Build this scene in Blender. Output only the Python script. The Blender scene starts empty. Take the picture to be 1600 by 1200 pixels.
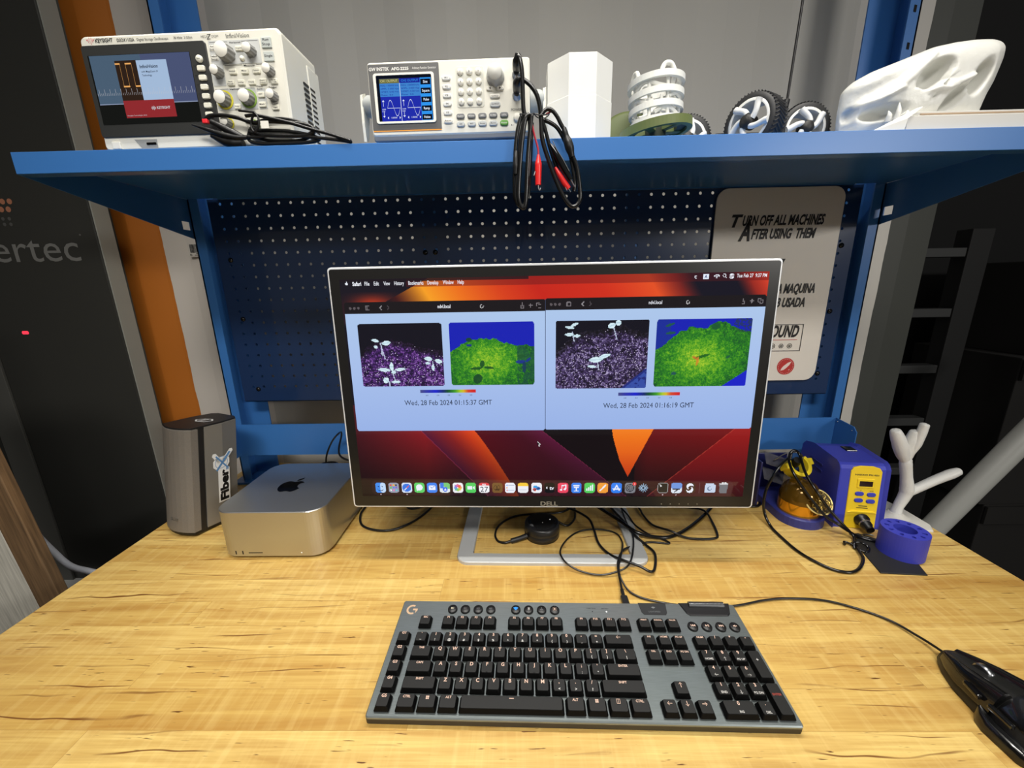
import bpy, bmesh, math, random
import numpy as np
from mathutils import Vector, Matrix
PI = math.pi
R = math.radians
random.seed(7)
rng = np.random.default_rng(11)
scene = bpy.context.scene
col = scene.collection

# ------------------------------------------------------------------ camera
cd = bpy.data.cameras.new('camera')
cd.sensor_width = 36.0
cd.lens = 613.0 / 1600.0 * 36.0
cd.clip_start = 0.01
cam = bpy.data.objects.new('camera', cd)
col.objects.link(cam)
CR = ((0.99973296, 0.01414361, -0.01827452), (-0.01425814, -0.24479389, -0.9694703), (-0.0181853, 0.96947198, -0.24452686))
cam.matrix_world = Matrix(((CR[0][0], -CR[1][0], -CR[2][0], 0), (CR[0][1], -CR[1][1], -CR[2][1], 0), (CR[0][2], -CR[1][2], -CR[2][2], 0.475), (0, 0, 0, 1)))
scene.camera = cam

# ------------------------------------------------------------------ light and exposure
world = bpy.data.worlds.new('world')
scene.world = world
world.use_nodes = True
world.node_tree.nodes['Background'].inputs[0].default_value = (1.0, 0.97, 0.92, 1)
world.node_tree.nodes['Background'].inputs[1].default_value = 0.16

def area(name, loc, rot, sx, sy, power, colr):
    l = bpy.data.lights.new(name, 'AREA')
    l.shape = 'RECTANGLE'
    l.size = sx
    l.size_y = sy
    l.energy = power
    l.color = colr
    o = bpy.data.objects.new(name, l)
    o.location = loc
    o.rotation_euler = rot
    col.objects.link(o)
    return o

lamp = area('bench_lamp', (0.05, 0.48, 1.30), (0, 0, 0), 1.25, 0.05, 4.9, (1.0, 0.96, 0.88))
lamp.data.spread = R(101)
room = area('ceiling_lamp', (-0.1, -0.9, 1.9), (R(36), 0, 0), 1.2, 0.3, 8.0, (1.0, 0.96, 0.90))
room.data.spread = R(72)
far = area('far_room_lamp', (2.6, -2.6, 1.40), (0, 0, 0), 1.2, 0.3, 46.0, (1.0, 0.97, 0.92))
far.rotation_euler = (Vector((-0.2, 0.7, 0.4)) - far.location).to_track_quat('-Z', 'Y').to_euler()
vs = scene.view_settings
vs.view_transform = 'Standard'
vs.look = 'None'
vs.gamma = 1.0
vs.use_curve_mapping = False
vs.exposure = 0.0

# ------------------------------------------------------------------ materials
def lin(c):
    out = []
    for x in c[:3]:
        x = x / 255.0
        out.append(x / 12.92 if x <= 0.04045 else ((x + 0.055) / 1.055) ** 2.4)
    return (out[0], out[1], out[2], 1.0)

MATS = {}
def mat(name, c, rough=0.5, metal=0.0, emit=None, es=1.0, coat=0.0, noise=0.0, nscale=200.0, bump=0.0, bscale=300.0, spec=0.5, trans=0.0, alpha=1.0, stretch=None):
    if name in MATS:
        return MATS[name]
    m = bpy.data.materials.new(name)
    m.use_nodes = True
    nt = m.node_tree
    b = nt.nodes['Principled BSDF']
    b.inputs['Base Color'].default_value = lin(c)
    b.inputs['Roughness'].default_value = rough
    b.inputs['Metallic'].default_value = metal
    b.inputs['Specular IOR Level'].default_value = spec
    b.inputs['Coat Weight'].default_value = coat
    b.inputs['Transmission Weight'].default_value = trans
    b.inputs['Alpha'].default_value = alpha
    if emit is not None:
        b.inputs['Emission Color'].default_value = lin(emit)
        b.inputs['Emission Strength'].default_value = es
    if noise > 0 or bump > 0:
        tc = nt.nodes.new('ShaderNodeTexCoord')
        mp = nt.nodes.new('ShaderNodeMapping')
        nt.links.new(tc.outputs['Object'], mp.inputs[0])
        if stretch:
            mp.inputs['Scale'].default_value = stretch
    if noise > 0:
        n = nt.nodes.new('ShaderNodeTexNoise')
        n.inputs['Scale'].default_value = nscale
        n.inputs['Detail'].default_value = 5
        nt.links.new(mp.outputs[0], n.inputs['Vector'])
        r = nt.nodes.new('ShaderNodeValToRGB')
        a = lin(c)
        r.color_ramp.elements[0].position = 0.3
        r.color_ramp.elements[1].position = 0.7
        r.color_ramp.elements[0].color = tuple(x * (1 - noise) for x in a[:3]) + (1,)
        r.color_ramp.elements[1].color = tuple(min(1, x * (1 + noise)) for x in a[:3]) + (1,)
        nt.links.new(n.outputs['Fac'], r.inputs[0])
        nt.links.new(r.outputs[0], b.inputs['Base Color'])
    if bump > 0:
        n2 = nt.nodes.new('ShaderNodeTexNoise')
        n2.inputs['Scale'].default_value = bscale
        n2.inputs['Detail'].default_value = 3
        nt.links.new(mp.outputs[0], n2.inputs['Vector'])
        bp = nt.nodes.new('ShaderNodeBump')
        bp.inputs['Strength'].default_value = bump
        bp.inputs['Distance'].default_value = 0.001
        nt.links.new(n2.outputs['Fac'], bp.inputs['Height'])
        nt.links.new(bp.outputs[0], b.inputs['Normal'])
    MATS[name] = m
    return m

def glow(name, c, s=1.0):
    return mat(name, (0, 0, 0), 0.3, emit=c, es=s, spec=0.0)

# ------------------------------------------------------------------ mesh builder
TEXT_CACHE = {}
def text_mesh(s, bold=0.0, shear=0.0):
    k = (s, bold, shear)
    if k in TEXT_CACHE:
        return TEXT_CACHE[k]
    c = bpy.data.curves.new('lettering', 'FONT')
    c.body = s
    c.resolution_u = 3
    c.offset = bold
    c.shear = shear
    c.size = 1.0
    o = bpy.data.objects.new('lettering', c)
    me = bpy.data.meshes.new_from_object(o)
    vsx = [tuple(v.co) for v in me.vertices]
    fs = [tuple(p.vertices) for p in me.polygons]
    bpy.data.objects.remove(o)
    bpy.data.curves.remove(c)
    bpy.data.meshes.remove(me)
    TEXT_CACHE[k] = (vsx, fs)
    return TEXT_CACHE[k]

def rrect(w, h, r, n=4, cx=0.0, cy=0.0):
    pts = []
    r = min(r, w / 2 - 1e-6, h / 2 - 1e-6)
    for (sx, sy, a0) in ((1, 1, 0), (-1, 1, 90), (-1, -1, 180), (1, -1, 270)):
        for i in range(n + 1):
            a = R(a0 + 90.0 * i / n)
            pts.append((cx + sx * (w / 2 - r) + r * math.cos(a), cy + sy * (h / 2 - r) + r * math.sin(a)))
    return pts

def circle(r, n=24, cx=0.0, cy=0.0):
    return [(cx + r * math.cos(2 * PI * i / n), cy + r * math.sin(2 * PI * i / n)) for i in range(n)]

def inset(pts, d):
    n = len(pts)
    out = []
    for i in range(n):
        p0, p1, p2 = Vector(pts[i - 1]), Vector(pts[i]), Vector(pts[(i + 1) % n])
        e1 = (p1 - p0); e2 = (p2 - p1)
        if e1.length < 1e-9: e1 = e2
        if e2.length < 1e-9: e2 = e1
        e1 = e1.normalized(); e2 = e2.normalized()
        n1 = Vector((-e1.y, e1.x)); n2 = Vector((-e2.y, e2.x))
        nn = n1 + n2
        if nn.length < 1e-6: nn = n1
        nn.normalize()
        k = d / max(0.35, nn.dot(n1))
        out.append((p1.x + nn.x * k, p1.y + nn.y * k))
    return out

def smooth_path(pts, sub=6, closed=False):
    P = [Vector(p) for p in pts]
    n = len(P)
    out = []
    rngi = n if closed else n - 1
    for i in range(rngi):
        if closed:
            a, b, c, d = P[(i - 1) % n], P[i], P[(i + 1) % n], P[(i + 2) % n]
        else:
            b, c = P[i], P[i + 1]
            a = P[i - 1] if i > 0 else b * 2 - c
            d = P[i + 2] if i + 2 < n else c * 2 - b
        for k in range(sub):
            t = k / sub
            out.append(0.5 * ((2 * b) + (c - a) * t + (2 * a - 5 * b + 4 * c - d) * t * t + (3 * b - a - 3 * c + d) * t ** 3))
    if not closed:
        out.append(P[-1])
    return out

FRONT = Matrix.Rotation(R(90), 4, 'X')      # lettering on a face that looks towards -Y

class MB:
    def __init__(self):
        self.v = []; self.f = []; self.mi = []; self.sm = []
    def add(self, vs_, fs_, m=0, M=None, smooth=False):
        b = len(self.v)
        if M is not None:
            vs_ = [tuple(M @ Vector(p)) for p in vs_]
        self.v.extend([tuple(p) for p in vs_])
        for q in fs_:
            self.f.append(tuple(i + b for i in q))
            self.mi.append(m)
            self.sm.append(smooth)
        return self
    def box(self, x0, x1, y0, y1, z0, z1, m=0, bev=0.0, seg=2, M=None):
        bm = bmesh.new()
        bmesh.ops.create_cube(bm, size=1.0)
        for v in bm.verts:
            v.co = Vector(((x0 + x1) / 2 + v.co.x * (x1 - x0), (y0 + y1) / 2 + v.co.y * (y1 - y0), (z0 + z1) / 2 + v.co.z * (z1 - z0)))
        if bev > 0:
            bmesh.ops.bevel(bm, geom=list(bm.edges), offset=bev, segments=seg, affect='EDGES', profile=0.5)
        bm.verts.ensure_lookup_table()
        self.add([tuple(v.co) for v in bm.verts], [tuple(v.index for v in f.verts) for f in bm.faces], m, M, smooth=False)
        bm.free()
        return self
    def slab(self, pts, z0, z1, m=0, ch=0.0, M=None, top=None, smooth=False, chb=0.0):
        rings = []
        if chb > 0:
            rings.append((inset(pts, chb), z0)); rings.append((pts, z0 + chb))
        else:
            rings.append((pts, z0))
        if ch > 0:
            rings.append((pts, z1 - ch)); rings.append((inset(pts, ch), z1))
        else:
            rings.append((pts, z1))
        n = len(pts)
        V = []
        for (q, z) in rings:
            V += [(p[0], p[1], z) for p in q]
        F = []
        for k in range(len(rings) - 1):
            for i in range(n):
                j = (i + 1) % n
                F.append((k * n + i, k * n + j, (k + 1) * n + j, (k + 1) * n + i))
        self.add(V, F, m, M, smooth)
        L = (len(rings) - 1) * n
        self.add(V, [tuple(range(n))[::-1]], m, M)
        self.add(V, [tuple(range(L, L + n))], m if top is None else top, M)
        return self
    def flat(self, pts, z=0.0, m=0, M=None):
        self.add([(p[0], p[1], z) for p in pts], [tuple(range(len(pts)))], m, M)
        return self
    def lathe(self, prof, n=24, m=0, M=None, smooth=True, cap=True):
        V = []; F = []
        for (r, z) in prof:
            for i in range(n):
                a = 2 * PI * i / n
                V.append((r * math.cos(a), r * math.sin(a), z))
        for k in range(len(prof) - 1):
            for i in range(n):
                j = (i + 1) % n
                F.append((k * n + i, k * n + j, (k + 1) * n + j, (k + 1) * n + i))
        self.add(V, F, m, M, smooth)
        if cap:
            if prof[0][0] > 1e-6: self.add(V[:n], [tuple(range(n))[::-1]], m, M)
            if prof[-1][0] > 1e-6: self.add(V[-n:], [tuple(range(n))], m, M)
        return self
    def ring(self, ri, ro, z0, z1, n=32, m=0, M=None, mtop=None):
        V = []; F = []
        for (r, z) in ((ri, z0), (ro, z0), (ro, z1), (ri, z1)):
            for i in range(n):
                a = 2 * PI * i / n
                V.append((r * math.cos(a), r * math.sin(a), z))
        for k in range(4):
            k2 = (k + 1) % 4
            for i in range(n):
                j = (i + 1) % n
                F.append((k * n + i, k * n + j, k2 * n + j, k2 * n + i))
        self.add(V, F, m, M)
        return self
    def tube(self, pts, r, n=8, m=0, M=None, sub=6, closed=False, smooth=True, raw=False, rad=None):
        P = [Vector(p) for p in pts] if raw else smooth_path(pts, sub, closed)
        N = len(P)
        V = []; F = []
        t0 = (P[1] - P[0]).normalized()
        up = Vector((0, 0, 1)) if abs(t0.z) < 0.9 else Vector((1, 0, 0))
        nrm = (up - t0 * up.dot(t0)).normalized()
        for i in range(N):
            if closed:
                t = (P[(i + 1) % N] - P[i - 1])
            else:
                t = P[min(i + 1, N - 1)] - P[max(i - 1, 0)]
            t = t.normalized() if t.length > 1e-9 else t0
            nrm = nrm - t * nrm.dot(t)
            nrm = nrm.normalized() if nrm.length > 1e-9 else Vector((0, 0, 1))
            b = t.cross(nrm)
            rr = r if rad is None else rad[min(len(rad) - 1, int(i * len(rad) / N))]
            if rad is not None:
                q = i / max(1, N - 1) * (len(rad) - 1)
                a = int(q); fr = q - a
                rr = rad[a] * (1 - fr) + rad[min(a + 1, len(rad) - 1)] * fr
            for k in range(n):
                an = 2 * PI * k / n
                V.append(tuple(P[i] + nrm * (rr * math.cos(an)) + b * (rr * math.sin(an))))
        for i in range(N if closed else N - 1):
            i2 = (i + 1) % N
            for k in range(n):
                k2 = (k + 1) % n
                F.append((i * n + k, i * n + k2, i2 * n + k2, i2 * n + k))
        self.add(V, F, m, M, smooth)
        if not closed:
            self.add(V[:n], [tuple(range(n))[::-1]], m, M)
            self.add(V[-n:], [tuple(range(n))], m, M)
        return self
    def text(self, s, size, M, m=0, align='C', bold=0.0, shear=0.0, xs=1.0, width=None, th=0.0):
        vs_, fs_ = text_mesh(s, bold, shear)
        if not vs_:
            return self
        xa = min(p[0] for p in vs_); xb = max(p[0] for p in vs_)
        sx = size * xs
        if width is not None and xb > xa:
            sx = width / (xb - xa)
        o = {'C': -(xa + xb) / 2, 'L': -xa, 'R': -xb}[align]
        self.add([((p[0] + o) * sx, p[1] * size, th) for p in vs_], fs_, m, M)
        return self
    def sphere(self, c, r, n=16, m=0, sc=(1, 1, 1), M=None):
        V = []; F = []
        k = n // 2
        for i in range(k + 1):
            a = PI * i / k
            for j in range(n):
                b = 2 * PI * j / n
                V.append((c[0] + sc[0] * r * math.sin(a) * math.cos(b), c[1] + sc[1] * r * math.sin(a) * math.sin(b), c[2] + sc[2] * r * math.cos(a)))
        for i in range(k):
            for j in range(n):
                j2 = (j + 1) % n
                F.append((i * n + j, (i + 1) * n + j, (i + 1) * n + j2, i * n + j2))
        self.add(V, F, m, M, True)
        return self
    def build(self, name, mats, parent=None, world=False, origin=None):
        if not isinstance(mats, (list, tuple)):
            mats = [mats]
        V = self.v
        if world and parent is not None:
            par = parent
            Mw = Matrix.Identity(4)
            while par is not None:
                Mw = (Matrix.Translation(par.location) @ par.rotation_euler.to_matrix().to_4x4()) @ Mw
                par = par.parent
            Mi = Mw.inverted()
            V = [tuple(Mi @ Vector(p)) for p in V]
        if origin is not None:
            V = [(p[0] - origin[0], p[1] - origin[1], p[2] - origin[2]) for p in V]
        me = bpy.data.meshes.new(name)
        me.from_pydata(V, [], self.f)
        for m_ in mats:
            me.materials.append(m_)
        me.polygons.foreach_set('material_index', self.mi)
        me.polygons.foreach_set('use_smooth', self.sm)
        me.update()
        o = bpy.data.objects.new(name, me)
        col.objects.link(o)
        if parent is not None:
            o.parent = parent
        if origin is not None:
            o.location = origin
        return o

def tag(o, label=None, cat=None, group=None, kind=None):
    if label: o['label'] = label
    if cat: o['category'] = cat
    if group: o['group'] = group
    if kind: o['kind'] = kind
    return o

def thing(name, label, cat, loc=(0, 0, 0), rot=(0, 0, 0), group=None):
    o = bpy.data.objects.new(name, None)
    o.empty_display_size = 0.02
    o.location = loc
    o.rotation_euler = rot
    col.objects.link(o)
    return tag(o, label, cat, group)

def T(x, y, z):
    return Matrix.Translation((x, y, z))
def RX(a): return Matrix.Rotation(R(a), 4, 'X')
def RY(a): return Matrix.Rotation(R(a), 4, 'Y')
def RZ(a): return Matrix.Rotation(R(a), 4, 'Z')
def aim(d):
    return Vector(d).to_track_quat('Z', 'Y').to_matrix().to_4x4()

def cable(name, label, pts, r, m, cat='cable', group=None, n=8, sub=7):
    o = pts[0]
    mb = MB().tube(pts, r, n, sub=sub)
    ob = mb.build(name, m, origin=o)
    return tag(ob, label, cat, group)

BLUE = mat('blue_enamel', (58, 114, 182), 0.34, coat=0.0, spec=0.4)
NAVY = BLUE
BLACK = mat('black_plastic', (22, 22, 24), 0.45)
GLOSSBLACK = mat('gloss_black_plastic', (12, 12, 13), 0.12)
RUBBER = mat('black_rubber', (16, 16, 17), 0.38)
CABLE = mat('black_cable', (14, 14, 15), 0.3)
WHITE = mat('white_plastic', (232, 232, 226), 0.45)
PRINT = mat('white_print', (236, 236, 230), 0.5, bump=0.12, bscale=500)
STEEL = mat('bare_steel', (170, 172, 175), 0.28, metal=1.0)
INK = mat('dark_ink', (30, 30, 34), 0.6)
# ================================================================== setting
def wall_material():
    m = bpy.data.materials.new('painted_corrugated_wall')
    m.use_nodes = True
    nt = m.node_tree
    b = nt.nodes['Principled BSDF']
    b.inputs['Roughness'].default_value = 0.55
    tc = nt.nodes.new('ShaderNodeTexCoord')
    sp = nt.nodes.new('ShaderNodeSeparateXYZ')
    nt.links.new(tc.outputs['Object'], sp.inputs[0])
    nz = nt.nodes.new('ShaderNodeTexNoise')
    nz.inputs['Scale'].default_value = 14
    nz.inputs['Detail'].default_value = 6
    nt.links.new(tc.outputs['Object'], nz.inputs['Vector'])
    ad = nt.nodes.new('ShaderNodeMath'); ad.operation = 'MULTIPLY_ADD'
    ad.inputs[1].default_value = 0.006
    nt.links.new(nz.outputs['Fac'], ad.inputs[0])
    nt.links.new(sp.outputs['X'], ad.inputs[2])
    mr = nt.nodes.new('ShaderNodeMapRange')
    mr.inputs['From Min'].default_value = -2.0
    mr.inputs['From Max'].default_value = 2.0
    nt.links.new(ad.outputs[0], mr.inputs['Value'])
    rp = nt.nodes.new('ShaderNodeValToRGB')
    rp.color_ramp.interpolation = 'CONSTANT'
    stops = [(-2.0, (128, 129, 122)), (-1.028, (186, 108, 34)), (-0.909, (206, 199, 190)), (-0.700, (186, 183, 175)), (0.765, (200, 196, 188)), (0.915, (58, 60, 55))]
    while len(rp.color_ramp.elements) < len(stops):
        rp.color_ramp.elements.new(0.5)
    for e, (x, c) in zip(rp.color_ramp.elements, stops):
        e.position = (x + 2.0) / 4.0
        e.color = lin(c)
    nt.links.new(mr.outputs[0], rp.inputs[0])
    nt.links.new(rp.outputs[0], b.inputs['Base Color'])
    return m

WALLM = wall_material()
mb = MB()
xs = []
x = -1.057 - 0.278 * 4
prof = []
while x < 1.04:
    for (dx, dy) in ((0.0, 0.0), (0.072, 0.0), (0.140, 0.007), (0.210, 0.007)):
        if x + dx <= 1.04:
            prof.append((x + dx, 1.045 + dy))
    x += 0.278
V = []
for (px, py) in prof:
    V.append((px, py, -0.95)); V.append((px, py, 2.6))
for (px, py) in prof:
    V.append((px, py + 0.05, -0.95)); V.append((px, py + 0.05, 2.6))
n = len(prof)
F = []
for i in range(n - 1):
    F.append((2 * i, 2 * i + 2, 2 * i + 3, 2 * i + 1))
    k = 2 * n
    F.append((k + 2 * i, k + 2 * i + 1, k + 2 * i + 3, k + 2 * i + 2))
F.append((2 * n - 2, 4 * n - 2, 4 * n - 1, 2 * n - 1))
F.append((0, 1, 2 * n + 1, 2 * n))
mb.add(V, F)
tag(mb.build('wall_back', WALLM), kind='structure')
DARKW = mat('unlit_room_wall', (9, 9, 10), 0.85)  # near-black colour stands in for the unlit depth of the room
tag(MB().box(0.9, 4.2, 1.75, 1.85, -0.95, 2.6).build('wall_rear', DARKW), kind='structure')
GREYW = mat('dim_grey_wall', (74, 74, 72), 0.7)
tag(MB().box(-3.1, -3.0, -3.0, 1.9, -0.95, 2.6).build('wall_left', GREYW), kind='structure')
tag(MB().box(4.1, 4.2, -3.0, 1.75, -0.95, 2.6).build('wall_right', GREYW), kind='structure')
tag(MB().box(-3.0, -2.0, 1.10, 1.2, -0.95, 2.6).build('wall_front', GREYW), kind='structure')
tag(MB().box(-4.2, 4.2, -3.0, 1.9, -1.0, -0.95).build('floor', mat('dark_concrete', (40, 40, 40), 0.6, noise=0.2, nscale=6)), kind='structure')

# barcode sticker on the white strip of the wall
mb = MB().box(-0.027, 0.027, -0.0004, 0.0004, -0.017, 0.017, 0)
xx = -0.022
i = 0
while xx < 0.016:
    w = random.choice((0.0007, 0.001, 0.0018))
    mb.box(xx, xx + w, -0.0009, -0.0004, -0.007, 0.013, 1)
    xx += w + random.choice((0.0007, 0.0012))
mb.box(-0.008, 0.022, -0.0009, -0.0004, -0.0105, -0.009, 1).box(-0.012, 0.018, -0.0009, -0.0004, -0.0138, -0.0125, 1)
mb.ring(0.0018, 0.0026, 0, 0.0005, 12, 1, T(-0.0215, -0.0005, -0.0125) @ RX(90))
o = mb.build('barcode_sticker', [mat('sticker_paper', (200, 195, 186), 0.6), INK])
o.location = (-0.812, 1.0425, 0.577)
tag(o, 'small white barcode sticker on the white wall strip beside the left post', 'sticker')

# ================================================================== workbench
def wood_material():
    m = bpy.data.materials.new('maple_butcher_block')
    m.use_nodes = True
    nt = m.node_tree
    N = nt.nodes.new
    L = nt.links.new
    b = nt.nodes['Principled BSDF']
    b.inputs['Roughness'].default_value = 0.38
    tc = N('ShaderNodeTexCoord')
    mp = N('ShaderNodeMapping')
    mp.inputs['Location'].default_value = (0.13, -0.0005, 0)
    L(tc.outputs['Object'], mp.inputs[0])
    br = N('ShaderNodeTexBrick')
    br.inputs['Scale'].default_value = 1.0
    br.inputs['Brick Width'].default_value = 0.97
    br.inputs['Row Height'].default_value = 0.0463
    br.inputs['Mortar Size'].default_value = 0.0003
    br.inputs['Mortar Smooth'].default_value = 0.2
    br.inputs['Bias'].default_value = 0.0
    br.offset = 0.37
    br.inputs['Color1'].default_value = (0, 0, 0, 1)
    br.inputs['Color2'].default_value = (1, 1, 1, 1)
    br.inputs['Mortar'].default_value = (0.1, 0.1, 0.1, 1)
    L(mp.outputs[0], br.inputs['Vector'])
    # grain, offset per stave
    sc = N('ShaderNodeVectorMath'); sc.operation = 'MULTIPLY_ADD'
    sc.inputs[1].default_value = (6.0, 6.0, 6.0)
    L(br.outputs['Color'], sc.inputs[0]); L(tc.outputs['Object'], sc.inputs[2])
    def noise(sx, sy, scale, det, dist=0.0, off=True):
        q = N('ShaderNodeMapping'); q.inputs['Scale'].default_value = (sx, sy, 1)
        L(sc.outputs[0] if off else tc.outputs['Object'], q.inputs[0])
        t = N('ShaderNodeTexNoise'); t.inputs['Scale'].default_value = scale; t.inputs['Detail'].default_value = det
        t.inputs['Distortion'].default_value = dist
        L(q.outputs[0], t.inputs['Vector'])
        return t
    g1 = noise(1.0, 14.0, 4.0, 8, 0.9)       # broad flowing grain
    g2 = noise(4.0, 160.0, 3.0, 3, 0.2)      # fine fibres
    g3 = noise(5.0, 60.0, 7.0, 2, 0.0)       # short dark flecks
    g4 = noise(30.0, 3.0, 2.2, 4, 0.6)       # cross figure
    q = N('ShaderNodeMapping'); q.inputs['Rotation'].default_value = (0, 0, R(20)); q.inputs['Scale'].default_value = (42.0, 3.0, 1)
    L(sc.outputs[0], q.inputs[0])
    L(q.outputs[0], g4.inputs['Vector'])
    def mix(fac, a, bb, mode='MIX'):
        x_ = N('ShaderNodeMix'); x_.data_type = 'RGBA'; x_.blend_type = mode
        if isinstance(fac, float): x_.inputs[0].default_value = fac
        else: L(fac, x_.inputs[0])
        for s_, i_ in ((a, 6), (bb, 7)):
            if isinstance(s_, tuple): x_.inputs[i_].default_value = s_
            else: L(s_, x_.inputs[i_])
        return x_.outputs[2]
    def ramp(s_, p0, p1, c0=(0, 0, 0, 1), c1=(1, 1, 1, 1)):
        r_ = N('ShaderNodeValToRGB')
        r_.color_ramp.elements[0].position = p0; r_.color_ramp.elements[1].position = p1
        r_.color_ramp.elements[0].color = c0; r_.color_ramp.elements[1].color = c1
        L(s_, r_.inputs[0])
        return r_.outputs[0]
    stave = ramp(br.outputs['Color'], 0.0, 1.0, lin((200, 164, 88)), lin((230, 200, 122)))
    c = mix(mix(0.75, (0, 0, 0, 1), ramp(g1.outputs['Fac'], 0.42, 0.74)), stave, lin((162, 112, 46)))
    c = mix(mix(0.45, (0, 0, 0, 1), ramp(g2.outputs['Fac'], 0.35, 0.75)), c, lin((182, 136, 62)))
    c = mix(mix(0.20, (0, 0, 0, 1), ramp(g4.outputs['Fac'], 0.48, 0.70)), c, lin((244, 220, 146)))
    wv = N('ShaderNodeTexWave'); wv.wave_type = 'BANDS'; wv.bands_direction = 'Y'
    wv.inputs['Scale'].default_value = 9.0; wv.inputs['Distortion'].default_value = 7.0; wv.inputs['Detail'].default_value = 3.0; wv.inputs['Detail Scale'].default_value = 1.2
    q = N('ShaderNodeMapping'); q.inputs['Scale'].default_value = (0.35, 1.6, 1)
    L(sc.outputs[0], q.inputs[0]); L(q.outputs[0], wv.inputs['Vector'])
    g5 = noise(1.2, 5.0, 5.0, 2, 0.0)
    line = N('ShaderNodeMath'); line.operation = 'MULTIPLY'
    L(ramp(wv.outputs['Fac'], 0.975, 0.999), line.inputs[0]); L(ramp(g5.outputs['Fac'], 0.52, 0.64), line.inputs[1])
    c = mix(line.outputs[0], c, lin((112, 66, 26)))
    c = mix(ramp(g3.outputs['Fac'], 0.70, 0.74), c, lin((96, 58, 24)))
    c = mix(mix(0.30, (0, 0, 0, 1), br.outputs['Fac']), c, lin((120, 78, 36)))
    L(c, b.inputs['Base Color'])
    return m

WOOD = wood_material()
bench = thing('workbench', 'wooden butcher block workbench top carrying the keyboard and monitor', 'workbench')
MB().box(-0.755, 0.806, 0.235, 1.0125, -0.044, 0.0, 0, 0.0025, 2).build('tabletop', WOOD, bench)
for lx in (-0.69, 0.74):
    for ly in (0.30, 0.93):
        MB().box(lx - 0.03, lx + 0.03, ly - 0.03, ly + 0.03, -0.95, -0.044, 0, 0.003).build('leg', BLUE, bench)

# ================================================================== blue back frame: posts, rail
frame = thing('bench_frame', 'blue steel upright posts and low rail behind the workbench', 'frame', (0.03, 0.9, 0))
def channel(x_out, s):
    # C channel that opens towards the middle of the bench; s = +1 when the middle lies towards +x
    mb = MB()
    z0, z1 = 0.006, 1.7
    def bx(a, b_, y0, y1):
        mb.box(min(a, b_), max(a, b_), y0, y1, z0, z1)
    bx(x_out, x_out + s * 0.022, 0.900, 0.903)          # front lip
    bx(x_out, x_out + s * 0.003, 0.900, 0.950)          # web
    bx(x_out, x_out + s * 0.064, 0.947, 0.950)          # rear flange
    return mb
for x_out, s in ((-0.705, 1), (0.767, -1)):
    p = channel(x_out, s).build('upright_post', NAVY, frame, world=True)
    cx = x_out + s * 0.032
    MB().box(cx - 0.05, cx + 0.05, 0.885, 0.985, 0.0, 0.006, 0, 0.001).build('base_plate', NAVY, p, world=True)
    sl = MB()
    for k in range(10):
        zz = 0.72 + k * 0.06
        sl.add([(x_out + s * 0.009, 0.8994, zz), (x_out + s * 0.014, 0.8994, zz + 0.001), (x_out + s * 0.014, 0.8994, zz + 0.012), (x_out + s * 0.009, 0.8994, zz + 0.011)], [(0, 1, 2, 3)])
    if s < 0:
        sl.build('slots', GLOSSBLACK, p, world=True)
# rail with end flanges
mb = MB()
mb.box(-0.675, 0.732, 0.872, 0.875, 0.086, 0.164)
for fx, s in ((0.732, 1), (-0.675, -1)):
    pts = [(0.875, 0.086), (0.875, 0.164), (0.822, 0.160), (0.812, 0.150), (0.812, 0.086)]
    mb.add([(fx, a, b_) for a, b_ in pts] + [(fx + 0.002 * s, a, b_) for a, b_ in pts], [(0, 1, 2, 3, 4), (9, 8, 7, 6, 5)] + [(i, (i + 1) % 5 + 0, (i + 1) % 5 + 5, i + 5) for i in range(5)])
rail = mb.build('cable_rail', BLUE, frame, world=True)
mb = MB()
for (yy, zz) in ((0.866, 0.156), (0.824, 0.150), (0.824, 0.100)):
    mb.lathe([(0.0015, 0), (0.001, 0.0008)], 8, 0, T(0.732, yy, zz) @ RY(-90))
mb.build('rivet', STEEL, rail, world=True)

# ================================================================== overhead shelf
shelf = thing('overhead_shelf', 'long bright blue steel shelf above the monitor carrying the instruments', 'shelf', (0.03, 0.75, 0.66))
mb = MB()
mb.box(-0.706, 0.768, 0.601, 0.8995, 0.6655, 0.6675)
mb.box(-0.640, 0.702, 0.8995, 0.9048, 0.6640, 0.6675)  # unseen hem added to stop light leaking behind the deck
mb.box(-0.706, 0.768, 0.600, 0.602, 0.6395, 0.6675, 0, 0.0006, 1)
mb.box(-0.706, 0.768, 0.602, 0.618, 0.6395, 0.6410)
UNDER = NAVY
mb.build('shelf_deck', BLUE, shelf, world=True)
for bx_, s in ((-0.7085, 1), (0.7685, -1)):
    # a tapered bracket plate with a square opening near the post
    y0, z0, y1, z1 = 0.876, 0.602, 0.897, 0.619
    outer = [(0.604, 0.640), (0.604, 0.6655), (0.948, 0.6655), (0.948, 0.584), (0.910, 0.584)]
    hole = [(y0, z0), (y0, z1), (y1, z1), (y1, z0)]
    th = 0.0022
    mb = MB()
    V = [(0, a, b_) for a, b_ in outer + hole]
    F = [(0, 1, 6, 5), (1, 2, 7, 6), (2, 3, 8, 7), (3, 4, 8), (4, 0, 5, 8)]
    k = len(V)
    V2 = V + [(th, a, b_) for (_, a, b_) in V]
    F2 = F + [tuple(i + k for i in q[::-1]) for q in F]
    for q in ((0, 1), (1, 2), (2, 3), (3, 4), (4, 0), (5, 6), (6, 7), (7, 8), (8, 5)):
        F2.append((q[0], q[1], q[1] + k, q[0] + k))
    mb.add(V2, F2, 0, T(bx_, 0, 0))
    mb.build('shelf_bracket', NAVY, shelf, world=True)

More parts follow.
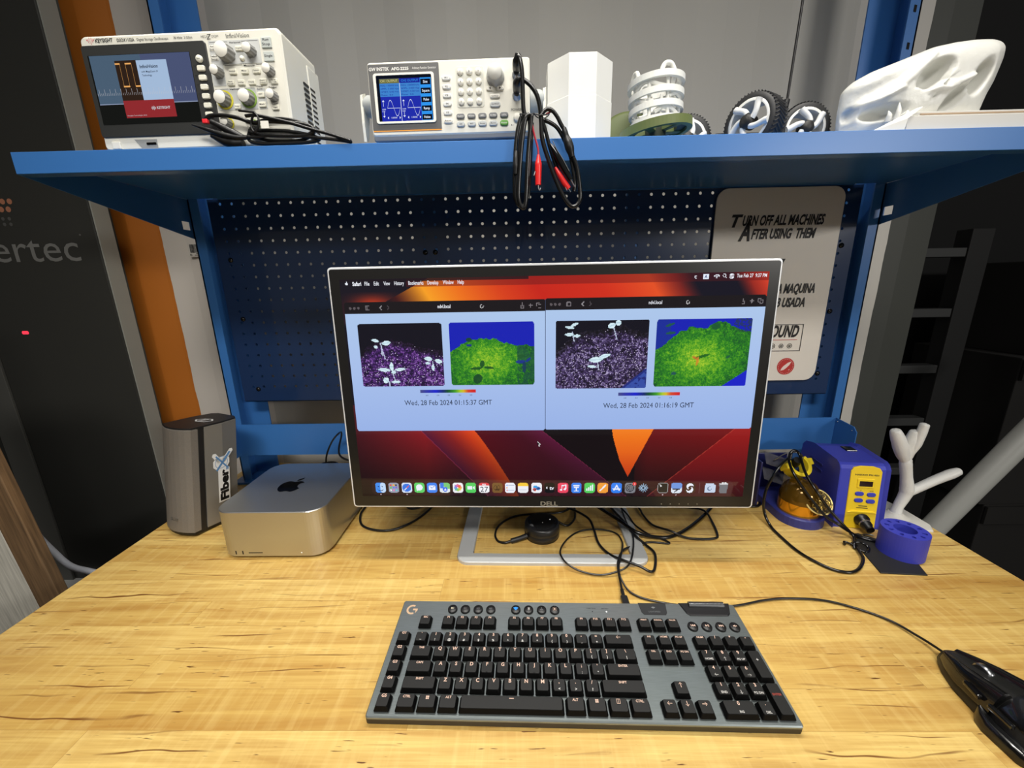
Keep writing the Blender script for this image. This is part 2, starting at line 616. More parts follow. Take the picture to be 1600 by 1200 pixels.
# ================================================================== pegboard
peg = thing('pegboard', 'dark blue perforated steel panel between the posts behind the monitor', 'pegboard', (0.03, 0.905, 0.2))
P = 0.02567
X0, Z0 = -0.6391, 0.2491
NX, NZ = 53, 17
mb = MB()
def cell(cx, cz, hole, pw=P, ph=0.0254):
    c = [(cx - pw / 2, cz - ph / 2), (cx + pw / 2, cz - ph / 2), (cx + pw / 2, cz + ph / 2), (cx - pw / 2, cz + ph / 2)]
    yf, yb = 0.905, 0.9065
    if not hole:
        mb.add([(a, yf, b_) for a, b_ in c], [(0, 1, 2, 3)])
        mb.add([(a, yb, b_) for a, b_ in c], [(3, 2, 1, 0)])
        return
    r = 0.0031
    nseg = 12
    circ = [(cx + r * math.cos(R(225) + 2 * PI * i / nseg), cz + r * math.sin(R(225) + 2 * PI * i / nseg)) for i in range(nseg)]
    V = [(a, yf, b_) for a, b_ in c] + [(a, yf, b_) for a, b_ in circ] + [(a, yb, b_) for a, b_ in c] + [(a, yb, b_) for a, b_ in circ]
    F = []
    for s in range(4):
        s2 = (s + 1) % 4
        idx = [4 + (s * 3 + j) % nseg for j in range(4)]
        F.append((s, s2) + tuple(idx[::-1]))
        F.append(tuple(16 + i for i in ((s, s2) + tuple(idx[::-1]))[::-1]))
    for i in range(nseg):
        j = (i + 1) % nseg
        F.append((4 + i, 4 + j, 20 + j, 20 + i))
    mb.add(V, F)
stiff = (16.5, 34.9)
for i in range(NX):
    for j in range(NZ):
        cell(X0 + i * P, Z0 + j * 0.0254, True)
mb.box(X0 - P / 2, X0 + (NX - 0.5) * P, 0.905, 0.9065, Z0 + (NZ - 0.5) * 0.0254 - 0.0001, 0.6655) if Z0 + (NZ - 0.5) * 0.0254 < 0.6655 else None
zt = 0.6655
zb = Z0 - 0.0127
xl, xr = X0 - P / 2, X0 + (NX - 0.5) * P
for (a, b_, c, d) in ((-0.666, xl, 0.212, zt), (xr, 0.725, 0.212, zt), (xl, xr, 0.212, zb)):
    mb.box(a, b_, 0.905, 0.9065, c, d)
mb.box(-0.664, 0.723, 0.905, 0.93, 0.212, 0.2135)
mb.build('perforated_sheet', mat('pegboard_navy', (28, 50, 88), 0.2, coat=0.35), peg, world=True)
for cx in (X0 + 17.4 * P, X0 + 34.9 * P):
    MB().box(cx - 0.024, cx + 0.024, 0.907, 0.93, 0.214, 0.73).build('rear_stiffener', NAVY, peg, world=True)
for (cx, cz) in ((-0.6375, 0.540), (-0.634, 0.410), (-0.628, 0.243), (0.700, 0.545), (0.700, 0.405), (0.697, 0.262), (-0.202, 0.548), (-0.180, 0.548)):
    MB().lathe([(0.0055, 0), (0.0055, 0.0012), (0.003, 0.0035), (0.0, 0.004)], 12, 0, T(cx, 0.905, cz) @ RX(90)).build('bolt', GLOSSBLACK, peg, world=True)

# ================================================================== wall sign
sign = thing('wall_sign', 'white rounded notice board TURN OFF ALL MACHINES hung on the pegboard', 'sign', (0.553, 0.895, 0.248), (0, 0, 0))
SY = 0.8955
mb = MB().slab(rrect(0.266, 0.414, 0.024, 6), 0, 0.003, 0, 0.0006, T(0.553, 0.9005, 0.455) @ FRONT)
mb.build('board', mat('notice_board_white', (226, 220, 210), 0.5), sign, world=True)
SF = lambda x_, z_: T(x_, SY + 0.0014, z_) @ FRONT
mb = MB()
kw = dict(bold=0.038, shear=0.30)
mb.text('T', 0.034, SF(0.4665, 0.586), 0, **kw)
mb.text('URN OFF ALL MACHINES', 0.0275, SF(0.5645, 0.5885), 0, width=0.172, **kw)
mb.text('A', 0.052, SF(0.485, 0.5585), 0, xs=0.6, **kw)
mb.text('FTER USING  THEM', 0.0275, SF(0.568, 0.5615), 0, width=0.136, **kw)
mb.build('english_notice', [mat('sign_black', (24, 20, 20), 0.6)], sign, world=True)
mb = MB()
mb.text('7', 0.0275, SF(0.580, 0.4995), 0, 'R', xs=0.6, **kw)
mb.text('A MAQUINA', 0.0275, SF(0.653, 0.447), 0, 'R', width=0.083, **kw)
mb.text('B USADA', 0.0275, SF(0.636, 0.417), 0, 'R', width=0.0635, **kw)
mb.build('spanish_notice', [MATS['sign_black']], sign, world=True)
mb = MB()
mb.text('ROUND', 0.036, SF(0.6335, 0.350), 0, 'R', width=0.076, **kw)
def bar(x0, x1, z0, z1, m=0):
    mb.add([(x0, SY + 0.0013, z0), (x1, SY + 0.0013, z0), (x1, SY + 0.0013, z1), (x0, SY + 0.0013, z1)], [(0, 1, 2, 3)], m)
for q in ((0.46, 0.642, 0.3765, 0.378), (0.46, 0.642, 0.317, 0.3185), (0.6405, 0.642, 0.317, 0.378)):
    bar(*q)
bar(0.50, 0.632, 0.3425, 0.3437, 1)
for cx in (0.579, 0.598, 0.617):
    mb.ring(0.0045, 0.0056, 0, 0.0002, 6 if cx == 0.598 else 16, 0, SF(cx, 0.329))
    mb.ring(0.0012, 0.0028, 0, 0.0002, 6, 0, SF(cx, 0.329))
mb.build('maker_box', [MATS['sign_black'], mat('sign_red', (186, 48, 44), 0.6)], sign, world=True)
mb = MB().flat(circle(0.0196, 40), 0, 0, SF(0.6155, 0.2815))
rk = [(-0.010, -0.010), (-0.008, -0.004), (-0.004, 0.001), (0.004, 0.008), (0.0125, 0.0115), (0.009, 0.003), (0.002, -0.0045), (-0.003, -0.0085)]
mb.flat(rk, 0.0003, 1, SF(0.6145, 0.2815))
mb.flat([(0.007, -0.008), (0.0105, -0.0065), (0.008, -0.0095)], 0.0003, 1, SF(0.6155, 0.2815))
for k in range(26):
    a = 2 * PI * k / 26
    mb.flat(rrect(0.0016, 0.0009, 0.0003, 1), 0.0003, 1, SF(0.6155, 0.2815) @ RZ(math.degrees(a) + 90) @ T(0, -0.0166, 0))
mb.build('rocket_badge', [MATS['sign_red'], mat('badge_white', (235, 215, 208), 0.6)], sign, world=True)

# ================================================================== left machine and boards
GLASS = mat('machine_glass_reflection', (56, 56, 53), 0.2, spec=0.5)  # grey base colour stands in for the room reflected in dark glass
mach = thing('printing_machine', 'tall dark glass fronted machine at the left wall with pale lettering', 'machine', (-1.5, 1.0, -0.95))
MB().box(-2.2, -0.974, 0.952, 0.992, -0.331, 2.0, 0, 0.003).build('door_glass', GLASS, mach, world=True)
MB().box(-0.974, -0.971, 0.954, 0.992, -0.331, 2.0).build('side_panel', mat('machine_side_grey', (150, 150, 142), 0.5), mach, world=True)
MB().box(-1.365, -1.300, 0.946, 0.952, -0.331, 0.62, 0, 0.001).build('door_stile', mat('machine_grey', (92, 92, 88), 0.4), mach, world=True)
MB().box(-2.2, -0.95, 0.90, 1.04, -0.95, -0.331, 0, 0.006).build('plinth', mat('machine_white', (214, 216, 214), 0.4), mach, world=True)
mb = MB()
mb.text('ertec', 0.088, T(-1.232, 0.9515, 0.549) @ FRONT, 0, 'L', width=0.208)
mb.ring(0.0012, 0.002, 0, 0.0003, 10, 0, T(-1.012, 0.9515, 0.606) @ FRONT)
mb.build('lettering', mat('logo_grey', (120, 120, 117), 0.5), mach, world=True)
mb = MB()
for (ii, jj) in [(0, 3), (1, 3), (0, 2), (1, 2), (2, 2), (0, 1), (1, 1), (2, 1), (3, 1), (0, 0), (1, 0), (2, 0), (3, 0)]:
    mb.flat(circle(0.0062, 12), 0, 0, T(-1.212 + ii * 0.0165 + (jj % 2) * 0.008, 0.9515, 0.664 + jj * 0.0165) @ FRONT)
mb.build('logo_dots', mat('logo_orange', (176, 118, 90), 0.5), mach, world=True)
mb = MB()
for ii in range(4):
    for jj in range(2):
        mb.flat(circle(0.004, 10), 0, 0, T(-1.212 + ii * 0.015, 0.9515, 0.632 + jj * 0.012) @ FRONT)
mb.build('logo_grey_dots', mat('logo_grey_dim', (84, 84, 82), 0.5), mach, world=True)
MB().flat(rrect(0.017, 0.008, 0.003), 0, 0, T(-1.215, 0.9515, 0.383) @ FRONT).build('status_lamp', glow('red_led', (255, 60, 80), 1.3), mach, world=True)

def plank(name, label, x0, x1, m, lean, y=0.6):
    mb = MB().box(0, x1 - x0, 0, 0.018, -1.0, 0.42, 0, 0.002)
    o = mb.build(name, m)
    o.location = (x0, y, 0.05)
    o.rotation_euler = (0, R(lean), 0)
    return tag(o, label, 'board')
plank('wooden_board', 'brown streaky wooden board standing upright left of the bench', -0.926, -0.878, mat('brown_board', (108, 84, 58), 0.6, noise=0.35, nscale=30, stretch=(8, 8, 0.4)), -6.5)
plank('wooden_board', 'weathered grey wooden board outermost at the left edge of the bench', -1.15, -0.930, mat('grey_board', (190, 186, 174), 0.7, noise=0.25, nscale=24, stretch=(10, 10, 0.5)), -6.5, 0.603)
cable('hose', 'pale grey hose drooping between the brown board and the bench', [(-1.06, 0.72, 0.05), (-1.022, 0.71, -0.014), (-0.985, 0.70, -0.05), (-0.945, 0.69, -0.078), (-0.906, 0.69, -0.092), (-0.86, 0.69, -0.105), (-0.80, 0.70, -0.16)], 0.006, mat('hose_grey', (176, 180, 190), 0.4), 'hose')

# ================================================================== right background
lad = thing('ladder', 'dark step ladder stored in shadow beyond the right post', 'ladder', (1.12, 1.35, -0.95))
LB = mat('ladder_black', (5, 5, 5), 0.7)  # ladder tones darkened further, missing light put into the colour
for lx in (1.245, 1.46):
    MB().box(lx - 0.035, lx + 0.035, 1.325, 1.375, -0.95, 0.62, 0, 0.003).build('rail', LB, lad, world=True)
for k, zz in enumerate((0.55, 0.36, 0.17, -0.02, -0.21)):
    MB().box(1.28, 1.43, 1.33, 1.37, zz - 0.014, zz + 0.014, 0, 0.002).build('rung', mat('rung_grey', (50, 51, 51), 0.6), lad, world=True)
mb = MB().add([(1.224, 1.3242, -0.10), (1.266, 1.3242, -0.10), (1.266, 1.3242, 0.19), (1.224, 1.3242, 0.19)], [(0, 1, 2, 3)], 0)
mb.text('LADDERS', 0.026, T(1.255, 1.3237, 0.03) @ FRONT @ RZ(90), 1, 'C', bold=0.02, width=0.15)
for zz in (0.185, 0.178):
    mb.add([(1.224, 1.3237, zz), (1.266, 1.3237, zz), (1.266, 1.3237, zz + 0.003), (1.224, 1.3237, zz + 0.003)], [(0, 1, 2, 3)], 1)
mb.build('warning_label', [GLOSSBLACK, mat('label_yellow', (206, 176, 40), 0.5)], lad, world=True)
CARD = mat('unlit_carton', (25, 23, 21), 0.9)  # carton brown darkened to paint in the lack of light
def carton(label, x0, x1, y0, y1, z0, z1):
    t = thing('carton', label, 'box', ((x0 + x1) / 2, (y0 + y1) / 2, z0), group='cartons stacked in the dark at the right')
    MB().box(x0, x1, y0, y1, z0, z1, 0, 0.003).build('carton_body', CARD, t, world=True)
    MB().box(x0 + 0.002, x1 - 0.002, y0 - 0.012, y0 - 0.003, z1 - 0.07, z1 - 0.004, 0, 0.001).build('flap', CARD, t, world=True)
carton('dim brown carton standing at the bottom of the dark stack on the right', 1.62, 2.2, 1.25, 1.6, -0.95, -0.30)
carton('dim brown carton in the middle of the dark stack on the right', 1.60, 2.2, 1.25, 1.6, -0.30, 0.22)
carton('dim brown carton topmost of the dark stack on the right', 1.66, 2.2, 1.25, 1.6, 0.22, 0.52)
pole = MB().tube([(1.50, 1.0, 0.29), (1.338, 1.0, 0.045), (1.18, 1.0, -0.205), (0.95, 1.0, -0.57), (0.73, 1.0, -0.92)], 0.027, 20, sub=2)
tag(pole.build('pipe', mat('pale_pipe', (176, 176, 170), 0.4), origin=(0.73, 1.0, -0.92)), 'pale grey pipe leaning diagonally behind the right end of the bench', 'pipe')
# ================================================================== monitor
mon = thing('monitor', 'wide computer monitor with thin silver edge showing two browser windows', 'monitor', (0.048, 0.62, 0), (0, 0, R(-1.2)))
SILVER = mat('silver_plastic', (226, 228, 230), 0.35, metal=0.2)
BEZ = mat('bezel_black', (24, 23, 22), 0.3)
MW, MH = 0.666, 0.394
# panel frame: origin at the centre of the lower front edge, tilted back
PM = T(0.0, -0.0315, 0.1115) @ RX(-1.6)
mb = MB()
mb.slab(rrect(MW, MH, 0.006, 4, 0, MH / 2), -0.018, 0.0, 0, 0.0012, PM @ FRONT)
mb.build('silver_edge', SILVER, mon)
mb = MB().slab(rrect(MW - 0.006, MH - 0.006, 0.004, 4, 0, MH / 2), 0.0, 0.0006, 0, 0, PM @ FRONT)
bz = mb.build('bezel', BEZ, mon)
mb = MB()
mb.text('DELL', 0.0105, PM @ FRONT @ T(0.0, 0.0045, 0.0009), 0, 'C', bold=0.02, xs=1.25)
mb.build('maker_name', mat('bezel_letter', (140, 134, 120), 0.4), bz)
mb = MB()
for k in range(5):
    mb.flat(circle(0.0009, 8), 0.0009, 0, PM @ FRONT @ T(0.185 + k * 0.0145, 0.008, 0))
mb.build('button_marks', MATS['bezel_letter'], bz)
# rear bulge and neck
mb = MB().box(-0.20, 0.20, 0.015, 0.052, 0.05, 0.33, 0, 0.015, 3, PM)
mb.build('rear_housing', SILVER, mon)
MB().box(-0.050, 0.050, 0.150, 0.166, 0.006, 0.24, 0, 0.004).box(-0.045, 0.045, 0.03, 0.152, 0.21, 0.24, 0, 0.004).build('neck', mat('neck_grey', (70, 70, 76), 0.5), mon)

# base: open rectangular loop
BASEM = mat('base_aluminium', (186, 188, 188), 0.5, metal=0.25)
outer = rrect(0.339, 0.230, 0.022, 6, 0.006, 0.080)
inner = rrect(0.282, 0.176, 0.003, 6, 0.006, 0.077)
mb = MB()
n = len(outer)
V = []
for (pts, z) in ((inner, 0.0), (outer, 0.0), (outer, 0.0055), (inset(outer, 0.0012), 0.007), (inset(inner, -0.0012), 0.007), (inner, 0.0055)):
    V += [(p[0], p[1], z) for p in pts]
F = []
for k in range(6):
    k2 = (k + 1) % 6
    for i in range(n):
        j = (i + 1) % n
        F.append((k * n + i, k * n + j, k2 * n + j, k2 * n + i))
mb.add(V, F)
mb.build('stand_base', BASEM, mon)

# ------------------------------------------------------------------ what the screen shows
GW, GH = 620, 349
yy_, xx_ = np.mgrid[0:GH, 0:GW]
U = (xx_ + 0.5) / GW
Vv = (yy_ + 0.5) / GH
img = np.zeros((GH, GW, 3))
ASP = GW / GH
def C(*c): return np.array(c, float) / 255.0
def put(mask, c, a=1.0):
    if np.ndim(a) == 0:
        img[mask] = img[mask] * (1 - a) + C(*c) * a
    else:
        aa = a[mask][:, None]
        img[mask] = img[mask] * (1 - aa) + C(*c) * aa
def poly(pts):
    m_ = np.zeros(U.shape, bool)
    k = len(pts)
    for i in range(k):
        x1, y1 = pts[i]; x2, y2 = pts[(i + 1) % k]
        if abs(y1 - y2) < 1e-9: continue
        c = ((y1 > Vv) != (y2 > Vv)) & (U < (x2 - x1) * (Vv - y1) / (y2 - y1) + x1)
        m_ ^= c
    return m_
def rr(u0, u1, v0, v1, r=0.0):
    m_ = (U >= u0) & (U <= u1) & (Vv >= v0) & (Vv <= v1)
    if r > 0:
        rx, ry = r, r * ASP
        cu = np.clip(U, u0 + rx, u1 - rx); cv = np.clip(Vv, v0 + ry, v1 - ry)
        m_ &= ((U - cu) / rx) ** 2 + ((Vv - cv) / ry) ** 2 <= 1.0
    return m_
def disc(cu, cv, r):
    return ((U - cu) / r) ** 2 + ((Vv - cv) / (r * ASP)) ** 2 <= 1
def seg(u0, v0, u1, v1, w):
    dx, dy = u1 - u0, (v1 - v0) / ASP
    L2 = dx * dx + dy * dy + 1e-12
    t = np.clip(((U - u0) * dx + (Vv - v0) / ASP * dy) / L2, 0, 1)
    return ((U - u0 - t * dx) ** 2 + ((Vv - v0) / ASP - t * dy) ** 2) <= w * w
def lerpc(stops, q):
    xs_ = [s[0] for s in stops]
    return np.stack([np.interp(q, xs_, [s[1][k] / 255.0 for s in stops]) for k in range(3)], -1)
def smoothn(shape, sc):
    h_, w_ = shape
    gh, gw = int(h_ / sc) + 3, int(w_ / sc) + 3
    g = rng.random((gh, gw))
    yy = np.arange(h_) / sc; xx = np.arange(w_) / sc
    y0 = yy.astype(int); x0 = xx.astype(int)
    fy = (yy - y0)[:, None]; fx = (xx - x0)[None]
    return (g[y0][:, x0] * (1 - fy) * (1 - fx) + g[y0 + 1][:, x0] * fy * (1 - fx) + g[y0][:, x0 + 1] * (1 - fy) * fx + g[y0 + 1][:, x0 + 1] * fy * fx)

# wallpaper, upper band
topc = lerpc([(0.0, (14, 10, 24)), (0.09, (24, 10, 22)), (0.12, (60, 16, 16)), (0.2, (246, 158, 30)), (0.28, (236, 112, 20)), (0.38, (214, 62, 18)), (0.47, (196, 32, 16)), (0.62, (206, 42, 18)), (0.74, (226, 78, 30)), (0.80, (120, 30, 24)), (0.84, (10, 8, 26)), (0.93, (10, 8, 26)), (0.965, (150, 36, 24)), (1.0, (206, 60, 36))], U + (0.045 - Vv) * 0.35)
img[:] = topc
put((Vv < 0.6) & (U < 0.107 + (0.094 - Vv) * 1.13) & (U < 0.32), (16, 10, 24))
g = np.clip((Vv - 0.05) / 0.05, 0, 1) * np.exp(-((U - 0.075) / 0.05) ** 2) * (U < 0.107 + (0.094 - Vv) * 1.13)
put(g > 0.02, (190, 56, 24), g)
put((Vv < 0.033) & (U > 0.16), (96, 14, 18), 0.45)
put((Vv < 0.012) & (U < 0.45), (20, 8, 18), 0.75)
# wallpaper, lower band
low = Vv > 0.55
t = (Vv - 0.66) / 0.34
base = lerpc([(0.0, (70, 14, 24)), (0.18, (140, 22, 30)), (0.30, (90, 16, 40)), (0.5, (62, 6, 22)), (0.66, (26, 4, 10)), (0.75, (110, 14, 18)), (0.95, (120, 14, 16)), (1.0, (120, 14, 16))], U)
base = base * (1 - 0.8 * np.clip(t, 0, 1))[..., None]
img[low] = base[low]
e1 = 0.1724 + 0.13 * ((Vv - 0.677) / 0.249) ** 1.2 if False else 0.1724 + 0.1281 * np.clip((Vv - 0.677) / 0.249, 0, 1.3)
e2 = 0.3092 + 0.0883 * np.clip((Vv - 0.6758) / 0.251, 0, 1.4) ** 0.9
m_ = low & (U > e1) & (U < e2)
q = np.clip((U - e1) / (e2 - e1 + 1e-6), 0, 1)
cc = lerpc([(0, (86, 18, 52)), (0.45, (140, 30, 30)), (0.8, (206, 58, 20)), (1, (226, 78, 22))], q) * (1 - 0.5 * np.clip(t, 0, 1))[..., None]
img[m_] = cc[m_]
put(low & (np.abs(U - e1) < 0.0016), (170, 60, 90), 0.35)
e3 = 0.4804 + 0.168 * np.clip((Vv - 0.6733) / 0.2468, 0, 1.4)
m_ = low & (U > e2) & (U < e3)
cc = lerpc([(0, (84, 4, 18)), (0.6, (70, 6, 26)), (1, (92, 16, 56))], np.clip((U - e2) / (e3 - e2 + 1e-6), 0, 1)) * (1 - 0.5 * np.clip(t, 0, 1))[..., None]
img[m_] = cc[m_]
put(low & (np.abs(U - e3) < 0.0015), (150, 50, 80), 0.55)
put(low & (U > e3) & (U < 0.72), (12, 2, 5))
pet = poly([(0.657, 0.66), (0.660, 0.70), (0.667, 0.745), (0.680, 0.82), (0.7026, 0.90), (0.7594, 0.6778), (0.764, 0.66)])
cc = lerpc([(0.66, (244, 128, 24)), (0.78, (226, 98, 20)), (0.9, (190, 56, 16))], Vv)
m_ = pet & low
img[m_] = cc[m_]
e4 = 0.9546 - 0.1505 * (Vv - 0.681) / 0.24
m_ = low & (U > e4)
cc = lerpc([(0.66, (156, 24, 22)), (0.85, (104, 12, 16)), (1.0, (52, 6, 12))], Vv)
img[m_] = cc[m_]
put(low & (np.abs(U - e4) < 0.0014), (210, 80, 60), 0.5)

# two browser windows
wins = ((0.0055, 0.4887, 0.094, 0.6725), (0.4891, 0.9995, 0.0925, 0.670))
for (a, b_, c, d) in wins:
    m_ = rr(a, b_, c, d, 0.005)
    page = lerpc([(0.14, (172, 198, 234)), (0.40, (166, 190, 234)), (0.67, (152, 178, 230))], Vv)
    img[m_] = page[m_]
    put(m_ & (Vv < c + 0.0485), (18, 12, 16))
put((np.abs(U - 0.4889) < 0.0009) & (Vv > 0.094) & (Vv < 0.67), (60, 70, 100), 0.8)
for (x0, top, s) in ((0.0192, 0.1195, 0), (0.5027, 0.117, 1)):
    for k in range(3):
        put(disc(x0 + 0.0101 * k, top, 0.0032), (92, 84, 88))
    q0 = x0 + 0.042
    put(rr(q0 - 0.0055, q0 + 0.0055, top - 0.010, top + 0.010, 0.002), (120, 114, 118)); put(rr(q0 - 0.0035, q0 + 0.0042, top - 0.0065, top + 0.0065), (26, 20, 26)); put(rr(q0 - 0.0016, q0 - 0.0004, top - 0.0065, top + 0.0065), (120, 114, 118))
    for (cx, dr, cl) in ((x0 + 0.0745, 1, (150, 146, 150)), (x0 + 0.093, -1, (70, 64, 68))):
        put(seg(cx + 0.002 * dr, top - 0.008, cx - 0.002 * dr, top, 0.0011) | seg(cx - 0.002 * dr, top, cx + 0.002 * dr, top + 0.008, 0.0011), cl)
    put(rr(x0 + 0.131, x0 + 0.330, top - 0.012, top + 0.016, 0.004), (18, 12, 16))
    cx = x0 + 0.319
    put(disc(cx, top, 0.0046) & ~disc(cx, top, 0.0030), (190, 188, 190)); put(rr(cx + 0.001, cx + 0.005, top - 0.009, top - 0.003), (26, 20, 26))
    off = 0.4158 if s == 0 else 0.4455
    cx = x0 + off
    put(rr(cx - 0.0038, cx + 0.0038, top - 0.003, top + 0.011) & ~rr(cx - 0.0024, cx + 0.0024, top - 0.001, top + 0.0085), (130, 124, 128)); put(seg(cx, top - 0.011, cx, top + 0.003, 0.0009), (130, 124, 128))
    cx += 0.0195
    put(seg(cx - 0.004, top, cx + 0.004, top, 0.0009) | seg(cx, top - 0.007, cx, top + 0.007, 0.0009), (130, 124, 128))
    cx += 0.0195
    for dd in (-0.0018, 0.0018):
        put(rr(cx - 0.004 + dd, cx + 0.004 + dd, top - 0.008 + dd * 1.7, top + 0.008 + dd * 1.7, 0.001) & ~rr(cx - 0.0028 + dd, cx + 0.0028 + dd, top - 0.006 + dd * 1.7, top + 0.006 + dd * 1.7), (130, 124, 128))

def soil(u0, u1, v0, v1, mound, cols, white, seedlings, blueband=None):
    m_ = rr(u0, u1, v0, v1, 0.006)
    su = (U - u0) / (u1 - u0); sv = (Vv - v0) / (v1 - v0)
    put(m_, (6, 4, 20))
    edge = np.interp(su, [p[0] for p in mound], [p[1] for p in mound]) + 0.05 * (smoothn(U.shape, 5) - 0.5)
    g_ = m_ & (sv > edge)
    n1 = smoothn(U.shape, 1.7); n2 = smoothn(U.shape, 4.0); n0 = rng.random(U.shape)
    q_ = np.clip(0.5 * n1 + 0.35 * n2 + 0.35 * n0 - 0.12, 0, 1)
    cc_ = lerpc(cols, q_)
    fade = np.clip((sv - edge) / 0.12, 0.35, 1)[..., None]
    cc_ = cc_ * fade
    img[g_] = cc_[g_]
    sp_ = g_ & (rng.random(U.shape) < white * np.clip((sv - edge) * 3, 0.15, 1))
    put(sp_, (226, 214, 246), 0.85)
    if blueband:
        put(m_ & (sv > blueband[0] - blueband[1] * (su - 0.72)) & (su > 0.72), (28, 40, 120)); put(m_ & (sv > blueband[0] + 0.04 - blueband[1] * (su - 0.72)) & (su > 0.76) & (n2 > 0.4), (60, 90, 180), 0.7)
    for (cx, cy, leaves, stem) in seedlings:
        for q in stem:
            put(m_ & seg(u0 + (u1 - u0) * cx, v0 + (v1 - v0) * cy, u0 + (u1 - u0) * q[0], v0 + (v1 - v0) * q[1], 0.0011), (186, 196, 220))
        for (dx, dy, lx, ly, an) in leaves:
            ca, sa = math.cos(R(an)), math.sin(R(an))
            xa = (su - cx - dx) * 1.33; ya = (sv - cy - dy)
            xr_ = xa * ca + ya * sa; yr_ = -xa * sa + ya * ca
            lf = m_ & ((np.abs(xr_) / lx) ** 1.6 + (np.abs(yr_) / ly) ** 1.4 < 0.78)
            put(lf, (214, 238, 246))
            put(lf & (np.abs(yr_) < ly * 0.16), (170, 200, 214), 0.7)
PURP = [(0, (12, 6, 26)), (0.38, (34, 14, 58)), (0.55, (70, 34, 104)), (0.72, (124, 74, 160)), (1, (206, 176, 232))]
soil(0.0315, 0.2390, 0.1875, 0.4637, [(0, 0.5), (0.05, 0.42), (0.1, 0.36), (0.25, 0.28), (0.4, 0.25), (0.6, 0.3), (0.8, 0.40), (1, 0.43)], PURP, 0.035,
     [(0.26, 0.30, [(-0.06, -0.04, 0.075, 0.03, 12), (0.07, 0.0, 0.085, 0.045, -8), (-0.06, 0.06, 0.04, 0.03, 20)], [(0.27, 0.5), (0.30, 0.55)]),
      (0.37, 0.74, [(0.0, -0.06, 0.04, 0.085, 0), (-0.09, -0.01, 0.12, 0.035, 5), (0.10, -0.015, 0.11, 0.03, -6), (0.02, 0.03, 0.05, 0.03, 0)], [(0.40, 0.9)]),
      (0.33, 0.92, [(-0.04, -0.02, 0.06, 0.06, 40), (0.08, 0.01, 0.09, 0.03, 0)], [(0.33, 1.0)]),
      (0.87, 0.60, [(-0.05, -0.04, 0.08, 0.04, 8), (0.07, 0.0, 0.075, 0.04, 18), (0.0, 0.10, 0.03, 0.06, 0), (-0.06, 0.03, 0.05, 0.025, 0)], [(0.88, 0.75)])])
GREYP = [(0, (10, 6, 18)), (0.38, (28, 18, 44)), (0.55, (62, 46, 88)), (0.72, (116, 100, 150)), (1, (220, 214, 240))]
soil(0.5141, 0.7362, 0.1855, 0.4815, [(0, 0.44), (0.1, 0.33), (0.25, 0.19), (0.35, 0.14), (0.6, 0.12), (0.72, 0.07), (0.8, 0.12), (0.92, 0.18), (1, 0.17)], GREYP, 0.05,
     [(0.18, 0.16, [(-0.03, -0.06, 0.08, 0.025, 10), (0.02, -0.10, 0.08, 0.025, -25), (-0.03, 0.04, 0.08, 0.03, 0), (0.05, 0.06, 0.06, 0.025, 0)], [(0.20, 0.3)]),
      (0.62, 0.10, [(-0.02, -0.02, 0.07, 0.05, -20), (0.05, -0.06, 0.05, 0.05, 0)], [(0.66, 0.28)]),
      (0.46, 0.55, [(-0.02, 0.02, 0.12, 0.05, -4), (0.07, -0.03, 0.11, 0.035, -16), (-0.06, 0.12, 0.08, 0.025, 5)], [(0.47, 0.72)])], (1.0, 1.1))

NDVI = [(0.0, (8, 30, 60)), (0.22, (14, 74, 34)), (0.45, (40, 128, 26)), (0.65, (104, 172, 30)), (0.85, (176, 206, 48)), (1.0, (226, 216, 70))]
def ndvi(u0, u1, v0, v1, mound, bright, seeds, corner=False):
    m_ = rr(u0, u1, v0, v1, 0.006)
    su = (U - u0) / (u1 - u0); sv = (Vv - v0) / (v1 - v0)
    put(m_, (14, 26, 176))
    edge = np.interp(su, [p[0] for p in mound], [p[1] for p in mound]) + 0.06 * (smoothn(U.shape, 5) - 0.5)
    g_ = m_ & (sv > edge)
    n1 = smoothn(U.shape, 1.8); n2 = smoothn(U.shape, 5.0); n0 = rng.random(U.shape)
    glow_ = np.exp(-(((su - bright[0]) / bright[2]) ** 2 + ((sv - bright[1]) / bright[3]) ** 2))
    q_ = np.clip(0.16 + 0.36 * glow_ + 0.55 * (0.45 * n1 + 0.3 * n2 + 0.35 * n0 - 0.22), 0, 1)
    cc_ = lerpc(NDVI, q_)
    img[g_] = cc_[g_]
    if corner:
        put(m_ & (sv > 1.02 - 0.95 * (su - 0.72)) & (su > 0.6), (16, 28, 196))
        put(m_ & (((su - 0.93) / 0.12) ** 2 + ((sv - 0.08) / 0.12) ** 2 < 1) & (n1 > 0.45), (40, 60, 60), 0.6)
        put(m_ & (((su - 0.06) / 0.10) ** 2 + ((sv - 0.3) / 0.4) ** 2 < 1) & (sv < edge), (20, 50, 130), 0.6)
    else:
        put(g_ & (su > 0.8) & (n2 > 0.35), (14, 60, 70), 0.5)
    for (cx, cy, lx, ly, an, c_) in seeds:
        ca, sa = math.cos(R(an)), math.sin(R(an))
        xa = (su - cx) * 1.33; ya = sv - cy
        put(m_ & (((xa * ca + ya * sa) / lx) ** 2 + ((-xa * sa + ya * ca) / ly) ** 2 < 1), c_, 0.85)
DG = (16, 70, 30)
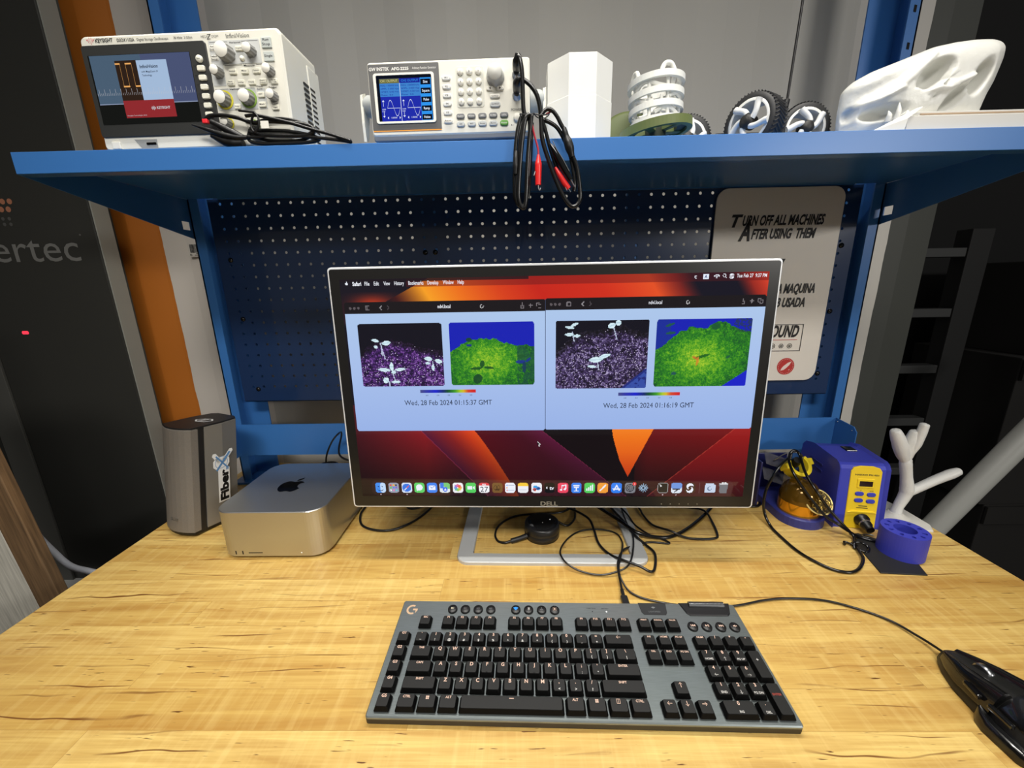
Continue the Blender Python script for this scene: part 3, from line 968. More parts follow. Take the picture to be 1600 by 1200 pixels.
ndvi(0.2564, 0.4623, 0.1865, 0.461, [(0, 0.47), (0.06, 0.40), (0.2, 0.30), (0.35, 0.24), (0.5, 0.26), (0.65, 0.33), (0.8, 0.37), (1, 0.37)], (0.45, 0.62, 0.33, 0.33),
     [(0.23, 0.27, 0.05, 0.03, 0, DG), (0.23, 0.36, 0.04, 0.02, 0, (20, 40, 150)), (0.38, 0.66, 0.035, 0.06, 10, DG), (0.31, 0.73, 0.09, 0.025, -5, DG), (0.46, 0.72, 0.08, 0.022, 6, DG), (0.32, 0.90, 0.07, 0.08, 30, (14, 62, 36)), (0.84, 0.63, 0.08, 0.03, 0, (20, 40, 150)), (0.93, 0.60, 0.05, 0.02, -40, (20, 40, 150)), (0.84, 0.54, 0.06, 0.03, 0, (26, 84, 40)), (0.88, 0.72, 0.03, 0.09, 0, (16, 50, 90))])
ndvi(0.7540, 0.9750, 0.186, 0.476, [(0, 0.45), (0.1, 0.36), (0.2, 0.22), (0.35, 0.12), (0.5, 0.14), (0.6, 0.07), (0.68, 0.03), (0.75, 0.08), (0.88, 0.14), (1, 0.2)], (0.47, 0.58, 0.34, 0.36),
     [(0.14, 0.08, 0.07, 0.018, -20, (24, 90, 60)), (0.15, 0.20, 0.07, 0.02, -5, (24, 90, 60)), (0.62, 0.11, 0.06, 0.05, 0, (20, 84, 46)), (0.50, 0.55, 0.11, 0.022, -16, (16, 86, 26)), (0.78, 0.56, 0.035, 0.018, -30, (24, 84, 60)), (0.21, 0.80, 0.035, 0.025, 0, (24, 70, 90)), (0.455, 0.62, 0.02, 0.07, 8, (206, 134, 40)), (0.43, 0.57, 0.05, 0.018, 30, (196, 110, 40))], True)
BAR = [(0.0, (70, 74, 130)), (0.1, (50, 56, 160)), (0.28, (20, 30, 200)), (0.42, (16, 40, 110)), (0.5, (14, 80, 40)), (0.62, (60, 150, 36)), (0.72, (170, 200, 40)), (0.78, (214, 180, 40)), (0.86, (210, 70, 36)), (1.0, (206, 24, 36))]
for (a, b_, c, d) in ((0.1758, 0.3165, 0.4825, 0.497), (0.6695, 0.8190, 0.5015, 0.516)):
    m_ = rr(a, b_, c, d)
    cc = lerpc(BAR, (U - a) / (b_ - a))
    img[m_] = cc[m_]

# row of program icons
HW, HH = 0.0136, 0.0248
DY = 0.957
put(rr(0.028, 0.972, 0.921, 0.996, 0.012), (90, 60, 70), 0.22)
def icon(cx, c, r=0.006, v=DY):
    put(rr(cx - HW, cx + HW, v - HH, v + HH, r), c)
ics = [0.0502, 0.0863, 0.1212, 0.1553, 0.1893, 0.2233, 0.2583, 0.2933, 0.3285, 0.3633, 0.3969, 0.4312, 0.4666, 0.5011, 0.5361, 0.571, 0.6054, 0.6397, 0.6753, 0.7099, 0.7444, 0.795, 0.8294, 0.8637, 0.914, 0.9488]
W_ = (236, 240, 250)
k = ics
icon(k[0], (60, 140, 236)); put(rr(k[0], k[0] + HW, DY - HH, DY + HH, 0.005), (190, 216, 248)); put(disc(k[0] - 0.005, DY - 0.006, 0.0014) | disc(k[0] + 0.005, DY - 0.006, 0.0014), (20, 40, 90)); put(disc(k[0], DY + 0.004, 0.008) & ~disc(k[0], DY, 0.0082) & (Vv > DY + 0.005), (20, 40, 90))
icon(k[1], (150, 156, 176))
for a in range(3):
    for b_ in range(3):
        put(rr(k[1] - 0.010 + a * 0.0072, k[1] - 0.0052 + a * 0.0072, DY - 0.017 + b_ * 0.0125, DY - 0.009 + b_ * 0.0125, 0.001), [(220, 80, 70), (90, 200, 110), (240, 240, 240), (250, 180, 60), (80, 130, 240), (230, 120, 190), (60, 60, 70), (120, 90, 220), (90, 200, 220)][a * 3 + b_])
icon(k[2], (214, 226, 246)); put(disc(k[2], DY, 0.0118), (48, 116, 224)); put(seg(k[2] - 0.006, DY + 0.011, k[2] + 0.006, DY - 0.011, 0.0011), W_); put(seg(k[2], DY, k[2] + 0.006, DY - 0.011, 0.0011), (230, 80, 70))
icon(k[3], (92, 208, 104)); put(disc(k[3], DY - 0.002, 0.0088), W_); put(poly([(k[3] - 0.008, DY + 0.008), (k[3] - 0.001, DY + 0.011), (k[3] - 0.007, DY + 0.018)]), W_)
icon(k[4], (60, 130, 240)); put(rr(k[4] - 0.009, k[4] + 0.009, DY - 0.011, DY + 0.011, 0.002), W_); put(seg(k[4] - 0.008, DY - 0.010, k[4], DY + 0.002, 0.0007) | seg(k[4] + 0.008, DY - 0.010, k[4], DY + 0.002, 0.0007), (90, 140, 230))
icon(k[5], (226, 232, 236)); put(rr(k[5] - HW, k[5] + HW, DY - HH, DY + HH, 0.006) & (U - k[5] > (Vv - DY) * 0.5 + 0.002) & (Vv < DY + 0.006), (120, 200, 120)); put(rr(k[5] - HW + 0.002, k[5] - 0.003, DY - HH, DY + 0.002), (60, 120, 230)); put(disc(k[5] + 0.001, DY + 0.008, 0.0066), (52, 110, 232)); put(poly([(k[5] + 0.001, DY + 0.001), (k[5] + 0.0045, DY + 0.014), (k[5] - 0.0025, DY + 0.014)]), W_)
icon(k[6], (240, 240, 244))
for a in range(8):
    put(disc(k[6] + 0.0062 * math.cos(a * PI / 4), DY + 0.0062 * ASP * math.sin(a * PI / 4), 0.0044), [(240, 150, 60), (240, 200, 70), (160, 200, 80), (90, 190, 150), (90, 150, 220), (150, 110, 210), (220, 100, 160), (236, 90, 70)][a], 0.85)
icon(k[7], (84, 206, 96)); put(rr(k[7] - 0.0095, k[7] + 0.0035, DY - 0.010, DY + 0.010, 0.003), W_); put(poly([(k[7] + 0.0045, DY - 0.002), (k[7] + 0.0095, DY - 0.009), (k[7] + 0.0095, DY + 0.009), (k[7] + 0.0045, DY + 0.002)]), W_)
icon(k[8], (244, 244, 248)); put(rr(k[8] - HW, k[8] + HW, DY - HH, DY + HH, 0.006) & (Vv < DY - HH * 0.42), (220, 66, 74))
icon(k[9], (120, 86, 44)); put(disc(k[9] - 0.001, DY, 0.0088) & ~disc(k[9] - 0.001, DY, 0.0074), (76, 52, 26)); put(disc(k[9] - 0.001, DY - 0.004, 0.0028) | (disc(k[9] - 0.001, DY + 0.012, 0.0055) & (Vv < DY + 0.011)), (76, 52, 26))
icon(k[10], W_)
for a in range(3):
    put(disc(k[10] - 0.008, DY - 0.013 + a * 0.013, 0.0018), [(80, 140, 240), (240, 150, 60), (230, 80, 80)][a]); put(seg(k[10] - 0.004, DY - 0.013 + a * 0.013, k[10] + 0.010, DY - 0.013 + a * 0.013, 0.0006), (170, 176, 196))
icon(k[11], (238, 238, 244)); put(rr(k[11] - HW, k[11] + HW, DY - HH, DY + HH, 0.006) & (Vv < DY - HH * 0.40), (246, 200, 60)); [put(seg(k[11] - 0.009, DY + a, k[11] + 0.009, DY + a, 0.0005), (190, 196, 214)) for a in (0.0, 0.010)]
icon(k[12], (238, 240, 246)); put(disc(k[12] - 0.003, DY - 0.002, 0.006), (60, 160, 226)); put(disc(k[12] - 0.005, DY + 0.009, 0.0046), (220, 90, 60)); put(disc(k[12] + 0.005, DY + 0.003, 0.0052), (40, 110, 190)); put(seg(k[12] - 0.008, DY + 0.012, k[12] + 0.009, DY + 0.001, 0.0012), (24, 50, 90))
icon(k[13], (10, 10, 14))
icon(k[14], (236, 70, 96)); put(disc(k[14] - 0.005, DY + 0.010, 0.0032) | disc(k[14] + 0.005, DY + 0.007, 0.0032) | seg(k[14] - 0.0026, DY + 0.009, k[14] - 0.0026, DY - 0.011, 0.0009) | seg(k[14] + 0.0074, DY + 0.006, k[14] + 0.0074, DY - 0.014, 0.0009) | seg(k[14] - 0.0026, DY - 0.011, k[14] + 0.0074, DY - 0.014, 0.0014), W_)
icon(k[15], (56, 130, 236)); put(rr(k[15] - 0.0085, k[15] + 0.0085, DY - 0.015, DY - 0.008, 0.001) | rr(k[15] - 0.006, k[15] + 0.006, DY - 0.006, DY - 0.001) | rr(k[15] - 0.0011, k[15] + 0.0011, DY, DY + 0.014) | rr(k[15] - 0.006, k[15] + 0.006, DY + 0.014, DY + 0.0165), W_)
icon(k[16], (80, 204, 92)); [put(rr(k[16] - 0.009 + a * 0.0048, k[16] - 0.006 + a * 0.0048, DY + 0.014 - hgt, DY + 0.014), W_) for a, hgt in enumerate((0.010, 0.018, 0.026, 0.030))]
icon(k[17], (240, 156, 56)); put(seg(k[17] - 0.007, DY + 0.013, k[17] + 0.007, DY - 0.013, 0.0018), W_)
icon(k[18], (44, 126, 240)); put(seg(k[18], DY - 0.014, k[18] - 0.007, DY + 0.012, 0.0014) | seg(k[18], DY - 0.014, k[18] + 0.007, DY + 0.012, 0.0014) | seg(k[18] - 0.0095, DY + 0.005, k[18] + 0.0095, DY + 0.005, 0.0013), W_)
icon(k[19], (124, 126, 134)); put(disc(k[19], DY, 0.0108) & ~disc(k[19], DY, 0.0086), (44, 46, 54)); put(disc(k[19], DY, 0.0066) & ~disc(k[19], DY, 0.0048), (44, 46, 54)); put(disc(k[19], DY, 0.0018), (44, 46, 54)); put(disc(k[19] + 0.0115, DY - 0.021, 0.0048), (232, 60, 60))
for a in range(12):
    put(seg(k[20], DY, k[20] + 0.0115 * math.cos(a * PI / 6), DY + 0.0115 * ASP * math.sin(a * PI / 6), 0.0009), (150, 180, 206))
put(disc(k[20], DY, 0.003), (40, 50, 66))
icon(k[21], (160, 160, 160)); put(rr(k[21] - HW + 0.0014, k[21] + HW - 0.0014, DY - HH + 0.0025, DY + HH - 0.0025, 0.005), (36, 32, 28)); put(seg(k[21] - 0.008, DY - 0.015, k[21] - 0.004, DY - 0.010, 0.0009) | seg(k[21] - 0.004, DY - 0.010, k[21] - 0.008, DY - 0.006, 0.0009), (230, 230, 230))
icon(k[22], (220, 228, 240)); put(rr(k[22] - HW, k[22] + HW, DY - HH, DY + 0.004, 0.005), (110, 150, 220)); put(rr(k[22] - 0.010, k[22] + 0.010, DY + 0.002, DY + 0.009), (40, 46, 60)); put(seg(k[22] - 0.004, DY + 0.020, k[22] + 0.004, DY + 0.007, 0.0013), (40, 46, 60))
icon(k[23], (66, 40, 26)); put((disc(k[23], DY - 0.008, 0.0088) & ~disc(k[23] + 0.003, DY - 0.001, 0.0066)) | (disc(k[23], DY + 0.009, 0.0088) & ~disc(k[23] - 0.003, DY + 0.002, 0.0066)), W_)
put(rr(k[24] - 0.013, k[24] + 0.015, DY - 0.016, DY + 0.023, 0.003) | rr(k[24] - 0.011, k[24] + 0.010, DY - 0.024, DY - 0.010, 0.003), (196, 210, 232)); put(disc(k[24], DY + 0.003, 0.006) & ~disc(k[24] + 0.001, DY + 0.001, 0.004), (110, 130, 160))
put(poly([(k[25] - 0.0115, DY - 0.021), (k[25] + 0.0115, DY - 0.021), (k[25] + 0.009, DY + 0.026), (k[25] - 0.009, DY + 0.026)]), (110, 112, 118)); put(seg(k[25] - 0.010, DY - 0.021, k[25] + 0.010, DY - 0.021, 0.0016), (210, 212, 216)); put(disc(k[25] - 0.003, DY - 0.023, 0.003) | disc(k[25] + 0.004, DY - 0.024, 0.003), (226, 228, 230))
for q in (0.7709, 0.888):
    put(rr(q - 0.0006, q + 0.0006, DY - HH, DY + HH), (110, 80, 84), 0.7)
for q in (k[0], k[2], k[21], k[22]):
    put(disc(q, 0.9915, 0.0014), (190, 170, 176))
# pointer
put(poly([(0.4692, 0.727), (0.4692, 0.748), (0.4718, 0.743), (0.4736, 0.751), (0.4752, 0.7495), (0.4735, 0.7415), (0.4768, 0.741)]), (240, 240, 240))
put(poly([(0.4700, 0.731), (0.4700, 0.744), (0.4716, 0.741), (0.4752, 0.7405)]), (20, 20, 22))
# status icons
put(disc(0.8347, 0.0166, 0.0032) & ~disc(0.8352, 0.0166, 0.0016), W_)
put(rr(0.851, 0.8645, 0.006, 0.0255, 0.002), (226, 236, 250))
put((disc(0.8825, 0.021, 0.0075) & ~disc(0.8825, 0.021, 0.0058) & (Vv < 0.016)) | (disc(0.8825, 0.021, 0.0042) & (Vv < 0.017)) | disc(0.8825, 0.021, 0.0012), W_)
put(disc(0.8995, 0.0125, 0.0036) & ~disc(0.8995, 0.0125, 0.0024), W_); put(seg(0.902, 0.018, 0.9045, 0.0225, 0.0008), W_)
put(rr(0.9115, 0.9215, 0.007, 0.0145, 0.002) | rr(0.9115, 0.9215, 0.017, 0.0245, 0.002), W_); put(disc(0.9185, 0.0108, 0.0014) | disc(0.9145, 0.0208, 0.0014), (90, 20, 24))
# logo mark at the left of the menu
def apple_mask(cu, cv, s):
    m_ = disc(cu - 0.26 * s, cv, 0.36 * s) | disc(cu + 0.26 * s, cv, 0.36 * s) | (disc(cu, cv + 0.2 * s * ASP, 0.42 * s))
    m_ &= ~disc(cu + 0.66 * s, cv - 0.05 * s * ASP, 0.27 * s)
    m_ |= (disc(cu + 0.1 * s, cv - 0.62 * s * ASP, 0.26 * s) & disc(cu + 0.28 * s, cv - 0.44 * s * ASP, 0.30 * s))
    return m_
put(apple_mask(0.0163, 0.0175, 0.0062), W_)
put(apple_mask(k[13] - 0.0075, DY, 0.0042), W_)

lut = np.where(img <= 0.04045, img / 12.92, ((np.clip(img, 0, 1) + 0.055) / 1.055) ** 2.4)
SW, SH = 0.630, 0.3545
nv = (GW + 1) * (GH + 1)
gx, gy = np.meshgrid(np.arange(GW + 1) / GW, np.arange(GH + 1) / GH)
co = np.stack([(gx - 0.5) * SW, (1 - gy) * SH, np.zeros_like(gx)], -1).reshape(-1, 3)
SMAT = PM @ FRONT @ T(0.0, 0.0215, 0.0009)
MM = np.array(SMAT)
cow = co @ MM[:3, :3].T + MM[:3, 3]
idx = np.arange(GW * GH)
r_, c_ = idx // GW, idx % GW
a0 = r_ * (GW + 1) + c_
quads = np.stack([a0 + GW + 1, a0 + GW + 2, a0 + 1, a0], -1).astype(np.int32)
me = bpy.data.meshes.new('screen')
me.vertices.add(nv); me.vertices.foreach_set('co', cow.astype(np.float32).ravel())
me.loops.add(quads.size); me.loops.foreach_set('vertex_index', quads.ravel())
me.polygons.add(len(quads)); me.polygons.foreach_set('loop_start', (np.arange(len(quads)) * 4).astype(np.int32))
me.update(calc_edges=True)
at = me.attributes.new('pixels', 'FLOAT_COLOR', 'FACE')
at.data.foreach_set('color', np.concatenate([lut.reshape(-1, 3), np.ones((GW * GH, 1))], 1).astype(np.float32).ravel())
sm_ = bpy.data.materials.new('lit_display')
sm_.use_nodes = True
nt = sm_.node_tree
b = nt.nodes['Principled BSDF']
b.inputs['Base Color'].default_value = (0.006, 0.006, 0.007, 1)
b.inputs['Roughness'].default_value = 0.035
b.inputs['Specular IOR Level'].default_value = 0.28
an = nt.nodes.new('ShaderNodeAttribute'); an.attribute_name = 'pixels'
nt.links.new(an.outputs['Color'], b.inputs['Emission Color'])
b.inputs['Emission Strength'].default_value = 1.0
me.materials.append(sm_)
scr = bpy.data.objects.new('screen', me)
col.objects.link(scr)
scr.parent = mon
# lettering on the display
DT = [glow('display_white', (240, 242, 250)), glow('display_ink', (30, 36, 56)), glow('display_blue', (40, 60, 110))]
def at_uv(u, v): return PM @ FRONT @ T((u - 0.5) * SW, 0.0215 + (1 - v) * SH, 0.0012)
mb = MB()
for s, u, u2 in (('Safari', 0.0308, 0.0520), ('File', 0.0602, 0.0720), ('Edit', 0.0825, 0.0950), ('View', 0.1059, 0.1215), ('History', 0.1317, 0.1550), ('Bookmarks', 0.1656, 0.2015), ('Develop', 0.2110, 0.2372), ('Window', 0.2478, 0.2735), ('Help', 0.2829, 0.2979)):
    mb.text(s, 0.0080, at_uv(u, 0.0262), 0, 'L', bold=0.03 if s == 'Safari' else 0.012, width=(u2 - u) * SW)
mb.text('Tue Feb 27  9:37 PM', 0.0072, at_uv(0.9272, 0.0215), 0, 'L', bold=0.012, width=0.0675 * SW)
mb.text('A', 0.0062, at_uv(0.8578, 0.0222), 2, bold=0.02)
mb.build('menu_text', DT, scr)
mb = MB()
mb.text('ndvi.local', 0.0074, at_uv(0.2475, 0.1245), 0, bold=0.02, width=0.031 * SW); mb.text('ndvi.local', 0.0074, at_uv(0.7465, 0.1225), 0, bold=0.01, width=0.031 * SW)
mb.build('address_text', DT, scr)
mb = MB()
mb.text('Wed, 28 Feb 2024 01:15:37 GMT', 0.0115, at_uv(0.2448, 0.5515), 1, width=0.222 * SW)
mb.build('date_text', DT, scr)
mb = MB()
mb.text('Wed, 28 Feb 2024 01:16:19 GMT', 0.0115, at_uv(0.7442, 0.5707), 1, width=0.2216 * SW)
mb.build('date_text', DT, scr)
mb = MB()
for (a, v) in ((0.1758, 0.5065), (0.6695, 0.5255)):
    for q, s in enumerate(('-0.8', '-0.4', '0.0', '0.4', '0.8')):
        mb.text(s, 0.0030, at_uv(a + 0.016 + q * 0.028, v + 0.003), 1)
mb.build('scale_text', DT, scr)
mb = MB()
mb.text('FEB', 0.0042, at_uv(k[8], DY - 0.0125), 0, bold=0.02); mb.text('27', 0.0135, at_uv(k[8], DY + 0.0205), 1)
mb.text('tv', 0.0090, at_uv(k[13] + 0.0055, DY + 0.009), 0, bold=0.02); mb.text('1', 0.0045, at_uv(k[19] + 0.0115, DY - 0.016), 0)
mb.build('icon_text', DT, scr)
# ================================================================== small desktop computer
ALU = mat('satin_aluminium', (190, 190, 188), 0.32, metal=0.9)
mac = thing('desktop_computer', 'square silver desktop computer with dark fruit mark lying left of the monitor', 'computer', (-0.451, 0.7065, 0))
mb = MB().slab(rrect(0.197, 0.197, 0.031, 10), 0.005, 0.095, 0, 0.0012, None, None, False, 0.0012)
mb.build('case', ALU, mac)
MB().slab(circle(0.086, 48), 0.0, 0.006, 0).build('foot_ring', RUBBER, mac)
def bez(p0, p1, p2, p3, n=8):
    return [tuple(Vector(p0) * (1 - t) ** 3 + 3 * Vector(p1) * t * (1 - t) ** 2 + 3 * Vector(p2) * t * t * (1 - t) + Vector(p3) * t ** 3) for t in [i / n for i in range(n)]]
def fruit(s):
    L_ = bez((0, 0.66), (-0.14, 0.66), (-0.28, 0.76), (-0.46, 0.76)) + bez((-0.46, 0.76), (-0.76, 0.76), (-1.0, 0.48), (-1.0, 0.05)) + bez((-1.0, 0.05), (-1.0, -0.55), (-0.62, -1.0), (-0.36, -1.0)) + bez((-0.36, -1.0), (-0.22, -1.0), (-0.16, -0.9), (0.02, -0.9)) + bez((0.02, -0.9), (0.2, -0.9), (0.28, -1.0), (0.44, -1.0)) + bez((0.44, -1.0), (0.62, -1.0), (0.82, -0.72), (0.92, -0.42)) + bez((0.92, -0.42), (0.62, -0.30), (0.54, -0.06), (0.54, 0.12)) + bez((0.54, 0.12), (0.54, 0.36), (0.68, 0.48), (0.82, 0.56)) + bez((0.82, 0.56), (0.70, 0.70), (0.56, 0.76), (0.40, 0.76)) + bez((0.40, 0.76), (0.22, 0.76), (0.14, 0.66), (0, 0.66))
    leaf = bez((0.02, 0.84), (0.0, 1.10), (0.24, 1.36), (0.46, 1.40)) + bez((0.46, 1.40), (0.48, 1.10), (0.26, 0.84), (0.02, 0.84))
    return [(a * s, b_ * s) for a, b_ in L_], [(a * s, b_ * s) for a, b_ in leaf]
body, leaf = fruit(0.0235)
mb = MB().flat(body, 0.0954, 0, T(-0.006, -0.004, 0)).flat(leaf, 0.0954, 0, T(-0.006, -0.004, 0))
mb.build('fruit_mark', mat('mirror_black', (8, 8, 9), 0.1), mac)
mb = MB()
for (xc, zc, w, h_) in ((-0.0665, 0.0135, 0.0024, 0.0078), (-0.054, 0.0135, 0.0024, 0.0078), (-0.0305, 0.0130, 0.026, 0.0019)):
    mb.flat(rrect(w, h_, min(w, h_) * 0.45, 3), 0, 0, T(xc, -0.09862, zc) @ FRONT)
mb.build('ports', INK, mac)
MB().flat(circle(0.0011, 10), 0, 0, T(0.0535, -0.09862, 0.0128) @ FRONT).build('power_light', glow('white_led', (250, 250, 245), 1.4), mac)

# ================================================================== loudspeaker
spk = thing('loudspeaker', 'silver and black desktop loudspeaker with a sticker on its side', 'speaker', (-0.690, 0.684, 0.0), (0, 0, R(-22.2)))
# local: x along the front, y depth, leaning back
LEAN = Matrix(((1, 0, 0, 0), (0, 1, 0.157, 0.0), (0, -0.06, 1, 0.008), (0, 0, 0, 1)))
SPK = mat('speaker_silver', (140, 136, 128), 0.42, metal=0.35)
GRL = mat('speaker_grille', (128, 122, 114), 0.55, metal=0.3, noise=0.12, nscale=900, bump=0.25, bscale=1500)
SBLK = mat('speaker_black', (26, 25, 25), 0.45)
H_ = 0.2085
W2 = 0.047
fr = [(-W2, 0.004)] + [(W2 * math.sin(R(a)) / math.sin(R(24)), 0.004 - 0.012 * (math.cos(R(a)) - math.cos(R(24))) / (1 - math.cos(R(24)))) for a in (-18, -12, -6, 0, 6, 12, 18)] + [(W2, 0.004), (W2, 0.016), (-W2, 0.016)]
MB().slab(fr, 0.004, H_, 0, 0.0025, LEAN).build('grille', GRL, spk)
MB().box(-W2 + 0.0015, W2 - 0.0015, 0.016, 0.028, 0.0, H_ + 0.001, 0, 0.002, 2, LEAN).build('black_band', SBLK, spk)
rear = [(W2, 0.028), (W2 + 0.001, 0.06), (W2 - 0.006, 0.092), (W2 - 0.02, 0.100), (-W2 + 0.02, 0.100), (-W2 + 0.006, 0.092), (-W2 - 0.001, 0.06), (-W2, 0.028)]
MB().slab(rear, 0.003, H_, 0, 0.002, LEAN).build('cabinet', SPK, spk)
topo = fr[:9] + rear[1:7]
topo = [(a * 0.985, 0.05 + (b_ - 0.05) * 0.985) for a, b_ in topo]
MB().slab(topo, H_ - 0.0005, H_ + 0.002, 0, 0.001, LEAN).build('top_cap', SBLK, spk)
MB().slab([(a * 0.96, 0.05 + (b_ - 0.05) * 0.96) for a, b_ in fr[:9] + rear[1:7]], -0.002, 0.0045, 0, 0, LEAN).build('foot', RUBBER, spk)
# hexagon sticker on top
mb = MB()
hexo = [(0.022 * math.cos(R(60 * i)), 0.012 * math.sin(R(60 * i))) for i in range(6)]
TM = LEAN @ T(0.008, 0.050, H_ + 0.0025) @ RZ(12)
mb.flat(hexo, 0, 0, TM).flat([(a * 0.78, b_ * 0.74) for a, b_ in hexo], 0.0003, 1, TM)
for k_ in (-0.006, 0.001):
    mb.flat([(k_ - 0.004, -0.006), (k_, -0.006), (k_ + 0.006, 0.006), (k_ + 0.002, 0.006)], 0.0006, 0, TM)
mb.build('hexagon_sticker', [mat('sticker_white', (235, 235, 232), 0.45), mat('sticker_black', (18, 18, 18), 0.4)], spk)
# maker's badge
mb = MB()
BM = LEAN @ T(0.006, -0.0086, 0.026) @ FRONT
mb.text('BOSE', 0.0085, BM, 0, 'C', bold=0.02, shear=0.3, xs=1.15)
mb.build('maker_badge', mat('chrome_letter', (205, 200, 190), 0.25, metal=0.8), spk)
# side sticker (reads upwards): white outline behind black letters, crossed tools above
SM = LEAN @ Matrix(((0, 0, 1, W2 + 0.0012), (1, 0, 0, 0.0), (0, 1, 0, 0), (0, 0, 0, 1)))
mb = MB()
mb.slab([(0.050, 0.044), (0.072, 0.044), (0.072, 0.112), (0.068, 0.116), (0.072, 0.122), (0.072, 0.132), (0.066, 0.139), (0.0475, 0.139), (0.041, 0.132), (0.041, 0.120), (0.047, 0.114), (0.050, 0.110)], 0.0, 0.0003, 0, 0, SM)
for (a0_, b0_, a1_, b1_) in ((0.060, 0.128, 0.076, 0.148), (0.054, 0.128, 0.0425, 0.146)):
    d = Vector((a1_ - a0_, b1_ - b0_)); d.normalize(); q_ = Vector((-d.y, d.x)) * 0.0042
    mb.flat([(a0_ - q_.x, b0_ - q_.y), (a0_ + q_.x, b0_ + q_.y), (a1_ + q_.x, b1_ + q_.y), (a1_ + d.x * 0.003, b1_ + d.y * 0.003), (a1_ - q_.x, b1_ - q_.y)][::-1], 0.0003, 0, SM)
mb.text('Fiber', 0.0215, SM @ T(0.0685, 0.047, 0.0005) @ RZ(90), 1, 'L', bold=0.05, width=0.064)
mb.ring(0.0115, 0.0122, 0.0003, 0.0005, 32, 2, SM @ T(0.0565, 0.127, 0))
for (a0_, b0_, a1_, b1_, w_) in ((0.047, 0.112, 0.073, 0.145, 0.0021), (0.069, 0.112, 0.046, 0.142, 0.0014)):
    d = Vector((a1_ - a0_, b1_ - b0_)); d.normalize(); q_ = Vector((-d.y, d.x)) * w_
    mb.flat([(a0_ - q_.x, b0_ - q_.y), (a0_ + q_.x, b0_ + q_.y), (a1_ + q_.x, b1_ + q_.y), (a1_ - q_.x, b1_ - q_.y)][::-1], 0.0007, 2, SM)
for k_ in range(4):
    mb.flat(rrect(0.0009, 0.006, 0.0003, 1, 0.0672 + k_ * 0.0014 - 0.002, 0.1115), 0.0009, 2, SM)
mb.build('side_sticker', [MATS['sticker_white'], MATS['sticker_black'], mat('sticker_blue', (92, 140, 190), 0.45)], spk)

# ================================================================== round control pod
pod = thing('control_pod', 'small round black control pod lying under the monitor inside the stand', 'control pod', (0.0405, 0.6745, 0))
MB().lathe([(0.030, 0.0), (0.0335, 0.001), (0.034, 0.011), (0.0332, 0.0125), (0.0332, 0.0135), (0.034, 0.015), (0.0335, 0.0265), (0.031, 0.0285), (0.0275, 0.0285)], 40).build('pod_body', mat('pod_black', (26, 26, 27), 0.35), pod)
MB().lathe([(0.0275, 0.0283), (0.026, 0.0289), (0.0, 0.0289)], 40, cap=False).build('touch_disc', mat('pod_disc', (30, 30, 31), 0.08), pod)
MB().flat(circle(0.0011, 10, 0.016, 0.006), 0.0291, 0).flat(circle(0.0007, 10, 0.001, -0.004), 0.0291, 0).build('indicator', glow('dim_led', (220, 220, 215), 1.0), pod)
mb = MB().tube([(-0.030, -0.018, 0.010), (-0.046, -0.0245, 0.008), (-0.060, -0.0285, 0.006)], 0.0046, 12, sub=3)
pl = mb.build('plug', BLACK, pod)
MB().tube([(-0.060, -0.0285, 0.006), (-0.0725, -0.0305, 0.004), (-0.0855, -0.0225, 0.0025), (-0.0915, -0.0025, 0.0025), (-0.0855, 0.0265, 0.0025), (-0.0625, 0.0535, 0.0025), (-0.0325, 0.0645, 0.0025), (0.0115, 0.0675, 0.0025), (0.05, 0.075, 0.0025), (0.09, 0.11, 0.0025)], 0.0022, 8).build('lead', CABLE, pod)

# ================================================================== cables on the bench
G_ = 'black cables tangled around the stand'
cable('usb_cable', 'thin black cable plugged into the back of the keyboard', [(0.155, 0.505, 0.010), (0.158, 0.532, 0.008), (0.161, 0.564, 0.0125), (0.167, 0.584, 0.0125), (0.181, 0.609, 0.0125), (0.204, 0.631, 0.004), (0.239, 0.644, 0.003), (0.275, 0.640, 0.003), (0.268, 0.652, 0.003), (0.251, 0.662, 0.003), (0.228, 0.692, 0.006), (0.219, 0.722, 0.012), (0.205, 0.76, 0.012), (0.17, 0.80, 0.004)], 0.0018, CABLE, group=G_)
plug = MB().box(-0.0052, 0.0052, -0.012, 0.010, -0.0036, 0.0036, 0, 0.0018, 2).tube([(0, 0.010, 0), (0.0012, 0.024, -0.0006)], 0.0028, 10, sub=2)
o = plug.build('usb_plug', BLACK)
o.location = (0.1545, 0.493, 0.0115)
tag(o, 'black cable plug pushed into the rear edge of the keyboard', 'plug')
cable('looped_cable', 'black cable making the sharp kinked bend over the right corner of the stand', [(0.100, 0.76, 0.006), (0.121, 0.716, 0.020), (0.136, 0.692, 0.020), (0.141, 0.668, 0.012), (0.144, 0.639, 0.005), (0.156, 0.608, 0.006), (0.176, 0.582, 0.0125), (0.198, 0.568, 0.0125), (0.215, 0.560, 0.008), (0.227, 0.575, 0.005), (0.238, 0.610, 0.005), (0.229, 0.633, 0.006), (0.214, 0.655, 0.012), (0.205, 0.70, 0.012), (0.19, 0.77, 0.006)], 0.0024, CABLE, group=G_)
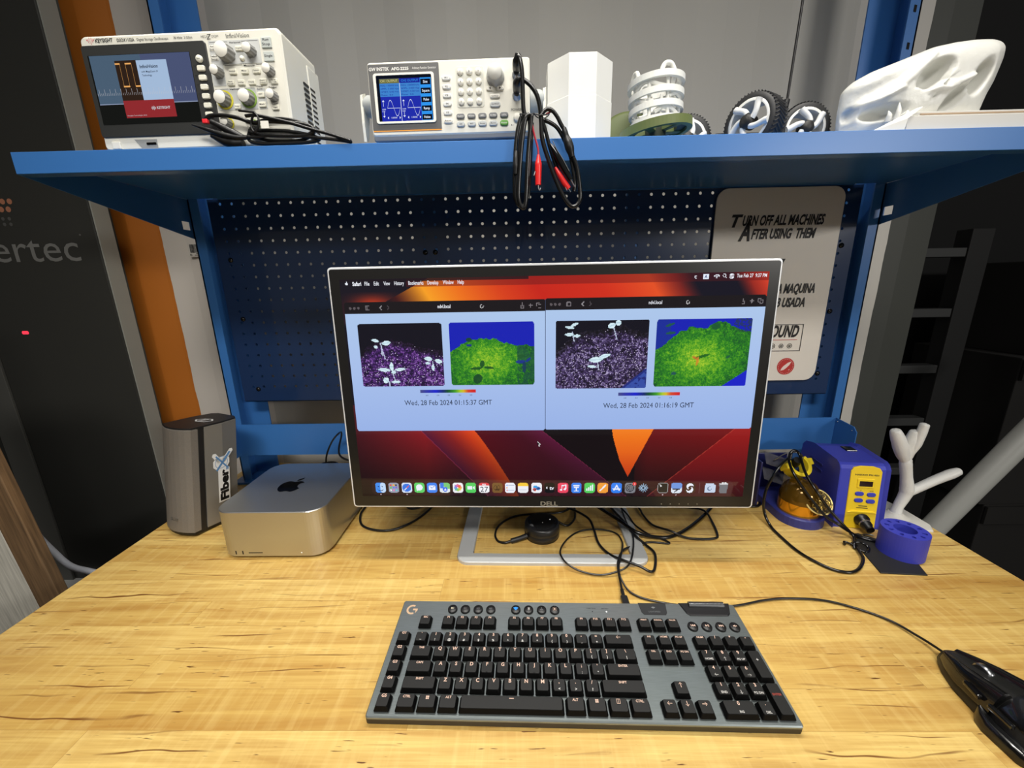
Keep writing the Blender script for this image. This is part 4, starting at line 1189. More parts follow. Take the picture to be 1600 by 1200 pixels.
mouse_path = [(0.215, 0.75, 0.006), (0.210, 0.689, 0.012), (0.211, 0.654, 0.012), (0.200, 0.612, 0.0125), (0.182, 0.573, 0.0125), (0.162, 0.561, 0.009), (0.131, 0.558, 0.004), (0.099, 0.566, 0.005), (0.076, 0.579, 0.0115), (0.069, 0.607, 0.0115), (0.083, 0.646, 0.005), (0.105, 0.673, 0.003), (0.130, 0.684, 0.003), (0.163, 0.683, 0.003), (0.185, 0.671, 0.003), (0.189, 0.645, 0.004), (0.181, 0.614, 0.0125), (0.169, 0.582, 0.016), (0.162, 0.563, 0.014), (0.160, 0.542, 0.012), (0.168, 0.524, 0.004), (0.182, 0.511, 0.003), (0.205, 0.502, 0.003), (0.235, 0.495, 0.003), (0.270, 0.490, 0.003), (0.323, 0.494, 0.003), (0.370, 0.504, 0.003), (0.415, 0.507, 0.003), (0.467, 0.500, 0.003), (0.517, 0.471, 0.003), (0.533, 0.437, 0.006), (0.537, 0.406, 0.011)]
cable('power_cable', 'thickest glossy black cable sweeping in a shallow arc right of the stand', [(0.47, 0.83, 0.0045), (0.416, 0.766, 0.0045), (0.376, 0.725, 0.0045), (0.323, 0.680, 0.0045), (0.282, 0.657, 0.0045), (0.249, 0.655, 0.007), (0.219, 0.662, 0.013), (0.198, 0.692, 0.016), (0.174, 0.724, 0.018), (0.149, 0.76, 0.02), (0.12, 0.80, 0.03)], 0.0034, mat('gloss_cable', (14, 14, 15), 0.16), group=G_, n=10)
cable('video_cable', 'thin black cable in a wide angular loop farthest right behind the stand', [(0.25, 0.80, 0.004), (0.255, 0.752, 0.004), (0.255, 0.733, 0.004), (0.263, 0.697, 0.004), (0.285, 0.667, 0.0115), (0.314, 0.655, 0.004), (0.345, 0.652, 0.003), (0.368, 0.655, 0.003), (0.377, 0.666, 0.003), (0.386, 0.704, 0.003), (0.383, 0.735, 0.0105), (0.360, 0.755, 0.006), (0.325, 0.766, 0.003), (0.28, 0.80, 0.003)], 0.0022, CABLE, group=G_)
cable('short_cable', 'black cable curling out behind the right of the round pod', [(0.072, 0.700, 0.0125), (0.092, 0.698, 0.003), (0.108, 0.716, 0.003), (0.115, 0.740, 0.003), (0.118, 0.79, 0.003)], 0.0022, CABLE, group=G_)
cable('desk_cable', 'black cable curving over the table between the silver computer and the stand', [(-0.345, 0.83, 0.003), (-0.3455, 0.778, 0.003), (-0.344, 0.742, 0.003), (-0.326, 0.705, 0.003), (-0.293, 0.688, 0.003), (-0.257, 0.689, 0.003), (-0.225, 0.715, 0.003), (-0.202, 0.755, 0.003), (-0.19, 0.80, 0.003)], 0.0024, CABLE)
cable('curled_cable', 'little black cable loop peeping out under the monitor left of the stand', [(-0.262, 0.83, 0.003), (-0.258, 0.785, 0.003), (-0.243, 0.765, 0.003), (-0.222, 0.760, 0.0085), (-0.20, 0.772, 0.0085), (-0.18, 0.80, 0.003)], 0.0024, CABLE)
cable('side_cable', 'short black cable poking out under the right corner of the monitor', [(0.44, 0.80, 0.003), (0.47, 0.772, 0.003), (0.492, 0.764, 0.003), (0.510, 0.764, 0.003), (0.523, 0.775, 0.003), (0.53, 0.792, 0.003), (0.515, 0.83, 0.003), (0.49, 0.86, 0.003)], 0.0028, CABLE)
cable('standing_cable', 'black wire rising before the blue rail beside the left of the monitor', [(-0.43, 0.842, 0.003), (-0.456, 0.840, 0.04), (-0.455, 0.84, 0.08), (-0.448, 0.84, 0.106), (-0.432, 0.84, 0.135), (-0.412, 0.835, 0.155), (-0.39, 0.80, 0.165), (-0.35, 0.70, 0.16), (-0.30, 0.685, 0.15)], 0.002, CABLE)
cable('bent_cable', 'black wire lying along the table edge behind the silver computer', [(-0.62, 0.955, 0.003), (-0.585, 0.965, 0.010), (-0.555, 0.968, 0.008), (-0.53, 0.972, 0.016), (-0.50, 0.97, 0.018), (-0.485, 0.965, 0.006), (-0.46, 0.93, 0.003)], 0.003, CABLE)

# ================================================================== keyboard
kb = thing('keyboard', 'full size black mechanical keyboard with slate top plate and orange lit legends', 'keyboard', (0.06094, 0.32869, 0.002), (0.07997, 0, -0.02038))
PLATE = mat('brushed_slate', (128, 136, 136), 0.36, metal=0.7, noise=0.14, nscale=60, stretch=(1, 60, 1))
ZT = 0.012
mb = MB().slab(rrect(0.4755, 0.1535, 0.003, 3, 0.0, 0.0732), 0.0, ZT - 0.0035, 0, 0.0, None, None, False, 0.001)
mb.build('under_case', BLACK, kb)
MB().slab(rrect(0.4755, 0.1535, 0.003, 3, 0.0, 0.0732), ZT - 0.0035, ZT, 0, 0.0012).build('top_plate', PLATE, kb)
for fx in (-0.19, 0.19):
    MB().box(fx - 0.012, fx + 0.012, 0.128, 0.136, -0.0125, 0.001, 0, 0.001).build('tilt_foot', RUBBER, kb)
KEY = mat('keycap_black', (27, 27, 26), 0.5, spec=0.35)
KSIDE = mat('keycap_side_shade', (5, 5, 5), 0.6, spec=0.12)  # sides blacker than the tops: shade under overhead light put into colour
LEG = glow('legend_orange', (252, 212, 186), 1.15)
LEGD = mat('legend_grey', (190, 188, 184), 0.6)
LEGR = glow('legend_red', (200, 92, 78), 0.9)
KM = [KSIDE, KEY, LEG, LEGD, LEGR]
def keycap(cx, cy, wu=1.0, hu=1.0, legs=(), name='keycap', mm=19.08):
    w, h_ = wu * 19.08 - 1.6, hu * 19.3 - 2.6
    w *= 1e-3; h_ *= 1e-3
    mb = MB()
    zb_, zt_ = 0.0022, 0.0082
    b0 = rrect(w, h_, 0.0012, 2); 
    t0 = rrect(w - 0.0040, h_ - 0.0030, 0.0016, 2, 0, 0.0004)
    t1 = rrect(w - 0.0047, h_ - 0.0038, 0.0016, 2, 0, 0.0004)
    n = len(b0)
    V = [(p[0], p[1], zb_) for p in b0] + [(p[0], p[1], zt_ - 0.0004) for p in t0] + [(p[0], p[1], zt_) for p in t1]
    F = []
    for k_ in range(2):
        for i in range(n):
            j = (i + 1) % n
            F.append((k_ * n + i, k_ * n + j, (k_ + 1) * n + j, (k_ + 1) * n + i))
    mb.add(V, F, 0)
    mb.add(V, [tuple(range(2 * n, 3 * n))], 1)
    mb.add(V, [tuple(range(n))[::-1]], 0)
    mb.slab(rrect(min(w, 0.008), 0.006, 0.001, 1), 0.0, zb_, 0)
    for (s, size, lx, ly, m_) in legs:
        mb.text(s, size * 1.22, T(lx, ly - 0.0004, zt_ + 0.00012), m_, 'C', bold=0.022)
    return mb, (cx * 1e-3, cy * 1e-3, ZT)
keys = []
def K(cx, cy, wu=1, hu=1, legs=(), name='keycap'):
    mb, loc = keycap(cx, cy, wu, hu, legs)
    o = mb.build(name, KM, kb)
    o.location = loc
    keys.append(o)
ROWS = dict(f=111.3, n=86.8, t=67.2, c=48.0, s=28.8, b=8.9)
ux = lambda c: -196.5 + (c - 0.5) * 19.08
def small(s, m_=2, sz=0.0030): return ((s, sz, 0, 0.0038, m_),)
def big(s): return ((s, 0.0048, 0, 0.0022, 2),)
def two(a, b_): return ((a, 0.0044, 0, 0.0026, 2), (b_, 0.0036, 0, -0.0050, 3))
K(-197.0, ROWS['f'], 1, 0.98, small('ESC'))
for base, names in ((-165.3, ('F1', 'F2', 'F3', 'F4')), (-74.4, ('F5', 'F6', 'F7', 'F8')), (17.0, ('F9', 'F10', 'F11', 'F12')), (101.0, ('PRINT', 'SCROLL', 'PAUSE'))):
    for i, s in enumerate(names):
        K(base + 19.08 * i, ROWS['f'], 1, 0.98, small(s, 2, 0.0034 if s[0] == 'F' else 0.0024))
for i, (a, b_) in enumerate(zip('`1234567890-=', '~!@#$%^&*()_+')):
    K(ux(i + 0.5), ROWS['n'], 1, 0.95, two(a, b_))
K(ux(14), ROWS['n'], 2, 0.95, ())
K(ux(0.75), ROWS['t'], 1.5, 1, small('TAB'))
for i, s in enumerate('QWERTYUIOP'):
    K(ux(2 + i), ROWS['t'], 1, 1, big(s))
K(ux(12), ROWS['t'], 1, 1, two('[', '{')); K(ux(13), ROWS['t'], 1, 1, two(']', '}')); K(ux(14.25), ROWS['t'], 1.5, 1, two('\\', '|'))
K(ux(0.875), ROWS['c'], 1.75, 1, small('CAPS'))
for i, s in enumerate('ASDFGHJKL'):
    K(ux(2.25 + i), ROWS['c'], 1, 1, big(s) + (((('-', 0.006, 0, -0.0072, 0),)) if s in 'FJ' else ()))
K(ux(11.25), ROWS['c'], 1, 1, two(';', ':')); K(ux(12.25), ROWS['c'], 1, 1, two("'", '"')); K(ux(13.875), ROWS['c'], 2.25, 1, small('ENTER'))
K(ux(1.125), ROWS['s'], 2.25, 1, small('SHIFT'))
for i, s in enumerate('ZXCVBNM'):
    K(ux(2.75 + i), ROWS['s'], 1, 1, big(s))
K(ux(9.75), ROWS['s'], 1, 1, two(',', '<')); K(ux(10.75), ROWS['s'], 1, 1, two('.', '>')); K(ux(11.75), ROWS['s'], 1, 1, two('/', '?'))
K(ux(13.625), ROWS['s'], 2.75, 1, small('SHIFT'))
for c, s in ((0.625, 'CTRL'), (1.875, 'WIN'), (3.125, 'ALT'), (10.625, 'ALT'), (11.875, 'WIN'), (13.125, 'MENU'), (14.375, 'CTRL')):
    K(ux(c), ROWS['b'], 1.25, 1, small(s) if s not in ('WIN', 'MENU') else ())
    if s == 'WIN':
        mb = MB()
        for a in (-1, 1):
            for b_ in (-1, 1):
                mb.flat(rrect(0.0016, 0.0016, 0.0001, 1, a * 0.00095, 0.0038 + b_ * 0.00095), 0.0084, 0)
        mb.build('window_mark', LEG, keys[-1])
    if s == 'MENU':
        mb = MB()
        for q in ((0, 0.0062), (0, 0.0016)):
            mb.flat(rrect(0.0038, 0.0004, 0.0001, 1, *q), 0.0084)
        for q in ((-0.0018, 0.0039), (0.0018, 0.0039), (0, 0.0039)):
            mb.flat(rrect(0.0004, 0.0046, 0.0001, 1, *q), 0.0084)
        mb.build('menu_mark', LEG, keys[-1])
K(ux(6.875), ROWS['b'], 6.25, 1, (), 'space_bar')
MB().flat(rrect(0.0055, 0.0007, 0.0002, 1, 0, 0.0045), 0.0084).build('bar_mark', LEG, keys[-1])
for i, (s, t_) in enumerate((('INS', 'DEL'), ('HOME', 'END'), ('PG UP', 'PG DN'))):
    K(101.0 + 19.08 * i, ROWS['n'], 1, 0.95, small(s, 2, 0.0026)); K(101.0 + 19.08 * i, ROWS['t'], 1, 1, small(t_, 2, 0.0026))
def arrow(ang, sc, cy):
    mb = MB()
    A = RZ(ang)
    pts = [(-0.0028, -0.0003), (0.0018, -0.0003), (0.0018, 0.0003), (-0.0028, 0.0003)]
    M_ = T(0, cy, 0.0084) @ A @ Matrix.Scale(sc, 4)
    mb.flat(pts, 0, 0, M_)
    mb.flat([(0.0008, 0.0019), (0.0028, 0.0), (0.0022, 0.0), (0.0003, 0.0019)][::-1], 0, 0, M_).flat([(0.0008, -0.0019), (0.0028, 0.0), (0.0022, 0.0), (0.0003, -0.0019)], 0, 0, M_)
    return mb
K(119.6, ROWS['s'], 1, 1); arrow(90, 1, 0.003).build('arrow_mark', LEG, keys[-1])
for i, an in enumerate((180, -90, 0)):
    K(100.5 + 19.08 * i, ROWS['b'], 1, 1); arrow(an, 1, 0.003).build('arrow_mark', LEG, keys[-1])
bk = [q for q in keys if abs(q.location.x - ux(14) * 1e-3) < 1e-6 and abs(q.location.y - ROWS['n'] * 1e-3) < 1e-6][0]
arrow(180, 1, 0.003).build('arrow_mark', LEG, bk)
NP = [166.0 + 19.08 * i for i in range(4)]
for i, s in enumerate(('NUM', '/', '*', '-')):
    K(NP[i], ROWS['n'], 1, 0.95, small(s, 2, 0.003 if i == 0 else 0.0044))
for r_n, row in (('t', (('7', 'HOME'), ('8', ''), ('9', 'PG UP'))), ('c', (('4', ''), ('5', ''), ('6', ''))), ('s', (('1', 'END'), ('2', ''), ('3', 'PG DN')))):
    for i, (a, b_) in enumerate(row):
        K(NP[i], ROWS[r_n], 1, 1, ((a, 0.0044, 0, 0.0032, 2),) + (((b_, 0.0028, 0, -0.0046, 3),) if b_ else ()))
        an = {'8': 90, '4': 180, '6': 0, '2': -90}.get(a)
        if an is not None:
            arrow(an, 0.8, -0.0036).build('arrow_mark', LEGD, keys[-1])
K(NP[0] + 9.54, ROWS['b'], 2, 1, (('0', 0.0044, 0, 0.0032, 2), ('INS', 0.0028, 0, -0.0046, 3)))
K(NP[2], ROWS['b'], 1, 1, (('.', 0.0044, 0, 0.0036, 2), ('DEL', 0.0028, 0, -0.0046, 3)))
K(NP[3], (ROWS['t'] + ROWS['c']) / 2, 1, 2, (('+', 0.0044, 0, 0.004, 3),)); K(NP[3], (ROWS['s'] + ROWS['b']) / 2, 1, 2, (('ENTER', 0.0027, 0, 0.004, 4),))
for i, r_n in enumerate('ntcsb'):
    K(-220.4, ROWS[r_n], 1, 0.95 if r_n == 'n' else 1, small('G%d' % (i + 1), 2, 0.004), 'macro_key')
RB = mat('round_button_black', (20, 20, 21), 0.4)
def rbtn(cx, cy, s, m_, blue=False):
    mb = MB().lathe([(0.0068, 0.0), (0.0066, 0.0026), (0.0058, 0.0033), (0.0, 0.0036)], 24, 0)
    if s:
        mb.text(s, 0.0036, T(0, -0.0013, 0.0038), 1, 'C', bold=0.012)
    o = mb.build('round_button', [RB, m_], kb)
    o.location = (cx * 1e-3, cy * 1e-3, ZT)
    return o
WLEG = glow('legend_white', (250, 236, 200), 1.1); DLEG = mat('legend_dim', (84, 84, 86), 0.6); BLEG = glow('legend_blue', (70, 160, 255), 1.2)
for cx, s, m_ in ((-163.5, 'M1', WLEG), (-145.2, 'M2', DLEG), (-126.8, 'M3', DLEG), (-108.7, 'MR', DLEG)):
    rbtn(cx, 134.5, s, m_)
def mark(o, fn, m_):
    mb = MB(); fn(mb); mb.build('button_mark', m_, o)
Z_ = 0.0039
o = rbtn(-73.0, 134.8, '', BLEG); mark(o, lambda q: (q.flat([(-0.0036, 0.0012), (0.0, 0.0028), (0.0036, 0.0012), (0.0, -0.0030)][::-1], Z_)), BLEG)
o = rbtn(-54.8, 134.8, '', LEGD); mark(o, lambda q: (q.flat(rrect(0.0005, 0.005, 0.0001, 1), Z_), q.flat([(0, 0.0025), (0.0016, 0.0012), (-0.0014, -0.0013), (-0.0014, -0.0018), (0.0022, 0.0012)][::-1], Z_), q.flat([(0, -0.0025), (0.0016, -0.0012), (-0.0014, 0.0013), (-0.0014, 0.0018), (0.0022, -0.0012)], Z_)), LEGD)
o = rbtn(-36.3, 134.8, '', DLEG); mark(o, lambda q: (q.flat(rrect(0.0012, 0.0024, 0.0005, 2, 0, 0.0012), Z_), q.flat(rrect(0.0044, 0.0018, 0.0006, 2, 0, -0.0014), Z_)), DLEG)
o = rbtn(-17.9, 134.8, '', LEG); mark(o, lambda q: (q.flat(circle(0.0012, 12), Z_), [q.flat(rrect(0.0014, 0.0004, 0.0001, 1), Z_, 0, RZ(a * 45) @ T(0.0027, 0, 0)) for a in range(8)]), LEG)
tri = lambda q, x_, d: q.flat([(x_ - 0.0012 * d, -0.0016), (x_ + 0.0012 * d, 0.0), (x_ - 0.0012 * d, 0.0016)][::(1 if d > 0 else -1)], Z_)
o = rbtn(166.2, 112.0, '', LEG); mark(o, lambda q: (tri(q, 0.0016, -1), tri(q, -0.0008, -1), q.flat(rrect(0.0006, 0.0032, 0.0001, 1, -0.0026, 0), Z_)), LEG)
o = rbtn(184.6, 112.0, '', LEG); mark(o, lambda q: (tri(q, -0.001, 1), q.flat(rrect(0.0006, 0.0032, 0.0001, 1, 0.001, 0), Z_), q.flat(rrect(0.0006, 0.0032, 0.0001, 1, 0.0022, 0), Z_)), LEG)
o = rbtn(203.1, 112.0, '', LEG); mark(o, lambda q: (tri(q, -0.0016, 1), tri(q, 0.0008, 1), q.flat(rrect(0.0006, 0.0032, 0.0001, 1, 0.0026, 0), Z_)), LEG)
o = rbtn(221.4, 112.0, '', LEG); mark(o, lambda q: (tri(q, -0.0008, -1), q.flat(rrect(0.0012, 0.0016, 0.0001, 1, -0.0018, 0), Z_), q.flat(rrect(0.0022, 0.0004, 0.0001, 1), Z_, 0, T(0.0016, 0, 0) @ RZ(45)), q.flat(rrect(0.0022, 0.0004, 0.0001, 1), Z_, 0, T(0.0016, 0, 0) @ RZ(-45))), LEG)
mb = MB().flat([(0.1028, 0.1499), (0.1042, 0.134), (0.107, 0.1302), (0.137, 0.1302), (0.1395, 0.134), (0.1421, 0.1499)], ZT + 0.0002, 0)
mb.text('LIGHTSPEED', 0.0030, T(0.1225, 0.1345, ZT + 0.0004), 1, 'C')
mb.flat([(0.1195, 0.1425), (0.1225, 0.1440), (0.1255, 0.1425), (0.1225, 0.1405)][::-1], ZT + 0.0004, 1)
mb.build('receiver_badge', [mat('badge_black', (36, 38, 40), 0.5), mat('badge_grey', (108, 112, 114), 0.5)], kb)
mb = MB().slab([(0.1605, 0.150), (0.166, 0.1330), (0.170, 0.1295), (0.2215, 0.1295), (0.2255, 0.1330), (0.2315, 0.150)], ZT - 0.0004, ZT + 0.0018, 0, 0.001)
rh = mb.build('roller_housing', BLACK, kb)
MB().tube([(0.173, 0.1455, ZT + 0.0022), (0.2215, 0.1455, ZT + 0.0022)], 0.0045, 24, sub=2).build('volume_roller', mat('roller_metal', (120, 122, 124), 0.25, metal=0.9), rh)
def glogo():
    mb = MB()
    ro, ri = 0.0079, 0.0052
    a0, a1, nn = 62, 300, 22
    V = []
    for i in range(nn + 1):
        a = R(a0 + (a1 - a0) * i / nn)
        V += [(ri * math.cos(a), ri * math.sin(a), 0), (ro * math.cos(a), ro * math.sin(a), 0)]
    mb.add(V, [(2 * i, 2 * i + 1, 2 * i + 3, 2 * i + 2) for i in range(nn)])
    mb.flat([(0.0012, -0.0012), (0.0080, -0.0012), (0.0080, 0.0016), (0.0012, 0.0016)])
    mb.flat([(0.0054, -0.0062), (0.0080, -0.0012), (0.0054, -0.0012)])
    return mb
o = glogo().build('corner_logo', glow('logo_peach', (246, 206, 166), 0.95), kb)
o.location = (-0.2222, 0.1342, ZT + 0.0003)
MB().flat(circle(0.0011, 10, 0.0552, 0.1345), ZT + 0.0003).build('battery_light', glow('white_led', (250, 250, 245), 1.4), kb)
mb = MB().flat(circle(0.0008, 10, 0.0354, 0.1345), ZT + 0.0003, 0)
mb.text('CAPS LOCK', 0.0024, T(0.0345, 0.1388, ZT + 0.0003), 0).text('BATTERY', 0.0024, T(0.0540, 0.1388, ZT + 0.0003), 0)
mb.build('indicator_text', INK, kb)

# ================================================================== mouse
mouse = thing('mouse', 'angular gloss black wired mouse at the right front of the bench', 'mouse', (0.537, 0.345, 0), (0, 0, 0))
MG = mat('mouse_gloss', (14, 14, 15), 0.2, coat=0.4)
MM_ = mat('mouse_matte', (26, 26, 25), 0.4)
def loft(secs, m, cap=True, n=20, smooth=True):
    # secs: (y, left, right, zbottom, ztop, crown exponent)
    mb = MB()
    V = []; F = []
    for (y, l, r_, zb_, zt_, ex_) in secs:
        for i in range(n + 1):
            t = -1 + 2 * i / n
            x_ = l + (r_ - l) * (i / n)
            z_ = zb_ + (zt_ - zb_) * (1 - abs(t) ** ex_)
            V.append((x_, y, z_))
        for i in range(n + 1):
            x_ = r_ + (l - r_) * (i / n)
            V.append((x_, y, zb_ - 0.0001))
    k_ = 2 * (n + 1)
    for s in range(len(secs) - 1):
        for i in range(k_):
            j = (i + 1) % k_
            F.append((s * k_ + i, s * k_ + j, (s + 1) * k_ + j, (s + 1) * k_ + i))
    mb.add(V, F, m, None, smooth)
    mb.add(V, [tuple(range(k_))[::-1], tuple(range((len(secs) - 1) * k_, len(secs) * k_))], m)
    return mb
# y relative to 0.345 (nose at +0.062, tail at -0.075)
loft([(-0.075, -0.020, 0.020, 0.003, 0.018, 3), (-0.066, -0.030, 0.029, 0.002, 0.032, 2.6), (-0.045, -0.036, 0.034, 0.002, 0.039, 2.6), (-0.02, -0.036, 0.035, 0.002, 0.040, 2.6), (0.0, -0.033, 0.033, 0.002, 0.036, 2.8), (0.025, -0.029, 0.029, 0.002, 0.029, 3), (0.045, -0.021, 0.022, 0.002, 0.024, 3), (0.058, -0.013, 0.015, 0.003, 0.020, 3), (0.063, -0.009, 0.011, 0.005, 0.016, 3)], 0).build('shell', MM_, mouse)
loft([(-0.012, 0.0065, 0.0335, 0.012, 0.0412, 2.4), (0.004, 0.0062, 0.033, 0.012, 0.038, 2.4), (0.026, 0.006, 0.030, 0.010, 0.0315, 2.4), (0.044, 0.005, 0.0235, 0.009, 0.026, 2.4), (0.060, 0.004, 0.015, 0.009, 0.0205, 2.4)], 0).build('right_button', MG, mouse)
loft([(-0.012, -0.0335, -0.0065, 0.014, 0.0412, 2.4), (0.004, -0.033, -0.0062, 0.014, 0.038, 2.4), (0.026, -0.029, -0.006, 0.012, 0.0315, 2.4), (0.044, -0.021, -0.005, 0.011, 0.026, 2.4), (0.057, -0.0125, -0.004, 0.011, 0.0205, 2.4)], 0).build('left_button', MG, mouse)
MB().lathe([(0.0085, -0.0035), (0.0102, -0.0025), (0.0102, 0.0025), (0.0085, 0.0035)], 24, 0, T(0, 0.024, 0.0255) @ RY(90)).build('scroll_wheel', STEEL, mouse)
loft([(-0.075, -0.012, 0.012, 0.014, 0.0225, 2.6), (-0.062, -0.022, 0.022, 0.018, 0.036, 2.4), (-0.04, -0.028, 0.028, 0.022, 0.0418, 2.4), (-0.0135, -0.027, 0.028, 0.022, 0.0422, 2.4)], 0).build('palm_cover', MG, mouse)
loft([(-0.066, -0.034, -0.026, 0.002, 0.010, 4), (-0.05, -0.0445, -0.028, 0.0015, 0.012, 4), (-0.02, -0.0455, -0.028, 0.0015, 0.013, 4), (-0.010, -0.042, -0.028, 0.0015, 0.014, 4), (-0.004, -0.036, -0.028, 0.002, 0.016, 4)], 0).build('thumb_rest', MG, mouse)
for y0_, y1_ in ((-0.036, -0.012), (-0.010, 0.010)):
    MB().box(-0.0352, -0.030, y0_, y1_, 0.021, 0.027, 0, 0.002, 2, Matrix.Rotation(R(-3 if y0_ < -0.02 else -11), 4, 'Z')).build('side_button', MG, mouse)
MB().tube(mouse_path, 0.0016, 8, sub=6).build('cable', CABLE, mouse, world=True)
# ================================================================== soldering station
SB = mat('station_blue', (58, 66, 178), 0.42, bump=0.05, bscale=900)
SYE = mat('station_yellow', (238, 204, 40), 0.42)
st = thing('soldering_station', 'blue and yellow soldering station with four buttons at the right of the bench', 'soldering station', (0.6555, 0.6875, 0), (0, 0, R(-8.4)))
side = [(0.0, 0.0), (0.0, 0.006), (0.010, 0.121), (0.014, 0.127), (0.020, 0.130), (0.095, 0.133), (0.122, 0.127), (0.130, 0.118), (0.132, 0.006), (0.130, 0.0)]
MX = Matrix(((0, 0, 1, -0.043), (1, 0, 0, 0), (0, 1, 0, 0), (0, 0, 0, 1)))
mb = MB().slab(side, 0.0, 0.086, 0, 0.005, MX, None, False, 0.005)
mb.build('housing', SB, st)
# front plane helper: leans back by 10/115
def FP(x_, z_, d=0.0):
    return T(x_, (z_ - 0.006) * 10 / 115.0 - 0.0005 - d, z_) @ Matrix(((1, 0, 0, 0), (0, 10 / 115.0, -1, 0), (0, 1, 10 / 115.0, 0), (0, 0, 0, 1)))
yl = [(-0.0215, -0.063), (0.0315, -0.063), (0.0315, 0.053), (0.027, 0.060), (0.016, 0.0635), (-0.006, 0.0635), (-0.0175, 0.060), (-0.0215, 0.053)]
pan = MB().slab(yl, -0.002, 0.0014, 0, 0.0008, FP(0, 0.064))
pan.slab(rrect(0.030, 0.019, 0.002, 2), 0.0014, 0.0030, 0, 0.001, FP(0.0055, 0.0935))
pan.slab([(-0.020, 0.0), (0.030, 0.0), (0.024, 0.003), (-0.012, 0.003)], 0.0012, 0.0042, 0, 0.0005, FP(0.0, 0.0345))
pan = pan.build('front_panel', SYE, st)
MB().flat(rrect(0.0225, 0.0105, 0.0006, 2), 0.00315, 0, FP(0.0055, 0.0930)).build('display', mat('display_dark', (34, 12, 12), 0.15), st)
mb = MB()
for bx_, bz_ in ((-0.003, 0.0725), (0.0175, 0.0715), (-0.003, 0.0590), (0.0175, 0.0580)):
    b_ = MB().slab(rrect(0.0150, 0.0082, 0.0041, 5), 0.001, 0.0034, 0, 0.0008, FP(bx_, bz_))
    b_.build('button', SB, st)
mb = MB()
mb.text('HAKKO FX-951', 0.0045, FP(0.0058, 0.1090) @ T(0, 0, 0.0016), 0, 'C', bold=0.03, width=0.040)
for x_, z_, s in ((-0.001, 0.0785, 'UP'), (0.0175, 0.0778, 'ENTER')):
    mb.text(s, 0.0022, FP(x_, z_) @ T(0, 0, 0.0016), 0, 'C', bold=0.02)
mb.text('Phoenix', 0.0030, FP(0.006, 0.0465) @ T(0, 0, 0.0016), 0, 'C', bold=0.02, width=0.016) if False else mb.flat(rrect(0.015, 0.0016, 0.0006, 2), 0.0016, 0, FP(0.006, 0.0475))
mb.flat(rrect(0.020, 0.0014, 0.0003, 1), 0.0016, 0, FP(0.005, 0.0435))
mb.build('panel_lettering', INK, st)
MB().box(0.004, 0.024, 0.070, 0.092, 0.130, 0.1345, 0, 0.001, 2, RX(0)).build('power_switch', GLOSSBLACK, st)
for k_ in range(2):
    MB().slab(rrect(0.046, 0.006, 0.003, 4), 0, 0.0014, 0, 0.0006, T(-0.0432, 0.078, 0.104 - k_ * 0.013) @ Matrix(((0, 0, -1, 0), (1, 0, 0, 0), (0, 1, 0, 0), (0, 0, 0, 1)))).build('louvre', mat('station_blue_dark', (34, 40, 116), 0.5), st)
cn = MB().lathe([(0.0125, 0.0), (0.0125, 0.006), (0.0095, 0.007), (0.0092, 0.020), (0.0072, 0.022), (0.0068, 0.030)], 24, 0, FP(0.006, 0.0215) @ T(0, 0, 0.001) @ RX(18))
cn = cn.build('connector', RUBBER, st)
MB().ring(0.0093, 0.0099, 0.0125, 0.0150, 24, 0, FP(0.006, 0.0215) @ T(0, 0, 0.001) @ RX(18)).build('connector_ring', STEEL, cn)
cable('iron_cable', 'black soldering iron cable making the big loop in front of the station', [(0.668, 0.648, 0.010), (0.669, 0.642, 0.006), (0.661, 0.638, 0.0045), (0.648, 0.642, 0.0045), (0.632, 0.652, 0.006), (0.613, 0.656, 0.016), (0.594, 0.657, 0.029), (0.577, 0.670, 0.040), (0.564, 0.684, 0.058), (0.549, 0.701, 0.083), (0.540, 0.718, 0.105), (0.543, 0.738, 0.120), (0.551, 0.750, 0.130), (0.560, 0.752, 0.137), (0.572, 0.752, 0.128), (0.566, 0.722, 0.104), (0.569, 0.692, 0.081), (0.589, 0.679, 0.049), (0.613, 0.664, 0.020), (0.621, 0.650, 0.008), (0.612, 0.636, 0.0045), (0.600, 0.614, 0.006), (0.590, 0.592, 0.0052), (0.565, 0.570, 0.003), (0.540, 0.562, 0.003), (0.515, 0.575, 0.003), (0.496, 0.613, 0.003), (0.492, 0.659, 0.003), (0.492, 0.690, 0.005), (0.489, 0.708, 0.022), (0.487, 0.712, 0.049), (0.491, 0.715, 0.072), (0.500, 0.715, 0.100), (0.516, 0.722, 0.120), (0.535, 0.735, 0.126), (0.550, 0.752, 0.120), (0.560, 0.765, 0.112)], 0.0026, mat('iron_cable_black', (13, 13, 14), 0.22), n=10)

# ================================================================== iron holder
ho = thing('iron_holder', 'blue soldering iron holder with a gold cup of brass wool', 'iron holder', (0.568, 0.745, 0))
arc = [(0.0435 * math.cos(R(a)), -0.021 + 0.0435 * math.sin(R(a))) for a in range(180, 361, 12)]
MB().slab(arc + [(0.0435, 0.075), (-0.0435, 0.075)], 0.0, 0.019, 0, 0.002).build('base', mat('holder_blue', (46, 52, 124), 0.45), ho)
GOLD = mat('amber_gold', (226, 160, 40), 0.16, metal=0.75)
MB().lathe([(0.0365, 0.016), (0.0372, 0.026), (0.0368, 0.043)], 40, 0, T(0.0, -0.019, 0)).build('cup', GOLD, ho)
MB().lathe([(0.0369, 0.043), (0.0360, 0.054), (0.032, 0.066), (0.024, 0.077), (0.012, 0.083), (0.0, 0.0845)], 40, 0, T(0.0, -0.019, 0), cap=False).build('dome', mat('smoked_amber', (104, 76, 22), 0.12, metal=0.5), ho)
OM = T(0.0135, -0.0500, 0.0535) @ aim((-0.02, -0.76, 0.65))
